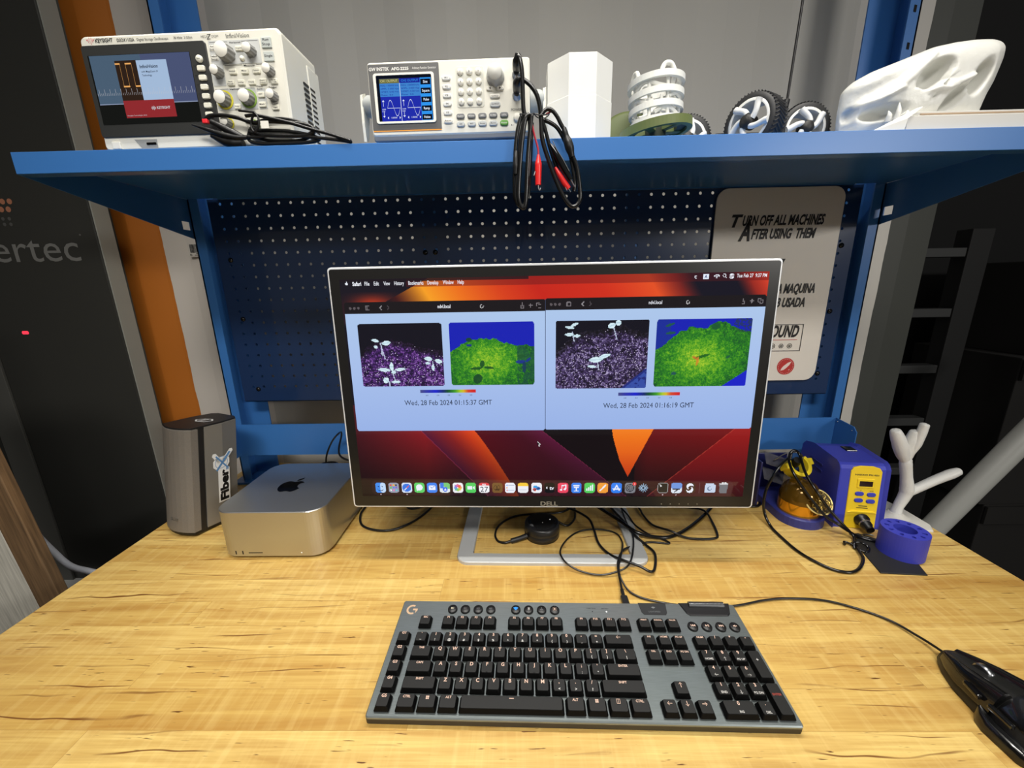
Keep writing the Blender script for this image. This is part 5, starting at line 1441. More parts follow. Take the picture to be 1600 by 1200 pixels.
MB().tube([(0.0245 * math.cos(2 * PI * i / 24), 0.0245 * math.sin(2 * PI * i / 24), 0.0) for i in range(24)], 0.0016, 8, 0, OM, sub=2, closed=True).build('opening_rim', mat('pale_gold', (236, 214, 140), 0.3, metal=0.5), ho)
MB().slab(circle(0.0238, 32), -0.004, -0.001, 0, 0, OM).build('wool_bed', mat('wool_dark', (60, 48, 20), 0.5), ho)
mb = MB()
rw = random.Random(5)
for k_ in range(46):
    a = rw.uniform(0, 2 * PI); rr_ = 0.020 * math.sqrt(rw.random())
    c_ = Vector((rr_ * math.cos(a), rr_ * math.sin(a), 0.0015 + rw.random() * 0.003))
    rad_ = rw.uniform(0.002, 0.0045)
    ax = Matrix.Rotation(rw.uniform(-0.9, 0.9), 4, 'X') @ Matrix.Rotation(rw.uniform(-0.9, 0.9), 4, 'Y')
    ph = rw.uniform(0, 6)
    pts = [c_ + ax @ Vector((rad_ * math.cos(ph + t_ * 0.9), rad_ * math.sin(ph + t_ * 0.9), 0.0003 * t_)) for t_ in range(7)]
    mb.tube(pts, 0.00055, 4, 0, OM, sub=2)
o = mb.build('brass_wool', mat('brass', (226, 200, 120), 0.22, metal=0.95), ho)
o['kind'] = 'stuff'
mb = MB()
mb.text('HAKKO', 0.0070, T(0.012, -0.0545, 0.027) @ RZ(18) @ FRONT, 0, 'C', bold=0.02)
mb.build('cup_lettering', INK, ho)
NB = mat('holder_dark_blue', (28, 32, 84), 0.4)
# upright bracket and slanted deflector plates
MB().box(-0.062, -0.058, 0.020, 0.080, 0.0, 0.105, 0, 0.001).box(-0.062, 0.030, 0.076, 0.080, 0.0, 0.100, 0, 0.001).build('bracket', NB, ho)
CLR = mat('smoked_plate', (96, 96, 104), 0.2, alpha=0.5)
MB().box(-0.050, 0.045, 0.0, 0.0015, 0.0, 0.030, 0, 0.0004, 1, T(0.0, 0.026, 0.082) @ RY(20) @ RX(-50)).build('upper_plate', CLR, ho)
MB().box(-0.046, 0.020, 0.0, 0.0015, 0.0, 0.030, 0, 0.0004, 1, T(-0.006, 0.022, 0.050) @ RY(20) @ RX(-50)).build('lower_plate', CLR, ho)
YM = T(0.004, 0.012, 0.100) @ aim((0.10, -0.75, 0.66))
mb = MB()
for (a0, a1) in ((150, 400),):
    V = []; n_ = 28
    for i in range(n_ + 1):
        a = R(a0 + (a1 - a0) * i / n_)
        for (r_, z_) in ((0.0165, -0.012), (0.0235, -0.012), (0.0250, 0.012), (0.0180, 0.012)):
            V.append((r_ * math.cos(a), r_ * math.sin(a), z_))
    F = [(i * 4 + q, i * 4 + (q + 1) % 4, i * 4 + 4 + (q + 1) % 4, i * 4 + 4 + q) for i in range(n_) for q in range(4)] + [(0, 3, 2, 1), (n_ * 4, n_ * 4 + 1, n_ * 4 + 2, n_ * 4 + 3)]
    mb.add(V, F, 0, YM)
mb.box(-0.030, -0.019, -0.007, 0.005, -0.010, 0.012, 0, 0.002, 2, YM)
mb.box(0.020, 0.033, -0.002, 0.012, -0.010, 0.012, 0, 0.002, 2, YM)
mb.build('receptacle', mat('holder_yellow', (240, 214, 40), 0.4), ho)
MB().tube([(-0.030, 0.030, 0.105), (-0.012, 0.022, 0.124), (0.004, 0.016, 0.128), (0.020, 0.022, 0.120), (0.028, 0.028, 0.104)], 0.0013, 8).build('wire_clip', STEEL, ho)
MB().tube([(0.002, 0.030, 0.090), (0.002, 0.016, 0.104), (0.000, 0.004, 0.117)], 0.0085, 16, sub=4, rad=[0.006, 0.009, 0.0095, 0.007]).build('iron_grip', RUBBER, ho)

# ================================================================== mat, tip ring, branch print
mt = MB().slab([(0.594, 0.562), (0.6647, 0.556), (0.6745, 0.580), (0.700, 0.622), (0.668, 0.648), (0.645, 0.668), (0.628, 0.668), (0.632, 0.653), (0.606, 0.639), (0.609, 0.615)], 0, 0.0022, 0, 0.0006, T(-0.64, -0.6, 0))
o = mt.build('rubber_mat', mat('mat_black', (28, 28, 29), 0.6), None)
o.location = (0.64, 0.6, 0.0003)
tag(o, 'thin black angular mat lying under the blue ring', 'mat')
rg = thing('tip_holder', 'blue round tip holder with a ring of small holes on the black mat', 'tip holder', (0.672, 0.613, 0.0026))
RBL = mat('ring_blue', (56, 62, 176), 0.48)
RDK = mat('ring_blue_dark', (26, 30, 90), 0.6)
hh = 0.046
MB().ring(0.0155, 0.0325, 0.0, hh - 0.010, 48).build('body', RBL, rg)
# top layer with ten real holes
mb = MB()
NH = 10
def arcpts(r, a0, a1, k_):
    return [(r * math.cos(R(a0 + (a1 - a0) * i / k_)), r * math.sin(R(a0 + (a1 - a0) * i / k_))) for i in range(k_ + 1)]
for h_ in range(NH):
    a0 = 36 * h_ - 18; a1 = a0 + 36
    out = arcpts(0.0325, a0, a1, 6); inn = arcpts(0.0155, a0, a1, 6)[::-1]
    loop_ = out + inn
    am = R(36 * h_); c_ = (0.0240 * math.cos(am), 0.0240 * math.sin(am))
    N_ = len(loop_)
    cir = []
    for p in loop_:
        d = math.atan2(p[1] - c_[1], p[0] - c_[0])
        cir.append((c_[0] + 0.0036 * math.cos(d), c_[1] + 0.0036 * math.sin(d)))
    V = [(p[0], p[1], hh) for p in loop_] + [(p[0], p[1], hh) for p in cir] + [(p[0], p[1], hh - 0.010) for p in cir]
    F = []
    for i in range(N_):
        j = (i + 1) % N_
        F.append((i, j, N_ + j, N_ + i)); F.append((N_ + i, N_ + j, 2 * N_ + j, 2 * N_ + i))
    mb.add(V, F, 0)
    V = [(p[0], p[1], hh) for p in out] + [(p[0], p[1], hh - 0.010) for p in out]
    mb.add(V, [(i, i + 7, i + 8, i + 1) for i in range(6)], 0)
    V = [(p[0], p[1], hh) for p in inn] + [(p[0], p[1], hh - 0.010) for p in inn]
    mb.add(V, [(i, i + 7, i + 8, i + 1) for i in range(6)], 0)
mb.build('top_ring', RBL, rg)
clip = MB().tube([(0.600, 0.622, 0.003), (0.606, 0.630, 0.010), (0.618, 0.628, 0.010), (0.622, 0.618, 0.006), (0.612, 0.612, 0.0035), (0.604, 0.618, 0.004)], 0.0022, 8)
clip.tube([(0.606, 0.630, 0.004), (0.597, 0.640, 0.004), (0.592, 0.633, 0.004)], 0.002, 8)
o = clip.build('cable_clip', GLOSSBLACK, origin=(0.606, 0.62, 0.0))
tag(o, 'shiny black cable clip tangled on the left tip of the mat', 'clip')
o = MB().tube([(0.648, 0.648, 0.006), (0.643, 0.654, 0.004), (0.648, 0.661, 0.004), (0.657, 0.660, 0.005), (0.662, 0.655, 0.006)], 0.0012, 8).build('steel_ring', STEEL, origin=(0.652, 0.655, 0.003))
tag(o, 'small bent steel wire ring between the station and the blue tip holder', 'ring')

tree = thing('branch_print', 'white forked branch model on a rough white base at the right table edge', 'model', (0.766, 0.725, 0))
TP = mat('rough_white_print', (226, 226, 222), 0.38, bump=0.5, bscale=420)
mb = MB()
mb.tube([(0.766, 0.725, 0.002), (0.768, 0.725, 0.022), (0.7755, 0.725, 0.046), (0.7775, 0.725, 0.062), (0.770, 0.725, 0.090), (0.7625, 0.725, 0.118), (0.762, 0.725, 0.128)], 0.01, 16, rad=[0.0105, 0.0085, 0.0100, 0.0115, 0.0095, 0.0100, 0.0085])
mb.tube([(0.761, 0.725, 0.122), (0.751, 0.725, 0.140), (0.741, 0.725, 0.162), (0.729, 0.726, 0.186), (0.727, 0.726, 0.191)], 0.01, 16, rad=[0.0070, 0.0105, 0.0125, 0.0115, 0.0080, 0.0015])
mb.tube([(0.763, 0.727, 0.122), (0.765, 0.728, 0.142), (0.768, 0.729, 0.165), (0.770, 0.729, 0.184), (0.770, 0.729, 0.188)], 0.01, 16, rad=[0.0070, 0.0100, 0.0115, 0.0085, 0.0015])
mb.tube([(0.766, 0.722, 0.140), (0.771, 0.722, 0.160), (0.775, 0.722, 0.185), (0.777, 0.722, 0.201), (0.7775, 0.722, 0.204)], 0.01, 14, rad=[0.0040, 0.0075, 0.0080, 0.0075, 0.0015])
mb.tube([(0.774, 0.725, 0.052), (0.795, 0.724, 0.064), (0.825, 0.723, 0.082), (0.852, 0.722, 0.096), (0.866, 0.722, 0.102), (0.870, 0.722, 0.103)], 0.01, 16, rad=[0.0090, 0.0085, 0.0088, 0.0095, 0.0075, 0.0015])
mb.build('branches', TP, tree, world=True)
mb = MB().slab([(0.704, 0.684), (0.745, 0.672), (0.790, 0.671), (0.803, 0.690), (0.804, 0.745), (0.797, 0.786), (0.772, 0.792), (0.752, 0.770), (0.748, 0.735), (0.725, 0.712)], 0.0003, 0.0042, 0, 0.0015)
mb.lathe([(0.024, 0.004), (0.016, 0.0065), (0.0115, 0.011)], 20, 0, T(0.766, 0.725, 0))
mb.build('print_base', mat('pale_translucent_base', (214, 212, 204), 0.3, bump=0.6, bscale=200), tree, world=True)
# ================================================================== things on the shelf
SZ = 0.6675
# ------------------------------------------------------------------ oscilloscope
sc = thing('oscilloscope', 'large white oscilloscope with dark screen and many knobs at the left of the shelf', 'oscilloscope', (-0.5895, 0.620, SZ), (0, 0, R(-1.4)))
S = 0.873e-3
Hh = 165.0
def fx(x_, z_, d=0.0): return T(x_ * S, -d * S, (Hh + z_) * S) @ FRONT
IV = mat('instrument_white', (226, 224, 212), 0.5)
IVF = mat('instrument_face', (232, 230, 220), 0.5)
mb = MB().slab(rrect(320 * S, (Hh - 4) * S, 9 * S, 5, 160 * S, (Hh + 4) / 2 * S), -100 * S, 0.0, 0, 3.5 * S, FRONT)
mb.build('housing', IV, sc)
MB().box(210 * S, 321.5 * S, 70 * S, 108 * S, 8 * S, 148 * S, 0, 2 * S).build('rear_step', IV, sc)
for xx_f in (20, 290):
    MB().box(xx_f * S, (xx_f + 18) * S, 8 * S, 90 * S, 0, 5 * S, 0, 0.001).build('foot', RUBBER, sc)
# ventilation slots on the right side
mb = MB()
for colu in range(2):
    for k_ in range(11):
        zz = (30 + k_ * 8.2) * S
        yy = (52 + colu * 20) * S
        mb.box(320.2 * S, 322.0 * S, yy, yy + 15 * S, zz, zz + 3.4 * S, 0, 0, 1, T(0, 0, 0))
mb.build('side_vents', GLOSSBLACK, sc)
dk = [(-1.5, -13.5), (200, -13.5), (203.5, -140.5), (1.0, -140.5)]
dk = [(2.0, -14.0), (201.8, -14.0), (201.8, -141), (2.0, -141)]
bzl = MB().slab(rrect(200 * S, 127 * S, 5 * S, 4, 102 * S, (Hh - 77.5) * S), 0, 2.2 * S, 0, 0.8 * S, FRONT).build('screen_bezel', mat('scope_bezel', (46, 47, 46), 0.45), sc)
ds = MB()
def rct(mb, x0, x1, z0, z1, m, d):
    mb.flat([(x0 * S, (Hh + z0) * S), (x1 * S, (Hh + z0) * S), (x1 * S, (Hh + z1) * S), (x0 * S, (Hh + z1) * S)], d * S, m, FRONT)
rct(ds, 10.5, 175, -123, -28, 0, 2.5)
rct(ds, 13.0, 174.5, -95, -28.5, 1, 2.7); rct(ds, 95, 174.5, -95, -28.5, 2, 2.75)
rct(ds, 13.0, 174.5, -95.3, -94.2, 3, 2.9)
rct(ds, 52.5, 87.1, -90.5, -36.2, 4, 3.0); rct(ds, 87.1, 136, -90.5, -36.8, 5, 3.0); rct(ds, 52.5, 136, -114.8, -90.4, 6, 3.0)
for (a, b_) in ((52.5, 60.4), (68.7, 78.7)): rct(ds, a, b_, -41.6, -39.6, 7, 3.2)
for (a, b_) in ((59.4, 69.7), (79, 87)): rct(ds, a, b_, -72.2, -70.2, 7, 3.2)
for a in (60.0, 69.2, 79.0): rct(ds, a - 0.15, a + 0.15, -71.5, -40.5, 7, 3.2)
for q in range(54):
    x_ = 14 + q * 2.98
    hgt = 9 if q % 3 == 1 else 3.5
    rct(ds, x_, x_ + 0.35, -83, -83 + hgt, 8, 3.3)
ds.text('InfiniiVision', 6.2 * S, fx(92, -47.5, 3.4), 9, 'L', bold=0.02, width=29 * S)
ds.text('with MegaZoom IV', 3.6 * S, fx(93, -53.5, 3.4), 9, 'L', bold=0.01, width=27 * S); ds.text('Technology', 3.6 * S, fx(93, -58.5, 3.4), 9, 'L', bold=0.01, width=16 * S)
ds.text('KEYSIGHT', 5.0 * S, fx(106, -103.5, 3.4), 8, 'L', bold=0.03, width=22 * S)
for q, hgt in enumerate((2, 5, 3, 6, 4, 2)): rct(ds, 97 + q * 1.3, 97.8 + q * 1.3, -102 - hgt / 2, -102 + hgt / 2, 8, 3.4)
ds.text('Keysight Technologies 2016', 2.2 * S, fx(55, -112.2, 3.4), 8, 'L', width=32 * S)
ds.build('display', [glow('scope_black', (26, 27, 25), 0.8), glow('scope_teal', (82, 104, 126), 0.8), glow('scope_slate', (82, 92, 128), 0.8), glow('scope_line', (150, 162, 190), 0.9), glow('scope_brown', (50, 36, 28), 0.9), glow('scope_pale', (166, 190, 220), 0.95), glow('scope_red', (150, 46, 50), 0.9), glow('scope_orange', (232, 168, 96), 1.0), glow('scope_white', (214, 214, 220), 0.8), glow('scope_ink', (40, 48, 66), 1.0)], bzl)
# header lettering
RED = mat('logo_red', (214, 36, 70), 0.5); GRYL = mat('grey_lettering', (112, 112, 108), 0.6)
mb = MB()
wv = [(0, 0), (1.6, 1.5), (3.0, -3), (4.6, 4.2), (6.2, -5.0), (7.8, 4.0), (9.2, -2.4), (10.6, 1.5), (12, 0)]
for q in range(len(wv) - 1):
    (a, b_), (c, d) = wv[q], wv[q + 1]
    mb.flat([(a * S, (b_ - 0.7) * S), (c * S, (d - 0.7) * S), (c * S, (d + 0.7) * S), (a * S, (b_ + 0.7) * S)], 0, 1, fx(13.5, -7.0, 0.4))
mb.text('KEYSIGHT', 7.0 * S, fx(27.2, -9.8, 0.4), 0, 'L', bold=0.03, width=28 * S)
mb.text('DSOX1102A', 6.2 * S, fx(62, -10.2, 0.4), 0, 'L', bold=0.015, width=28 * S)
mb.text('Digital Storage Oscilloscope', 5.2 * S, fx(94, -10.2, 0.4), 0, 'L', width=50 * S)
mb.text('70 MHz  2 GSa/s', 4.8 * S, fx(152.5, -10.2, 0.4), 0, 'L', width=30 * S)
mb.text('MEGA', 4.6 * S, fx(196, -10.2, 0.4), 2, 'L', width=11 * S); mb.text('Z', 10 * S, fx(208.5, -12.4, 0.4), 0, 'C', shear=0.2); mb.text('OOM', 4.6 * S, fx(212.5, -10.2, 0.4), 2, 'L', width=11 * S)
mb.text('InfiniiVision', 8.2 * S, fx(235.5, -12.0, 0.4), 0, 'L', width=36 * S)
mb.build('header_text', [INK, RED, GRYL], sc)
mb = MB()
for s, x_, z_, w in (('Horizontal', 248, -17.8, 17), ('Measure', 265, -48.6, 17), ('Vertical', 235, -79.5, 15), ('Wave', 276, -77, 10), ('form', 276, -80.5, 9), ('Trigger', 297, -79, 13), ('Level', 297, -101.5, 8)):
    mb.text(s, 3.6 * S, fx(x_, z_ - 1.3, 0.7), 0, 'C', bold=0.01, width=w * S)
for (a, b_, z_) in ((208, 236, -17), (258, 284, -17), (226, 254, -47.8), (276, 286, -47.8), (204, 225, -79.2), (246, 268, -79.2)):
    mb.flat([(a * S, (Hh + z_) * S), (b_ * S, (Hh + z_) * S), (b_ * S, (Hh + z_ + 0.5) * S), (a * S, (Hh + z_ + 0.5) * S)], 0.6 * S, 0, FRONT)
mb.build('panel_text', [INK, RED, GRYL], sc)
mb = MB()
for (x0, x1, z0, z1) in ((206, 286, -46, -14.5), (203, 223.5, -74.5, -45.5), (204, 269, -108, -78.5), (270.5, 284.5, -108, -80)):
    mb.slab(rrect((x1 - x0) * S, (z1 - z0) * S, 1.5 * S, 2, (x0 + x1) / 2 * S, (Hh + (z0 + z1) / 2) * S), 0, 0.5 * S, 0, 0, FRONT)
mb.build('panel_fields', mat('field_grey', (196, 198, 196), 0.5), sc)
KNG = mat('knob_grey', (140, 140, 138), 0.5)
def knob(x_, z_, r, h_, ringc=None):
    k_ = []
    mb = MB()
    n_ = 40
    prof = [(r * 1.05, 0.4), (r * 1.0, 2.0), (r * 0.93, h_ - 0.8), (r * 0.86, h_)]
    V = []; F = []
    for (rr_, zz) in prof:
        for i in range(n_):
            a = 2 * PI * i / n_
            q = rr_ * (1.0 if i % 4 < 2 else 0.93)
            V.append((q * S * math.cos(a), q * S * math.sin(a), zz * S))
    for k2 in range(3):
        for i in range(n_):
            j = (i + 1) % n_
            F.append((k2 * n_ + i, k2 * n_ + j, (k2 + 1) * n_ + j, (k2 + 1) * n_ + i))
    mb.add(V, F, 0)
    mb.lathe([(r * 0.86 * S, h_ * S), (r * 0.8 * S, (h_ + 0.5) * S), (0, (h_ + 0.6) * S)], 32, 1, cap=False)
    if ringc:
        mb.ring(r * 1.02 * S, r * 1.25 * S, 0.3 * S, 1.2 * S, 32, 2)
    o = mb.build('knob', [KNG, IVF] + ([ringc] if ringc else []), sc)
    o.matrix_local = fx(x_, z_, 0.3)
YG = mat('ring_yellow', (222, 212, 60), 0.5); GG = mat('ring_green', (130, 164, 70), 0.5)
knob(233.5, -33, 12.2, 15); knob(272, -31, 8.0, 13); knob(216, -57.5, 7.6, 13); knob(297, -58, 7.6, 12); knob(217.5, -94, 10.6, 13, YG); knob(256, -93.5, 10.6, 13, GG); knob(297, -92, 7.6, 12); knob(217, -127, 7.0, 12, YG); knob(258, -131, 7.0, 12, GG)
BT = mat('button_ivory', (232, 230, 214), 0.45); BTG = mat('button_grey', (190, 196, 192), 0.45)
def btn(x_, z_, w, h_, m, txt=None, d=2.6, r=1.4, sz=3.2):
    mb = MB().slab(rrect(w * S, h_ * S, r * S, 3), 0.0, d * S, 0, 0.7 * S)
    if txt:
        L_ = txt.split('|')
        for q, s in enumerate(L_):
            mb.text(s, sz * S, T(0, (-1.0 + (len(L_) - 1) * 0.5 * sz * 1.15 - q * sz * 1.15) * S, (d + 0.15) * S), 1, 'C', bold=0.01, width=min(w * 0.82, len(s) * sz * 0.62) * S)
    o = mb.build('button', [m, INK], sc)
    o.matrix_local = fx(x_, z_, 0.3)
btn(212.2, -24, 12, 8, IVF, 'Auto|Scale', 0.8); btn(212, -37, 12.5, 8, IVF, 'Default|Setup', 0.8)
btn(254, -26.5, 12, 6.5, BT, 'Acquire'); btn(297.5, -20.5, 15.5, 14, BTG, 'Run|Stop', 2.0, 1.0, 5.0); btn(298.5, -38.5, 15.5, 13, BTG, 'Single', 2.0, 1.0, 4.6)
for x_, s in ((238, 'Analyze'), (257, 'Meas'), (275.5, 'Cursors')): btn(x_, -56.5, 11.5, 7.5, BT, s)
for x_, s in ((232, 'Save|Recall'), (249, 'Utility'), (266, 'Display'), (283.5, 'Quick|Action'), (301, 'Save|to USB')): btn(x_, -71.5, 11, 7.5, BT, s, 2.6, 1.4, 2.6)
btn(277.5, -89, 11, 7.5, BT, 'FFT'); btn(277.5, -102.5, 11, 7.5, BT, 'Math'); btn(297.5, -107, 11, 7.5, BT, 'Trigger', 2.6, 1.4, 2.8); btn(236.8, -104, 10, 7, BT, 'Help', 2.6, 1.4, 2.8)
mb = MB().lathe([(3.6 * S, 0), (3.4 * S, 2.2 * S), (0, 2.6 * S)], 20, 0, cap=False)
o = mb.build('button', [BT], sc); o.matrix_local = fx(256, -39.5, 0.3)
mb = MB().lathe([(5.2 * S, 0), (5.0 * S, 2.2 * S), (4.4 * S, 2.8 * S), (0, 2.9 * S)], 24, 0, cap=False).text('Back', 2.8 * S, T(0, -1.0 * S, 3.1 * S), 1, 'C')
o = mb.build('button', [BT, INK], sc); o.matrix_local = fx(189.5, -38.5, 2.2)
for q in range(6):
    mb = MB().slab(rrect(12 * S, 7.6 * S, 2.0 * S, 4), 0, 3 * S, 0, 0.9 * S)
    o = mb.build('soft_key', BT, sc); o.matrix_local = fx(189.8, -51.2 - 12.6 * q, 2.2)
mb = MB()
for q in range(5): rct(mb, 177, 183.5, -47.5 - 12.6 * q, -46.9 - 12.6 * q, 0, 2.6)
mb.build('key_lines', INK, bzl)
# base strip controls
mb = MB().flat([(54 * S, (Hh - 144.5) * S), (66 * S, (Hh - 160) * S), (92 * S, (Hh - 160) * S), (92 * S, (Hh - 145) * S)][::1], 0.4 * S, 0, FRONT)
mb.build('usb_recess', mat('recess_grey', (150, 152, 150), 0.5), sc)
MB().box(16 * S, 30 * S, -2.4 * S, 0, (Hh - 158) * S, (Hh - 147) * S, 0, 1 * S).build('power_key', IVF, sc)
MB().box(74 * S, 90 * S, -1.2 * S, 0, (Hh - 153) * S, (Hh - 149.5) * S, 0, 0.2 * S).build('usb_port', GLOSSBLACK, sc)
# ------------------------------------------------------------------ probe leads in front of the oscilloscope
PC = mat('probe_black', (20, 20, 20), 0.28)
pr = thing('probe_lead', 'coiled black oscilloscope probe leads tied together before the oscilloscope', 'probe lead', (-0.35, 0.606, SZ))
def coil(y, pts, r=0.0022):
    return [(a, y, b_) for a, b_ in pts]
cz = MB()
cz.tube(coil(0.603, [(-0.426, 0.701), (-0.416, 0.7065), (-0.398, 0.7065), (-0.378, 0.703), (-0.360, 0.697), (-0.340, 0.698), (-0.31, 0.696), (-0.284, 0.692), (-0.276, 0.686), (-0.288, 0.680), (-0.32, 0.680), (-0.35, 0.682), (-0.366, 0.686)]), 0.0026, 8)
cz.tube(coil(0.606, [(-0.366, 0.690), (-0.350, 0.688), (-0.32, 0.687), (-0.288, 0.682), (-0.272, 0.676), (-0.285, 0.6725), (-0.32, 0.6715), (-0.355, 0.672), (-0.370, 0.677), (-0.366, 0.690)]), 0.0024, 8)
cz.tube(coil(0.600, [(-0.366, 0.704), (-0.352, 0.7045), (-0.330, 0.700), (-0.305, 0.694), (-0.278, 0.686), (-0.252, 0.679), (-0.226, 0.6708)]), 0.0022, 8)
cz.tube(coil(0.603, [(-0.38, 0.681), (-0.36, 0.679), (-0.336, 0.681), (-0.30, 0.6795), (-0.268, 0.676), (-0.240, 0.6725), (-0.226, 0.670)]), 0.0022, 8)
cz.tube(coil(0.609, [(-0.366, 0.696), (-0.34, 0.703), (-0.31, 0.7015), (-0.285, 0.693), (-0.28, 0.684), (-0.30, 0.676), (-0.34, 0.676), (-0.37, 0.684)]), 0.0022, 8)
cz.build('lead', PC, pr, world=True)
MB().tube([(-0.442, 0.601, 0.6955), (-0.425, 0.601, 0.690), (-0.404, 0.601, 0.683), (-0.385, 0.602, 0.679), (-0.370, 0.603, 0.679)], 0.003, 12, rad=[0.0012, 0.0028, 0.0038, 0.0034, 0.0024]).build('probe_tip', RUBBER, pr, world=True)
MB().tube([(-0.416, 0.603, 0.699), (-0.402, 0.603, 0.692), (-0.388, 0.604, 0.685), (-0.374, 0.604, 0.679)], 0.003, 12, rad=[0.0036, 0.0046, 0.005, 0.003]).build('probe_body', RUBBER, pr, world=True)
MB().tube([(-0.420, 0.604, 0.683), (-0.404, 0.605, 0.6755), (-0.390, 0.605, 0.6725), (-0.378, 0.605, 0.6725)], 0.003, 12, rad=[0.003, 0.0055, 0.0062, 0.0052]).build('bnc_plug', RUBBER, pr, world=True)
MB().box(-0.4265, -0.4195, 0.599, 0.6045, 0.6965, 0.7020, 0, 0.001).build('red_marker', mat('marker_red', (236, 44, 56), 0.4), pr, world=True)
MB().tube([(-0.352, 0.598, 0.7075), (-0.3475, 0.5975, 0.700), (-0.349, 0.5975, 0.690), (-0.357, 0.5985, 0.684), (-0.360, 0.6, 0.695), (-0.352, 0.598, 0.7075)], 0.0014, 8).tube([(-0.352, 0.598, 0.7075), (-0.372, 0.5965, 0.7095)], 0.0016, 8, sub=2).build('twist_tie', RUBBER, pr, world=True)
MB().box(-0.346, -0.335, 0.598, 0.5985, 0.688, 0.697, 0, 0).build('paper_tag', IVF, pr, world=True)

# ------------------------------------------------------------------ function generator
S2 = 0.839e-3
AH = 107.0
AZ = 0.014
fg = thing('function_generator', 'white bench function generator with bright blue screen in the middle of the shelf', 'function generator', (-0.2012, 0.620, SZ), (0, 0, R(-1.0)))
def gx(x_, z_, d=0.0): return T(x_ * S2, -d * S2, AZ + (AH + z_) * S2) @ FRONT
mb = MB().slab(rrect(264 * S2, AH * S2, 5 * S2, 4, 132 * S2, AH / 2 * S2), -150 * S2, 0, 0, 2.2 * S2, T(0, 0, AZ) @ FRONT)
mb.build('housing', IV, fg)
MB().slab(rrect(262 * S2, 9 * S2, 3 * S2, 3, 132 * S2, -2.5 * S2), -120 * S2, -2.0 * S2, 0, 1.5 * S2, T(0, 0, AZ) @ FRONT).build('lower_skirt', mat('skirt_grey', (104, 112, 122), 0.5), fg)
for xf in (28, 222):
    MB().box(xf * S2, (xf + 16) * S2, 8 * S2, 24 * S2, 0, AZ - 0.006, 0, 0.001).build('foot', RUBBER, fg)
for s, xb in ((-1, -1.0), (1, 265.0)):
    MB().lathe([(17 * S2, 0), (17 * S2, 16 * S2), (14 * S2, 23 * S2), (13 * S2, 24 * S2)], 32, 0, T(xb * S2, 46 * S2, AZ + 62 * S2) @ RY(90 * s)).build('handle_hub', mat('handle_grey', (172, 176, 174), 0.5), fg)
    arm = [(-12, 14), (0, 20), (12, 12), (10, -14), (-2, -52), (-12, -58), (-14, -30)]
    MB().slab([(a * S2, b_ * S2) for a, b_ in arm], 0, 5 * S2, 0, 1 * S2, T((xb + 22 * s - (0 if s > 0 else 5)) * S2, 46 * S2, AZ + 62 * S2) @ Matrix(((0, 0, 1, 0), (1, 0, 0, 0), (0, 1, 0, 0), (0, 0, 0, 1)))).build('handle_arm', IV, fg)
# screen panel
pnl = MB().slab(rrect(115.5 * S2, 95 * S2, 1.5 * S2, 2, 59.5 * S2, (AH - 51) * S2), 0, 1.0 * S2, 0, 0.3 * S2, T(0, 0, AZ) @ FRONT).build('screen_panel', mat('panel_charcoal', (84, 84, 84), 0.45), fg)
MB().flat([(2 * S2, (AH - 100.3) * S2), (117 * S2, (AH - 100.3) * S2), (117 * S2, (AH - 98.7) * S2), (2 * S2, (AH - 98.7) * S2)], 1.1 * S2, 0, T(0, 0, AZ) @ FRONT).build('orange_stripe', mat('stripe_orange', (226, 150, 50), 0.5), pnl)
mb = MB()
o_ = rrect(99.5 * S2, 72 * S2, 4 * S2, 4); i_ = rrect(91 * S2, 66 * S2, 2 * S2, 4)
n_ = len(o_)
V = [(p[0], p[1], 0.9 * S2) for p in o_] + [(p[0], p[1], 2.8 * S2) for p in o_] + [(p[0], p[1], 2.8 * S2) for p in i_] + [(p[0], p[1], 0.9 * S2) for p in i_]
F = [(k_ * n_ + i, k_ * n_ + (i + 1) % n_, (k_ + 1) * n_ + (i + 1) % n_, (k_ + 1) * n_ + i) for k_ in range(3) for i in range(n_)]
mb.add(V, F, 0, gx(59.3, -53))
mb.build('screen_frame', IVF, pnl)
ds = MB()
def rg_(x0, x1, z0, z1, m, d):
    ds.flat([(x0 * S2, (AH + z0) * S2), (x1 * S2, (AH + z0) * S2), (x1 * S2, (AH + z1) * S2), (x0 * S2, (AH + z1) * S2)], d * S2, m, T(0, 0, AZ) @ FRONT)
rg_(13.5, 105, -86.8, -20, 0, 1.3)
rg_(18.8, 103.5, -86.3, -24.3, 1, 1.5)
rg_(18.8, 85.5, -49.8, -31, 2, 1.6)
rg_(85.5, 103.5, -86.3, -24.3, 3, 1.6)
rg_(18.8, 51.5, -31, -24.5, 4, 1.7); rg_(52.8, 85.3, -31, -24.5, 5, 1.7)
for z_ in (-30.3, -42.9, -55.4, -68.1, -80.7):
    rg_(86.3, 102.6, z_ - 4, z_ + 4, 0, 1.8)
for z_, s in zip((-30.3, -42.9, -55.4, -68.1, -80.7), ('Sine', 'Square', 'Pulse', 'Ramp', 'Noise')):
    ds.text(s, 5.2 * S2, gx(94.4, z_ - 1.7, 2.0), 6, 'C', bold=0.02, xs=0.85)
ds.text('CH1 OUTPUT', 4.6 * S2, gx(35, -29.3, 1.9), 7, 'C', width=28 * S2); ds.text('CH2 OUTPUT', 4.6 * S2, gx(69, -29.3, 1.9), 3, 'C', width=28 * S2)
for q, (a, b_) in enumerate((('FREQ: 1.000000 kHz', 0), ('AMPL: 3.000 Vpp', 0), ('OFSET: 0.00 Vdc', 0), ('Phase:  0.0', 0))):
    z_ = -35.3 - q * 4.4
    ds.text(a, 3.3 * S2, gx(20, z_, 1.9), 5, 'L', width=30 * S2 if q < 3 else 20 * S2); ds.text(a, 3.3 * S2, gx(54, z_, 1.9), 5, 'L', width=30 * S2 if q < 3 else 20 * S2)
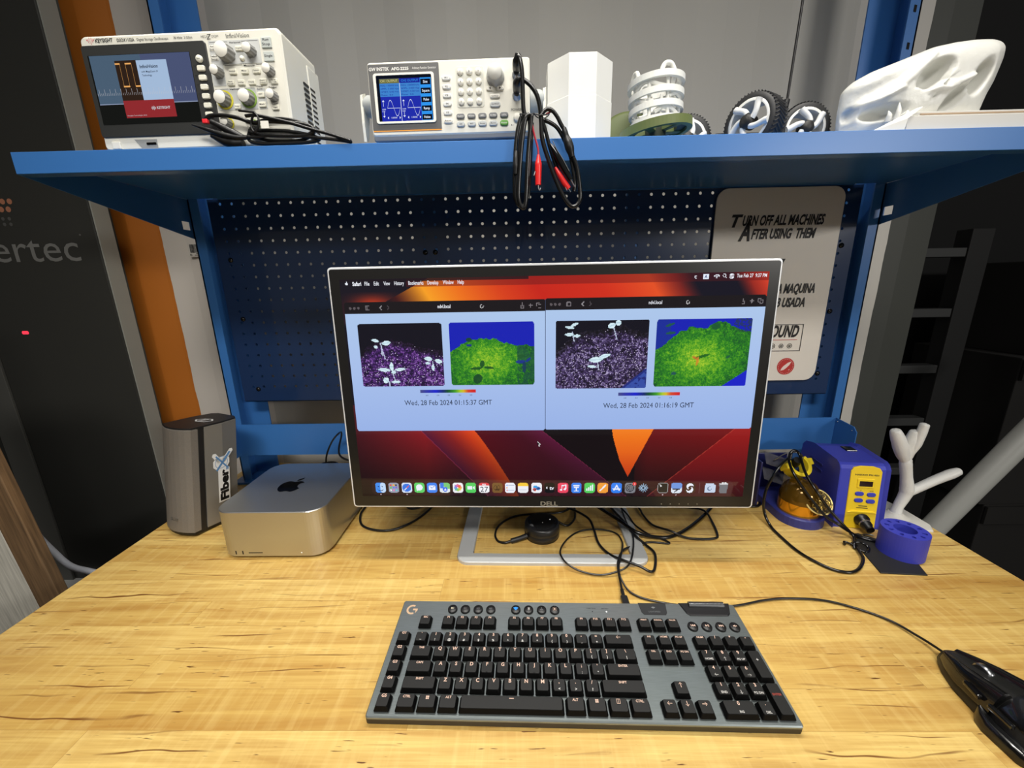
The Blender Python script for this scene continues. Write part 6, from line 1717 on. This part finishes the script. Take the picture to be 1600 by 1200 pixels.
for x0 in (19.2, 53.0):
    pts = [(x0 + 10 + t_ * 21 / 24, -66.5 + 11.5 * math.sin(2 * PI * t_ / 24)) for t_ in range(25)]
    for q in range(24):
        (a, b_), (c, d) = pts[q], pts[q + 1]
        ds.flat([(a * S2, (AH + b_ - 0.5) * S2), (c * S2, (AH + d - 0.5) * S2), (c * S2, (AH + d + 0.5) * S2), (a * S2, (AH + b_ + 0.5) * S2)], 1.9 * S2, 6, T(0, 0, AZ) @ FRONT)
    rg_(x0 + 10, x0 + 31.5, -66.8, -66.2, 6, 1.9)
    rg_(x0 + 3.4, x0 + 3.9, -64, -56, 6, 1.9); rg_(x0 + 3.4, x0 + 3.9, -79, -72, 6, 1.9)
    for z_, dr in ((-57, 1), (-77.5, -1)):
        ds.flat([((x0 + 1.6) * S2, (AH + z_) * S2), ((x0 + 5.6) * S2, (AH + z_) * S2), ((x0 + 3.6) * S2, (AH + z_ + 2.6 * dr) * S2)][::dr], 1.95 * S2, 6, T(0, 0, AZ) @ FRONT)
    ds.text('3.000', 2.8 * S2, gx(x0 + 1, -69, 1.9), 6, 'L'); ds.text('0.00', 2.8 * S2, gx(x0 + 1, -72, 1.9), 6, 'L'); ds.text('1.00000', 3.2 * S2, gx(x0 + 20, -81.5, 1.9), 6, 'C')
    for xx_a, dr in ((x0 + 11, -1), (x0 + 29, 1)):
        ds.flat([((xx_a) * S2, (AH - 82.5) * S2), ((xx_a + 2.2 * dr) * S2, (AH - 80.5) * S2), ((xx_a) * S2, (AH - 78.5) * S2)][::dr], 1.95 * S2, 6, T(0, 0, AZ) @ FRONT)
rg_(51.7, 52.4, -86.3, -31, 6, 1.9)
ds.build('display', [glow('lcd_black', (14, 18, 30)), glow('lcd_blue', (34, 46, 170)), glow('lcd_sky', (64, 132, 206)), glow('lcd_cyan', (50, 150, 240)), glow('lcd_olive', (110, 112, 70)), glow('lcd_deep', (30, 40, 150)), glow('lcd_white', (226, 236, 255)), glow('lcd_cream', (220, 210, 150))], pnl)
LW = mat('panel_letter_white', (226, 226, 222), 0.5)
mb = MB().text('GW INSTEK', 6.8 * S2, gx(3.6, -12.8, 1.3), 0, 'L', bold=0.025, width=33 * S2).text('AFG-2225', 5.6 * S2, gx(40, -12.6, 1.3), 0, 'L', bold=0.035, width=28.5 * S2).text('Arbitrary Function Generator', 4.8 * S2, gx(74.2, -12.2, 1.3), 0, 'L', width=39 * S2)
mb.build('panel_lettering', LW, pnl)
def gbtn(x_, z_, w, h_, m, txt=None, tm=INK, d=3.0, name='button', sz=3.4):
    mb = MB().slab(rrect(w * S2, h_ * S2, h_ * 0.46 * S2, 5), 0, d * S2, 0, 0.9 * S2)
    if txt: mb.text(txt, sz * S2, T(0, -1.2 * S2, (d + 0.15) * S2), 1, 'C', bold=0.01, width=min(w * 0.72, len(txt) * sz * 0.6) * S2)
    o = mb.build(name, [m, tm], fg)
    o.matrix_local = gx(x_, z_, 0.2)
    return o
GB = mat('key_pale', (214, 216, 214), 0.45); GD = mat('key_grey', (116, 118, 120), 0.45); GM = mat('key_mid', (188, 192, 192), 0.45); GGN = mat('key_green', (96, 160, 60), 0.45)
for z_, s in zip((-26.7, -39, -51.3, -63.4, -75.9), ('F1', 'F2', 'F3', 'F4', 'F5')): gbtn(128.8, z_, 14, 6.6, GB, s)
gbtn(128.8, -87.8, 14, 6.6, IVF, 'Return')
MB().slab(rrect(45 * S2, 58 * S2, 4 * S2, 4), 0, 0.6 * S2, 0, 0.2 * S2, gx(167, -40)).build('keypad_field', mat('keypad_grey', (206, 206, 196), 0.5), fg)
MB().slab(rrect(18 * S2, 68 * S2, 2 * S2, 4), 0, 0.3 * S2, 0, 0.1 * S2, gx(128.8, -57)).build('key_field', IVF, fg)
for (x_, z_), s in zip([(x_, z_) for z_ in (-18.6, -33, -46.8, -61) for x_ in (152, 166.5, 181.2)], '789456123'.ljust(9) + '0./'):
    mb = MB().lathe([(5.0 * S2, 0), (4.9 * S2, 2.2 * S2), (4.3 * S2, 3.0 * S2), (0, 3.1 * S2)], 24, 0, cap=False).text(s if s != '/' else '+/-', 4.0 * S2, T(0, -1.4 * S2, 3.3 * S2), 1, 'C')
    o = mb.build('number_key', [IVF, INK], fg); o.matrix_local = gx(x_, z_, 0.6)
MB().lathe([(14.5 * S2, 0), (14.5 * S2, 3 * S2), (12.8 * S2, 3.4 * S2), (12.0 * S2, 17 * S2), (11 * S2, 18.5 * S2), (0, 18.6 * S2)], 40, 0, gx(208.5, -27), cap=False).build('dial', mat('dial_grey', (190, 190, 184), 0.45), fg)
for x_, an in ((199.5, 180), (215.8, 0)):
    o = gbtn(x_, -43.4, 12, 6, IVF)
    MB().flat([(-1.2 * S2, -1.8 * S2), (1.8 * S2, 0), (-1.2 * S2, 1.8 * S2)], 3.2 * S2, 0, RZ(an)).build('arrow_mark', INK, o)
gbtn(207.3, -54.3, 16, 5.6, IVF, 'Can/Enter', INK, 3, 'button', 2.8); gbtn(207.3, -66.2, 17, 8, GM, 'OUTPUT', INK, 3, 'button', 3.4)
for x_, s in zip((149.5, 167.6, 185.6, 203.5, 221.6), ('Waveform', 'FREQ/Rate', 'AMPL', 'DC Offset', 'UTIL')): gbtn(x_, -81.5, 13.5, 7.4, GD, s, LW, 3, 'button', 2.8)
for x_, s in zip((149.5, 167.6, 185.6, 203.5), ('ARB', 'MOD', 'Sweep', 'Burst')): gbtn(x_, -93, 13.5, 7.6, GM, s, INK, 3, 'button', 2.8)
gbtn(221.6, -93, 13.5, 7.6, GGN, 'Preset', LW, 3, 'button', 2.8)
MB().lathe([(6 * S2, 0), (6 * S2, 4 * S2), (5 * S2, 5 * S2), (0, 5 * S2)], 28, 0, gx(243, -86), cap=False).build('power_button', IVF, fg)
mb = MB().text('POWER', 5 * S2, gx(233, -75.8, 0.4), 0, 'L', width=18 * S2).text('I', 3 * S2, gx(237, -97.5, 0.4), 0, 'C')
mb.flat([(232.5 * S2, (AH - 97) * S2), (235.2 * S2, (AH - 97) * S2), (233.8 * S2, (AH - 94.8) * S2)], 0.4 * S2, 0, T(0, 0, AZ) @ FRONT)
for z_ in (-10.5, -68.5):
    pass
mb.build('face_lettering', INK, fg)
for z_ in (-25.5, -54.5):
    MB().lathe([(7.5 * S2, 0), (7.5 * S2, 1.5 * S2), (5.4 * S2, 2 * S2), (5.4 * S2, 11 * S2), (4.6 * S2, 11.2 * S2)], 24, 0, gx(243, z_)).build('output_socket', STEEL, fg)
# ------------------------------------------------------------------ test leads hanging over the edge
LC = mat('lead_black', (20, 20, 20), 0.24)
RC = mat('lead_red', (176, 40, 56), 0.35)
RCL = mat('clip_red', (222, 40, 40), 0.3)
def plugm(mb, x0, z0):
    mb.tube([(x0, 0.612, z0), (x0, 0.596, z0 + 0.001), (x0 + 0.0005, 0.589, z0 + 0.002)], 0.0062, 16, sub=3, rad=[0.0062, 0.0062, 0.0058, 0.0044])
    for q in range(3):
        mb.ring(0.0034, 0.0052, q * 0.0022, q * 0.0022 + 0.0012, 14, 0, T(x0, 0.5895 - q * 0.0005, z0 + 0.0065 + q * 0.0) @ RX(70) @ T(0, 0, 0))
LY = 0.585
la = thing('test_lead', 'bundled black test lead over the shelf edge with one hanging red clip', 'test lead', (0.010, LY, 0.69))
lb = thing('test_lead', 'looped black test lead over the shelf edge with a black and a red clip', 'test lead', (0.050, LY, 0.69))
def L3(pts, y=LY): return [(a, y, b_) for a, b_ in pts]
mb = MB().tube([(0.0030, 0.610, 0.7540), (0.0030, 0.594, 0.7535), (0.0035, 0.588, 0.7555), (0.0045, 0.586, 0.7600)], 0.006, 14, rad=[0.0058, 0.0060, 0.0056, 0.0040, 0.0036])
mb.build('bnc_plug', RUBBER, la, world=True)
mb = MB().tube([(0.0030, 0.610, 0.7300), (0.0030, 0.594, 0.7300), (0.0040, 0.588, 0.7310), (0.0060, 0.586, 0.7335)], 0.006, 14, rad=[0.0058, 0.0060, 0.0056, 0.0042, 0.0036])
mb.build('bnc_plug', RUBBER, lb, world=True)
mb = MB()
mb.tube([(0.0045, 0.586, 0.7585), (0.007, 0.5835, 0.752), (0.0095, 0.583, 0.735), (0.0105, 0.584, 0.70), (0.012, 0.585, 0.688)] + L3([(0.007, 0.665), (0.003, 0.63), (-0.001, 0.60), (0.001, 0.585), (0.006, 0.580), (0.012, 0.584), (0.015, 0.60), (0.019, 0.655), (0.0185, 0.690)]), 0.0029, 10)
mb.tube(L3([(0.0185, 0.690), (0.013, 0.684), (0.008, 0.655), (0.004, 0.613), (0.003, 0.591), (0.0065, 0.579), (0.011, 0.578), (0.0135, 0.595), (0.016, 0.640), (0.021, 0.688)], 0.581), 0.0029, 10)
mb.tube(L3([(0.021, 0.688), (0.010, 0.692), (0.003, 0.675), (-0.001, 0.645), (-0.0025, 0.61), (-0.002, 0.592), (0.002, 0.586)], 0.588), 0.0027, 10)
mb.tube(L3([(0.022, 0.682), (0.0205, 0.655), (0.0185, 0.622), (0.016, 0.590)], 0.587), 0.0026, 10)
mb.build('lead', LC, la, world=True)
MB().tube(L3([(0.0005, 0.648), (0.0, 0.640), (-0.0005, 0.630), (-0.001, 0.620)], 0.583), 0.0035, 12, rad=[0.0024, 0.0038, 0.0042, 0.003]).build('splitter', RUBBER, la, world=True)
MB().tube(L3([(0.0215, 0.680), (0.0255, 0.664), (0.0295, 0.650), (0.0300, 0.640)], 0.583), 0.0013, 8).build('red_wire', RC, la, world=True)
mb = MB().tube(L3([(0.0300, 0.643), (0.0300, 0.634), (0.0298, 0.622), (0.0296, 0.606)], 0.583), 0.004, 14, rad=[0.0018, 0.0030, 0.0046, 0.0046, 0.0042, 0.0038])
c_ = mb.build('red_clip', RCL, la, world=True)
MB().tube(L3([(0.0296, 0.607), (0.0300, 0.6015), (0.0318, 0.5995), (0.0325, 0.6025)], 0.583), 0.0009, 8).tube(L3([(0.0255, 0.622), (0.0238, 0.617)], 0.5805), 0.0012, 6, sub=2).build('clip_jaw', STEEL, c_, world=True)
mb = MB()
mb.tube([(0.006, 0.586, 0.7325), (0.012, 0.5845, 0.7300), (0.020, 0.583, 0.7235), (0.0275, 0.5825, 0.7135), (0.0318, 0.583, 0.700)] + L3([(0.0335, 0.685), (0.0355, 0.661), (0.0455, 0.632), (0.059, 0.601), (0.071, 0.582), (0.0795, 0.578), (0.0865, 0.586), (0.0865, 0.600), (0.082, 0.626), (0.076, 0.640)], 0.584), 0.0029, 10)
mb.tube(L3([(0.0335, 0.689), (0.040, 0.6955), (0.047, 0.695), (0.054, 0.688), (0.0605, 0.677), (0.064, 0.672)], 0.583), 0.0026, 10)
mb.tube(L3([(0.036, 0.686), (0.046, 0.682), (0.056, 0.675), (0.066, 0.659), (0.0745, 0.638), (0.080, 0.610), (0.079, 0.598)], 0.588), 0.0026, 10)
mb.tube(L3([(0.034, 0.690), (0.040, 0.672), (0.046, 0.652), (0.052, 0.636), (0.060, 0.618)], 0.588), 0.0026, 10)
mb.build('lead', LC, lb, world=True)
MB().tube(L3([(0.0635, 0.674), (0.066, 0.666), (0.069, 0.6575), (0.0725, 0.647), (0.075, 0.639)], 0.583), 0.004, 14, rad=[0.0030, 0.0038, 0.0040, 0.0058, 0.0062, 0.0046, 0.0036]).build('splitter', RUBBER, lb, world=True)
MB().tube(L3([(0.040, 0.691), (0.048, 0.6935), (0.055, 0.688), (0.0615, 0.6765)], 0.585), 0.0012, 8).build('red_wire', RC, lb, world=True)
mb = MB().tube(L3([(0.046, 0.655), (0.051, 0.647), (0.059, 0.634), (0.067, 0.621), (0.0735, 0.611)], 0.582), 0.004, 14, rad=[0.0018, 0.0034, 0.0048, 0.0046, 0.0040, 0.0034])
c_ = mb.build('black_clip', GLOSSBLACK, lb, world=True)
MB().tube(L3([(0.0735, 0.6115), (0.0775, 0.605), (0.079, 0.6025)], 0.582), 0.0010, 8).tube(L3([(0.0485, 0.6575), (0.054, 0.6475), (0.062, 0.636), (0.071, 0.621)], 0.5785), 0.0006, 6).build('clip_jaw', STEEL, c_, world=True)
mb = MB().tube(L3([(0.053, 0.628), (0.059, 0.6185), (0.066, 0.608), (0.0715, 0.601)], 0.586), 0.004, 14, rad=[0.0018, 0.0036, 0.0042, 0.0036])
c_ = mb.build('red_clip', RCL, lb, world=True)
MB().tube(L3([(0.0715, 0.601), (0.074, 0.597)], 0.586), 0.0010, 6, sub=2).tube(L3([(0.0665, 0.603), (0.0685, 0.5985)], 0.584), 0.0008, 6, sub=2).build('clip_jaw', STEEL, c_, world=True)
for th_, (cx, cz_) in ((la, (0.0155, 0.6905)), (lb, (0.035, 0.6895))):
    MB().tube([(cx + 0.0095 * math.cos(2 * PI * i / 12), LY + 0.0055 * math.sin(2 * PI * i / 12), cz_ + 0.0015 * math.cos(4 * PI * i / 12)) for i in range(12)], 0.0007, 6, closed=True, sub=2).build('twist_tie', RUBBER, th_, world=True)

# ------------------------------------------------------------------ octagonal box, cage, green dishes
ob = thing('octagonal_box', 'plain white eight sided box beside the function generator', 'box', (0.098, 0.7065, SZ), (0, 0, R(0)))
sd = 0.0400
ap = sd / 2 * (1 + math.sqrt(2))
octp = [(ap / math.cos(R(22.5)) * math.cos(R(22.5 + 45 * i)), ap / math.cos(R(22.5)) * math.sin(R(22.5 + 45 * i))) for i in range(8)]
MB().slab(octp, 0, 0.1275, 0, 0.0006).build('box_body', mat('box_white', (224, 224, 220), 0.6), ob)
MB().slab([(a * 1.012, b_ * 1.012) for a, b_ in octp], 0.0, 0.074, 0, 0.0004).build('box_sleeve', MATS['box_white'], ob)

cg = thing('cage_model', 'white printed cage of three stacked hoops with small loops on top', 'model', (0.2410, 0.758, SZ), (0, R(-3), 0))
r_c = 0.0425
for k_, z_ in enumerate((0.0650, 0.0855, 0.1045, 0.1250)):
    MB().ring(r_c - 0.005 + k_ * 0.0006, r_c + k_ * 0.0009, z_ - 0.0044, z_ + 0.0044, 48).build('hoop', PRINT, cg)
for k_ in range(8):
    a = 2 * PI * (k_ + 0.25) / 8
    c_, s_ = math.cos(a), math.sin(a)
    rr_ = r_c - 0.006
    MB().tube([(rr_ * c_ * 1.02, rr_ * s_ * 1.02, 0.0), (rr_ * c_, rr_ * s_, 0.06), (rr_ * c_, rr_ * s_, 0.124)], 0.0030, 8, sub=4).build('strut', PRINT, cg)
    if k_ % 2 == 0:
        t_ = (-s_, c_)
        MB().tube([(rr_ * c_ + t_[0] * w_, rr_ * s_ + t_[1] * w_, 0.123 + h_) for w_, h_ in ((-0.0105, 0.0), (-0.0105, 0.008), (-0.005, 0.0165), (0.005, 0.0165), (0.0105, 0.008), (0.0105, 0.0))], 0.0036, 10).build('top_loop', PRINT, cg)
for z_ in (0.075, 0.095, 0.115):
    for k_ in range(3):
        a = 2 * PI * k_ / 3 + z_ * 30
        MB().tube([(0.0365 * math.cos(a + t_ * 0.35), 0.0365 * math.sin(a + t_ * 0.35), z_ + 0.006 * math.sin(t_ * 1.2)) for t_ in range(5)], 0.0035, 8, sub=3).build('inner_rib', PRINT, cg)
OLV = mat('olive_print', (104, 116, 66), 0.5); OLD = mat('olive_print_dark', (52, 60, 42), 0.55)
gd = thing('spoked_disc', 'olive green spoked disc lying flat before the white cage', 'disc', (0.206, 0.656, 0.6905), (R(2), R(-7), 0))
MB().ring(0.043, 0.0505, -0.005, 0.006, 56).build('rim', OLV, gd)
for k_ in range(5):
    MB().box(0.008, 0.045, -0.005, 0.005, -0.003, 0.004, 0, 0.001, 1, RZ(k_ * 72 + 20)).build('spoke', OLV, gd)
MB().lathe([(0.013, -0.021), (0.015, -0.004), (0.015, 0.005)], 28).build('hub', OLD, gd)
MB().ring(0.030, 0.043, -0.001, 0.003, 40).build('web', OLD, gd)
gw = thing('green_wheel', 'olive green round dish standing upright behind the white box and cage', 'dish', (0.208, 0.835, SZ), (0, 0, R(-12)))
MB().lathe([(0.0, 0.012), (0.050, 0.012), (0.056, 0.010), (0.0575, 0.0), (0.0575, -0.012), (0.054, -0.012), (0.053, 0.004), (0.0, 0.006)], 48, 0, T(0, 0, 0.0575) @ FRONT, cap=False).build('dish_body', OLV, gw)

# ------------------------------------------------------------------ rover
rv = thing('toy_rover', 'model rover with ribbed black tyres, white curved spokes and a tall aerial', 'rover', (0.385, 0.735, SZ))
TY = mat('tyre_black', (40, 40, 41), 0.55)
RIMW = mat('rim_white', (228, 228, 224), 0.4)
HUB = mat('hub_black', (34, 33, 32), 0.5, bump=0.4, bscale=300)
def wheel(loc, yaw, r, wd, phase):
    w = bpy.data.objects.new('wheel', None)
    col.objects.link(w)
    w.parent = rv
    w.location = (loc[0] - rv.location.x, loc[1] - rv.location.y, loc[2] - rv.location.z)
    w.rotation_euler = (0, 0, R(yaw))
    # axis along local -Y (outer side)
    mb = MB().lathe([(r * 0.80, 0.0), (r * 0.975, 0.0), (r, -0.003), (r * 1.01, -wd / 2), (r, -wd + 0.003), (r * 0.975, -wd), (r * 0.8, -wd)], 56, 0, FRONT, True, False)
    nt_ = 48
    for k_ in range(nt_):
        a = 2 * PI * k_ / nt_
        pts = [((r + 0.0006) * math.cos(a + 0.10 * math.sin(q / 4.0 * 2 * PI)), (r + 0.0006) * math.sin(a + 0.10 * math.sin(q / 4.0 * 2 * PI)), -0.001 - (wd - 0.002) * q / 4.0) for q in range(5)]
        mb.tube(pts, 0.0010, 4, 0, FRONT, raw=True, smooth=False)
    mb.build('tyre', TY, w)
    MB().lathe([(r * 0.70, 0.0), (r * 0.81, 0.0), (r * 0.81, -wd), (r * 0.70, -wd), (r * 0.70, 0.0)], 48, 0, FRONT, True, False).build('rim', RIMW, w)
    for k_ in range(5):
        a = R(phase + 72 * k_)
        pts = []
        for q in range(6):
            f_ = q / 5.0
            rad_ = r * (0.22 + 0.56 * f_)
            an_ = a + 0.75 * math.sin(f_ * PI * 0.5) - 0.2
            pts.append((rad_ * math.cos(an_), rad_ * math.sin(an_), 0.004 - 0.003 * f_))
        MB().tube(pts, 0.0032, 8, 0, FRONT, sub=3, rad=[0.0040, 0.0042, 0.0044, 0.0048]).build('spoke', RIMW, w)
    MB().lathe([(r * 0.25, -0.010), (r * 0.25, 0.006), (r * 0.20, 0.009), (0.0, 0.009)], 24, 0, FRONT, cap=False).build('hub_cap', HUB, w)
    return w
wheel((0.352, 0.678, SZ + 0.0402), -60, 0.0392, 0.034, 30)
wheel((0.454, 0.700, SZ + 0.0375), -5, 0.0365, 0.034, 80)
wheel((0.284, 0.735, SZ + 0.0375), -12, 0.0365, 0.034, 50)
MB().box(-0.065, 0.045, -0.020, 0.075, 0.014, 0.040, 0, 0.006).build('chassis', HUB, rv)
MB().tube([(0.045, -0.006, 0.040), (0.0480, -0.006, 0.064), (0.0515, -0.006, 0.088)], 0.0040, 12, sub=3, rad=[0.0058, 0.0052, 0.0044]).build('aerial_base', RUBBER, rv)
MB().tube([(0.0508, -0.006, 0.074), (0.0520, -0.006, 0.090), (0.0575, -0.006, 0.30)], 0.0019, 10, sub=2).build('aerial', RUBBER, rv)

# ------------------------------------------------------------------ skull print
def skull():
    cx, cz = 0.588, 0.736
    sil = [(0.482, 0.690), (0.480, 0.712), (0.481, 0.741), (0.492, 0.752), (0.512, 0.762), (0.550, 0.775), (0.584, 0.787), (0.610, 0.7915), (0.636, 0.794), (0.665, 0.794), (0.678, 0.792), (0.6865, 0.786), (0.687, 0.772), (0.684, 0.758), (0.679, 0.738), (0.672, 0.722), (0.668, 0.709), (0.664, 0.692), (0.655, 0.676), (0.620, 0.6695), (0.560, 0.6685), (0.500, 0.6685), (0.487, 0.675)]
    def rad(th):
        d = (math.cos(th), math.sin(th))
        best = 0
        for i in range(len(sil)):
            (x1, z1), (x2, z2) = sil[i], sil[(i + 1) % len(sil)]
            ex, ez = x2 - x1, z2 - z1
            den = d[0] * ez - d[1] * ex
            if abs(den) < 1e-12: continue
            t = ((x1 - cx) * ez - (z1 - cz) * ex) / den
            s = ((x1 - cx) * d[1] - (z1 - cz) * d[0]) / den
            if t > 0 and -1e-9 <= s <= 1 + 1e-9: best = max(best, t)
        return best
    NT, NP = 220, 120
    Rt = np.array([rad(2 * PI * i / NT) for i in range(NT)])
    ker = np.array([1, 2, 1]) / 4.0
    Rt = Rt * 0.5 + 0.25 * np.roll(Rt, 1) + 0.25 * np.roll(Rt, -1)
    def fp(p): return (p[0] * 0.97, 0.475 + (p[1] - 0.475) * 0.97)
    sockets = [(0.5877, 0.7500, 0.0225, 0.0125, 40, 0.030, 5), (0.6510, 0.7450, 0.0100, 0.0200, -26, 0.026, 5), (0.6197, 0.7200, 0.0185, 0.0072, 45, 0.022, 4), (0.5345, 0.7085, 0.0215, 0.0085, 2, 0.024, 5), (0.4995, 0.7115, 0.0060, 0.0085, 0, 0.014, 4), (0.4930, 0.6960, 0.010, 0.010, 0, 0.012, 3), (0.6042, 0.7397, 0.0050, 0.0030, 35, 0.010, 3), (0.5909, 0.7215, 0.0040, 0.0020, 30, 0.005, 2), (0.5300, 0.7440, 0.035, 0.010, 24, 0.005, 2), (0.5950, 0.6960, 0.040, 0.008, 5, 0.008, 2)]
    sockets = [fp(q[:2]) + q[2:] for q in sockets]
    ridges = [((0.5330, 0.7272), (0.5560, 0.7480), (0.5854, 0.7776), 0.0040, 0.004), ((0.5700, 0.7330), (0.6043, 0.7300), (0.6393, 0.7459), 0.0035, 0.006), ((0.5081, 0.7220), (0.5284, 0.7259), (0.5490, 0.7354), 0.0030, 0.004)]
    ridges = [(fp(q[0]), fp(q[1]), fp(q[2]), q[3], q[4]) for q in ridges]
    V = []; F = []
    for j in range(NP + 1):
        ph = -PI / 2 + PI * j / NP
        for i in range(NT):
            th = 2 * PI * i / NT
            k_ = abs(math.cos(ph)) ** 0.62
            x_ = cx + Rt[i] * k_ * math.cos(th); z_ = cz + Rt[i] * k_ * math.sin(th)
            dep = 0.046 - 0.012 * max(0, (0.56 - x_) / 0.08) - 0.010 * max(0.0, (x_ - 0.65) / 0.04)
            y_ = dep * math.sin(ph)
            if ph < 0:
                dd = 0.0
                for (sx, sz_, rx, rz_, an, de, pw) in sockets:
                    ca, sa = math.cos(R(an)), math.sin(R(an))
                    u_ = ((x_ - sx) * ca + (z_ - sz_) * sa) / rx; v_ = (-(x_ - sx) * sa + (z_ - sz_) * ca) / rz_
                    dd = max(dd, de * math.exp(-((u_ * u_ + v_ * v_) ** (pw / 2.0))))
                y_ += dd * min(1.0, -math.sin(ph) * 2.2)
                for (p0, p1, p2, wd, hg) in ridges:
                    dm = 9
                    for (a, b_) in ((p0, p1), (p1, p2)):
                        ex, ez = b_[0] - a[0], b_[1] - a[1]
                        t = max(0, min(1, ((x_ - a[0]) * ex + (z_ - a[1]) * ez) / (ex * ex + ez * ez)))
                        dm = min(dm, math.hypot(x_ - a[0] - t * ex, z_ - a[1] - t * ez))
                    y_ -= hg * math.exp(-(dm / wd) ** 2)
            V.append((x_ - 0.585, y_, z_ - SZ))
    for j in range(NP):
        for i in range(NT):
            i2 = (i + 1) % NT
            F.append((j * NT + i, j * NT + i2, (j + 1) * NT + i2, (j + 1) * NT + i))
    return MB().add(V, F, 0, None, True)
sk = thing('skull_model', 'white printed animal skull resting on the right end of the shelf', 'skull', (0.585, 0.668, SZ), (0, 0, 0))
skull().build('cranium', mat('skull_white', (226, 226, 220), 0.36, bump=0.7, bscale=130), sk)
mb = MB()
for (x_, z_, h_, l) in ((0.531, 0.692, 0.018, 0.2), (0.5195, 0.690, 0.010, -0.3), (0.5435, 0.692, 0.008, 0.3)):
    mb.tube([(x_ - 0.585, -0.040, z_ - SZ - 0.004), (x_ - 0.585 + 0.0008 * l, -0.041, z_ - SZ + h_ * 0.4), (x_ - 0.585 + 0.003 * l, -0.039, z_ - SZ + h_)], 0.003, 8, rad=[0.004, 0.003, 0.0006])
mb.build('teeth', MATS['skull_white'], sk)

# ------------------------------------------------------------------ boards and paper at the right end
WB = mat('foam_board', (222, 220, 214), 0.6); CRM = mat('board_core', (186, 160, 132), 0.7)
b1 = thing('foam_board', 'thick white foam board lying lowest at the right end of the shelf', 'board', (0.64, 0.64, SZ))
MB().box(0.527, 0.762, 0.606, 0.638, SZ, SZ + 0.0180, 0, 0.0006, 1).build('board_sheet', WB, b1, world=True)
b2 = thing('thin_board', 'thinner white board with a brown edge lying on the foam board', 'board', (0.65, 0.64, SZ + 0.018))
MB().box(0.542, 0.766, 0.609, 0.637, SZ + 0.0184, SZ + 0.0235, 0, 0.0004, 1).build('board_sheet', WB, b2, world=True)
MB().box(0.545, 0.766, 0.6082, 0.6094, SZ + 0.0195, SZ + 0.0212, 0).build('board_edge', CRM, b2, world=True)
mb = MB().add([(0.484, 0.604, SZ + 0.0008), (0.524, 0.604, SZ + 0.0008), (0.526, 0.604, SZ + 0.0145), (0.545, 0.607, SZ + 0.0285), (0.538, 0.607, SZ + 0.0270), (0.484, 0.6052, SZ + 0.0012), (0.524, 0.6052, SZ + 0.0012), (0.526, 0.6052, SZ + 0.0150), (0.545, 0.6078, SZ + 0.0290), (0.538, 0.6078, SZ + 0.0275)], [(0, 1, 2, 3, 4), (9, 8, 7, 6, 5)] + [(i, (i + 1) % 5, (i + 1) % 5 + 5, i + 5) for i in range(5)])
o = mb.build('paper_sheet', mat('paper_white', (236, 236, 232), 0.6), origin=(0.51, 0.605, SZ))
tag(o, 'folded white paper sheet leaning on the left end of the foam board', 'paper')
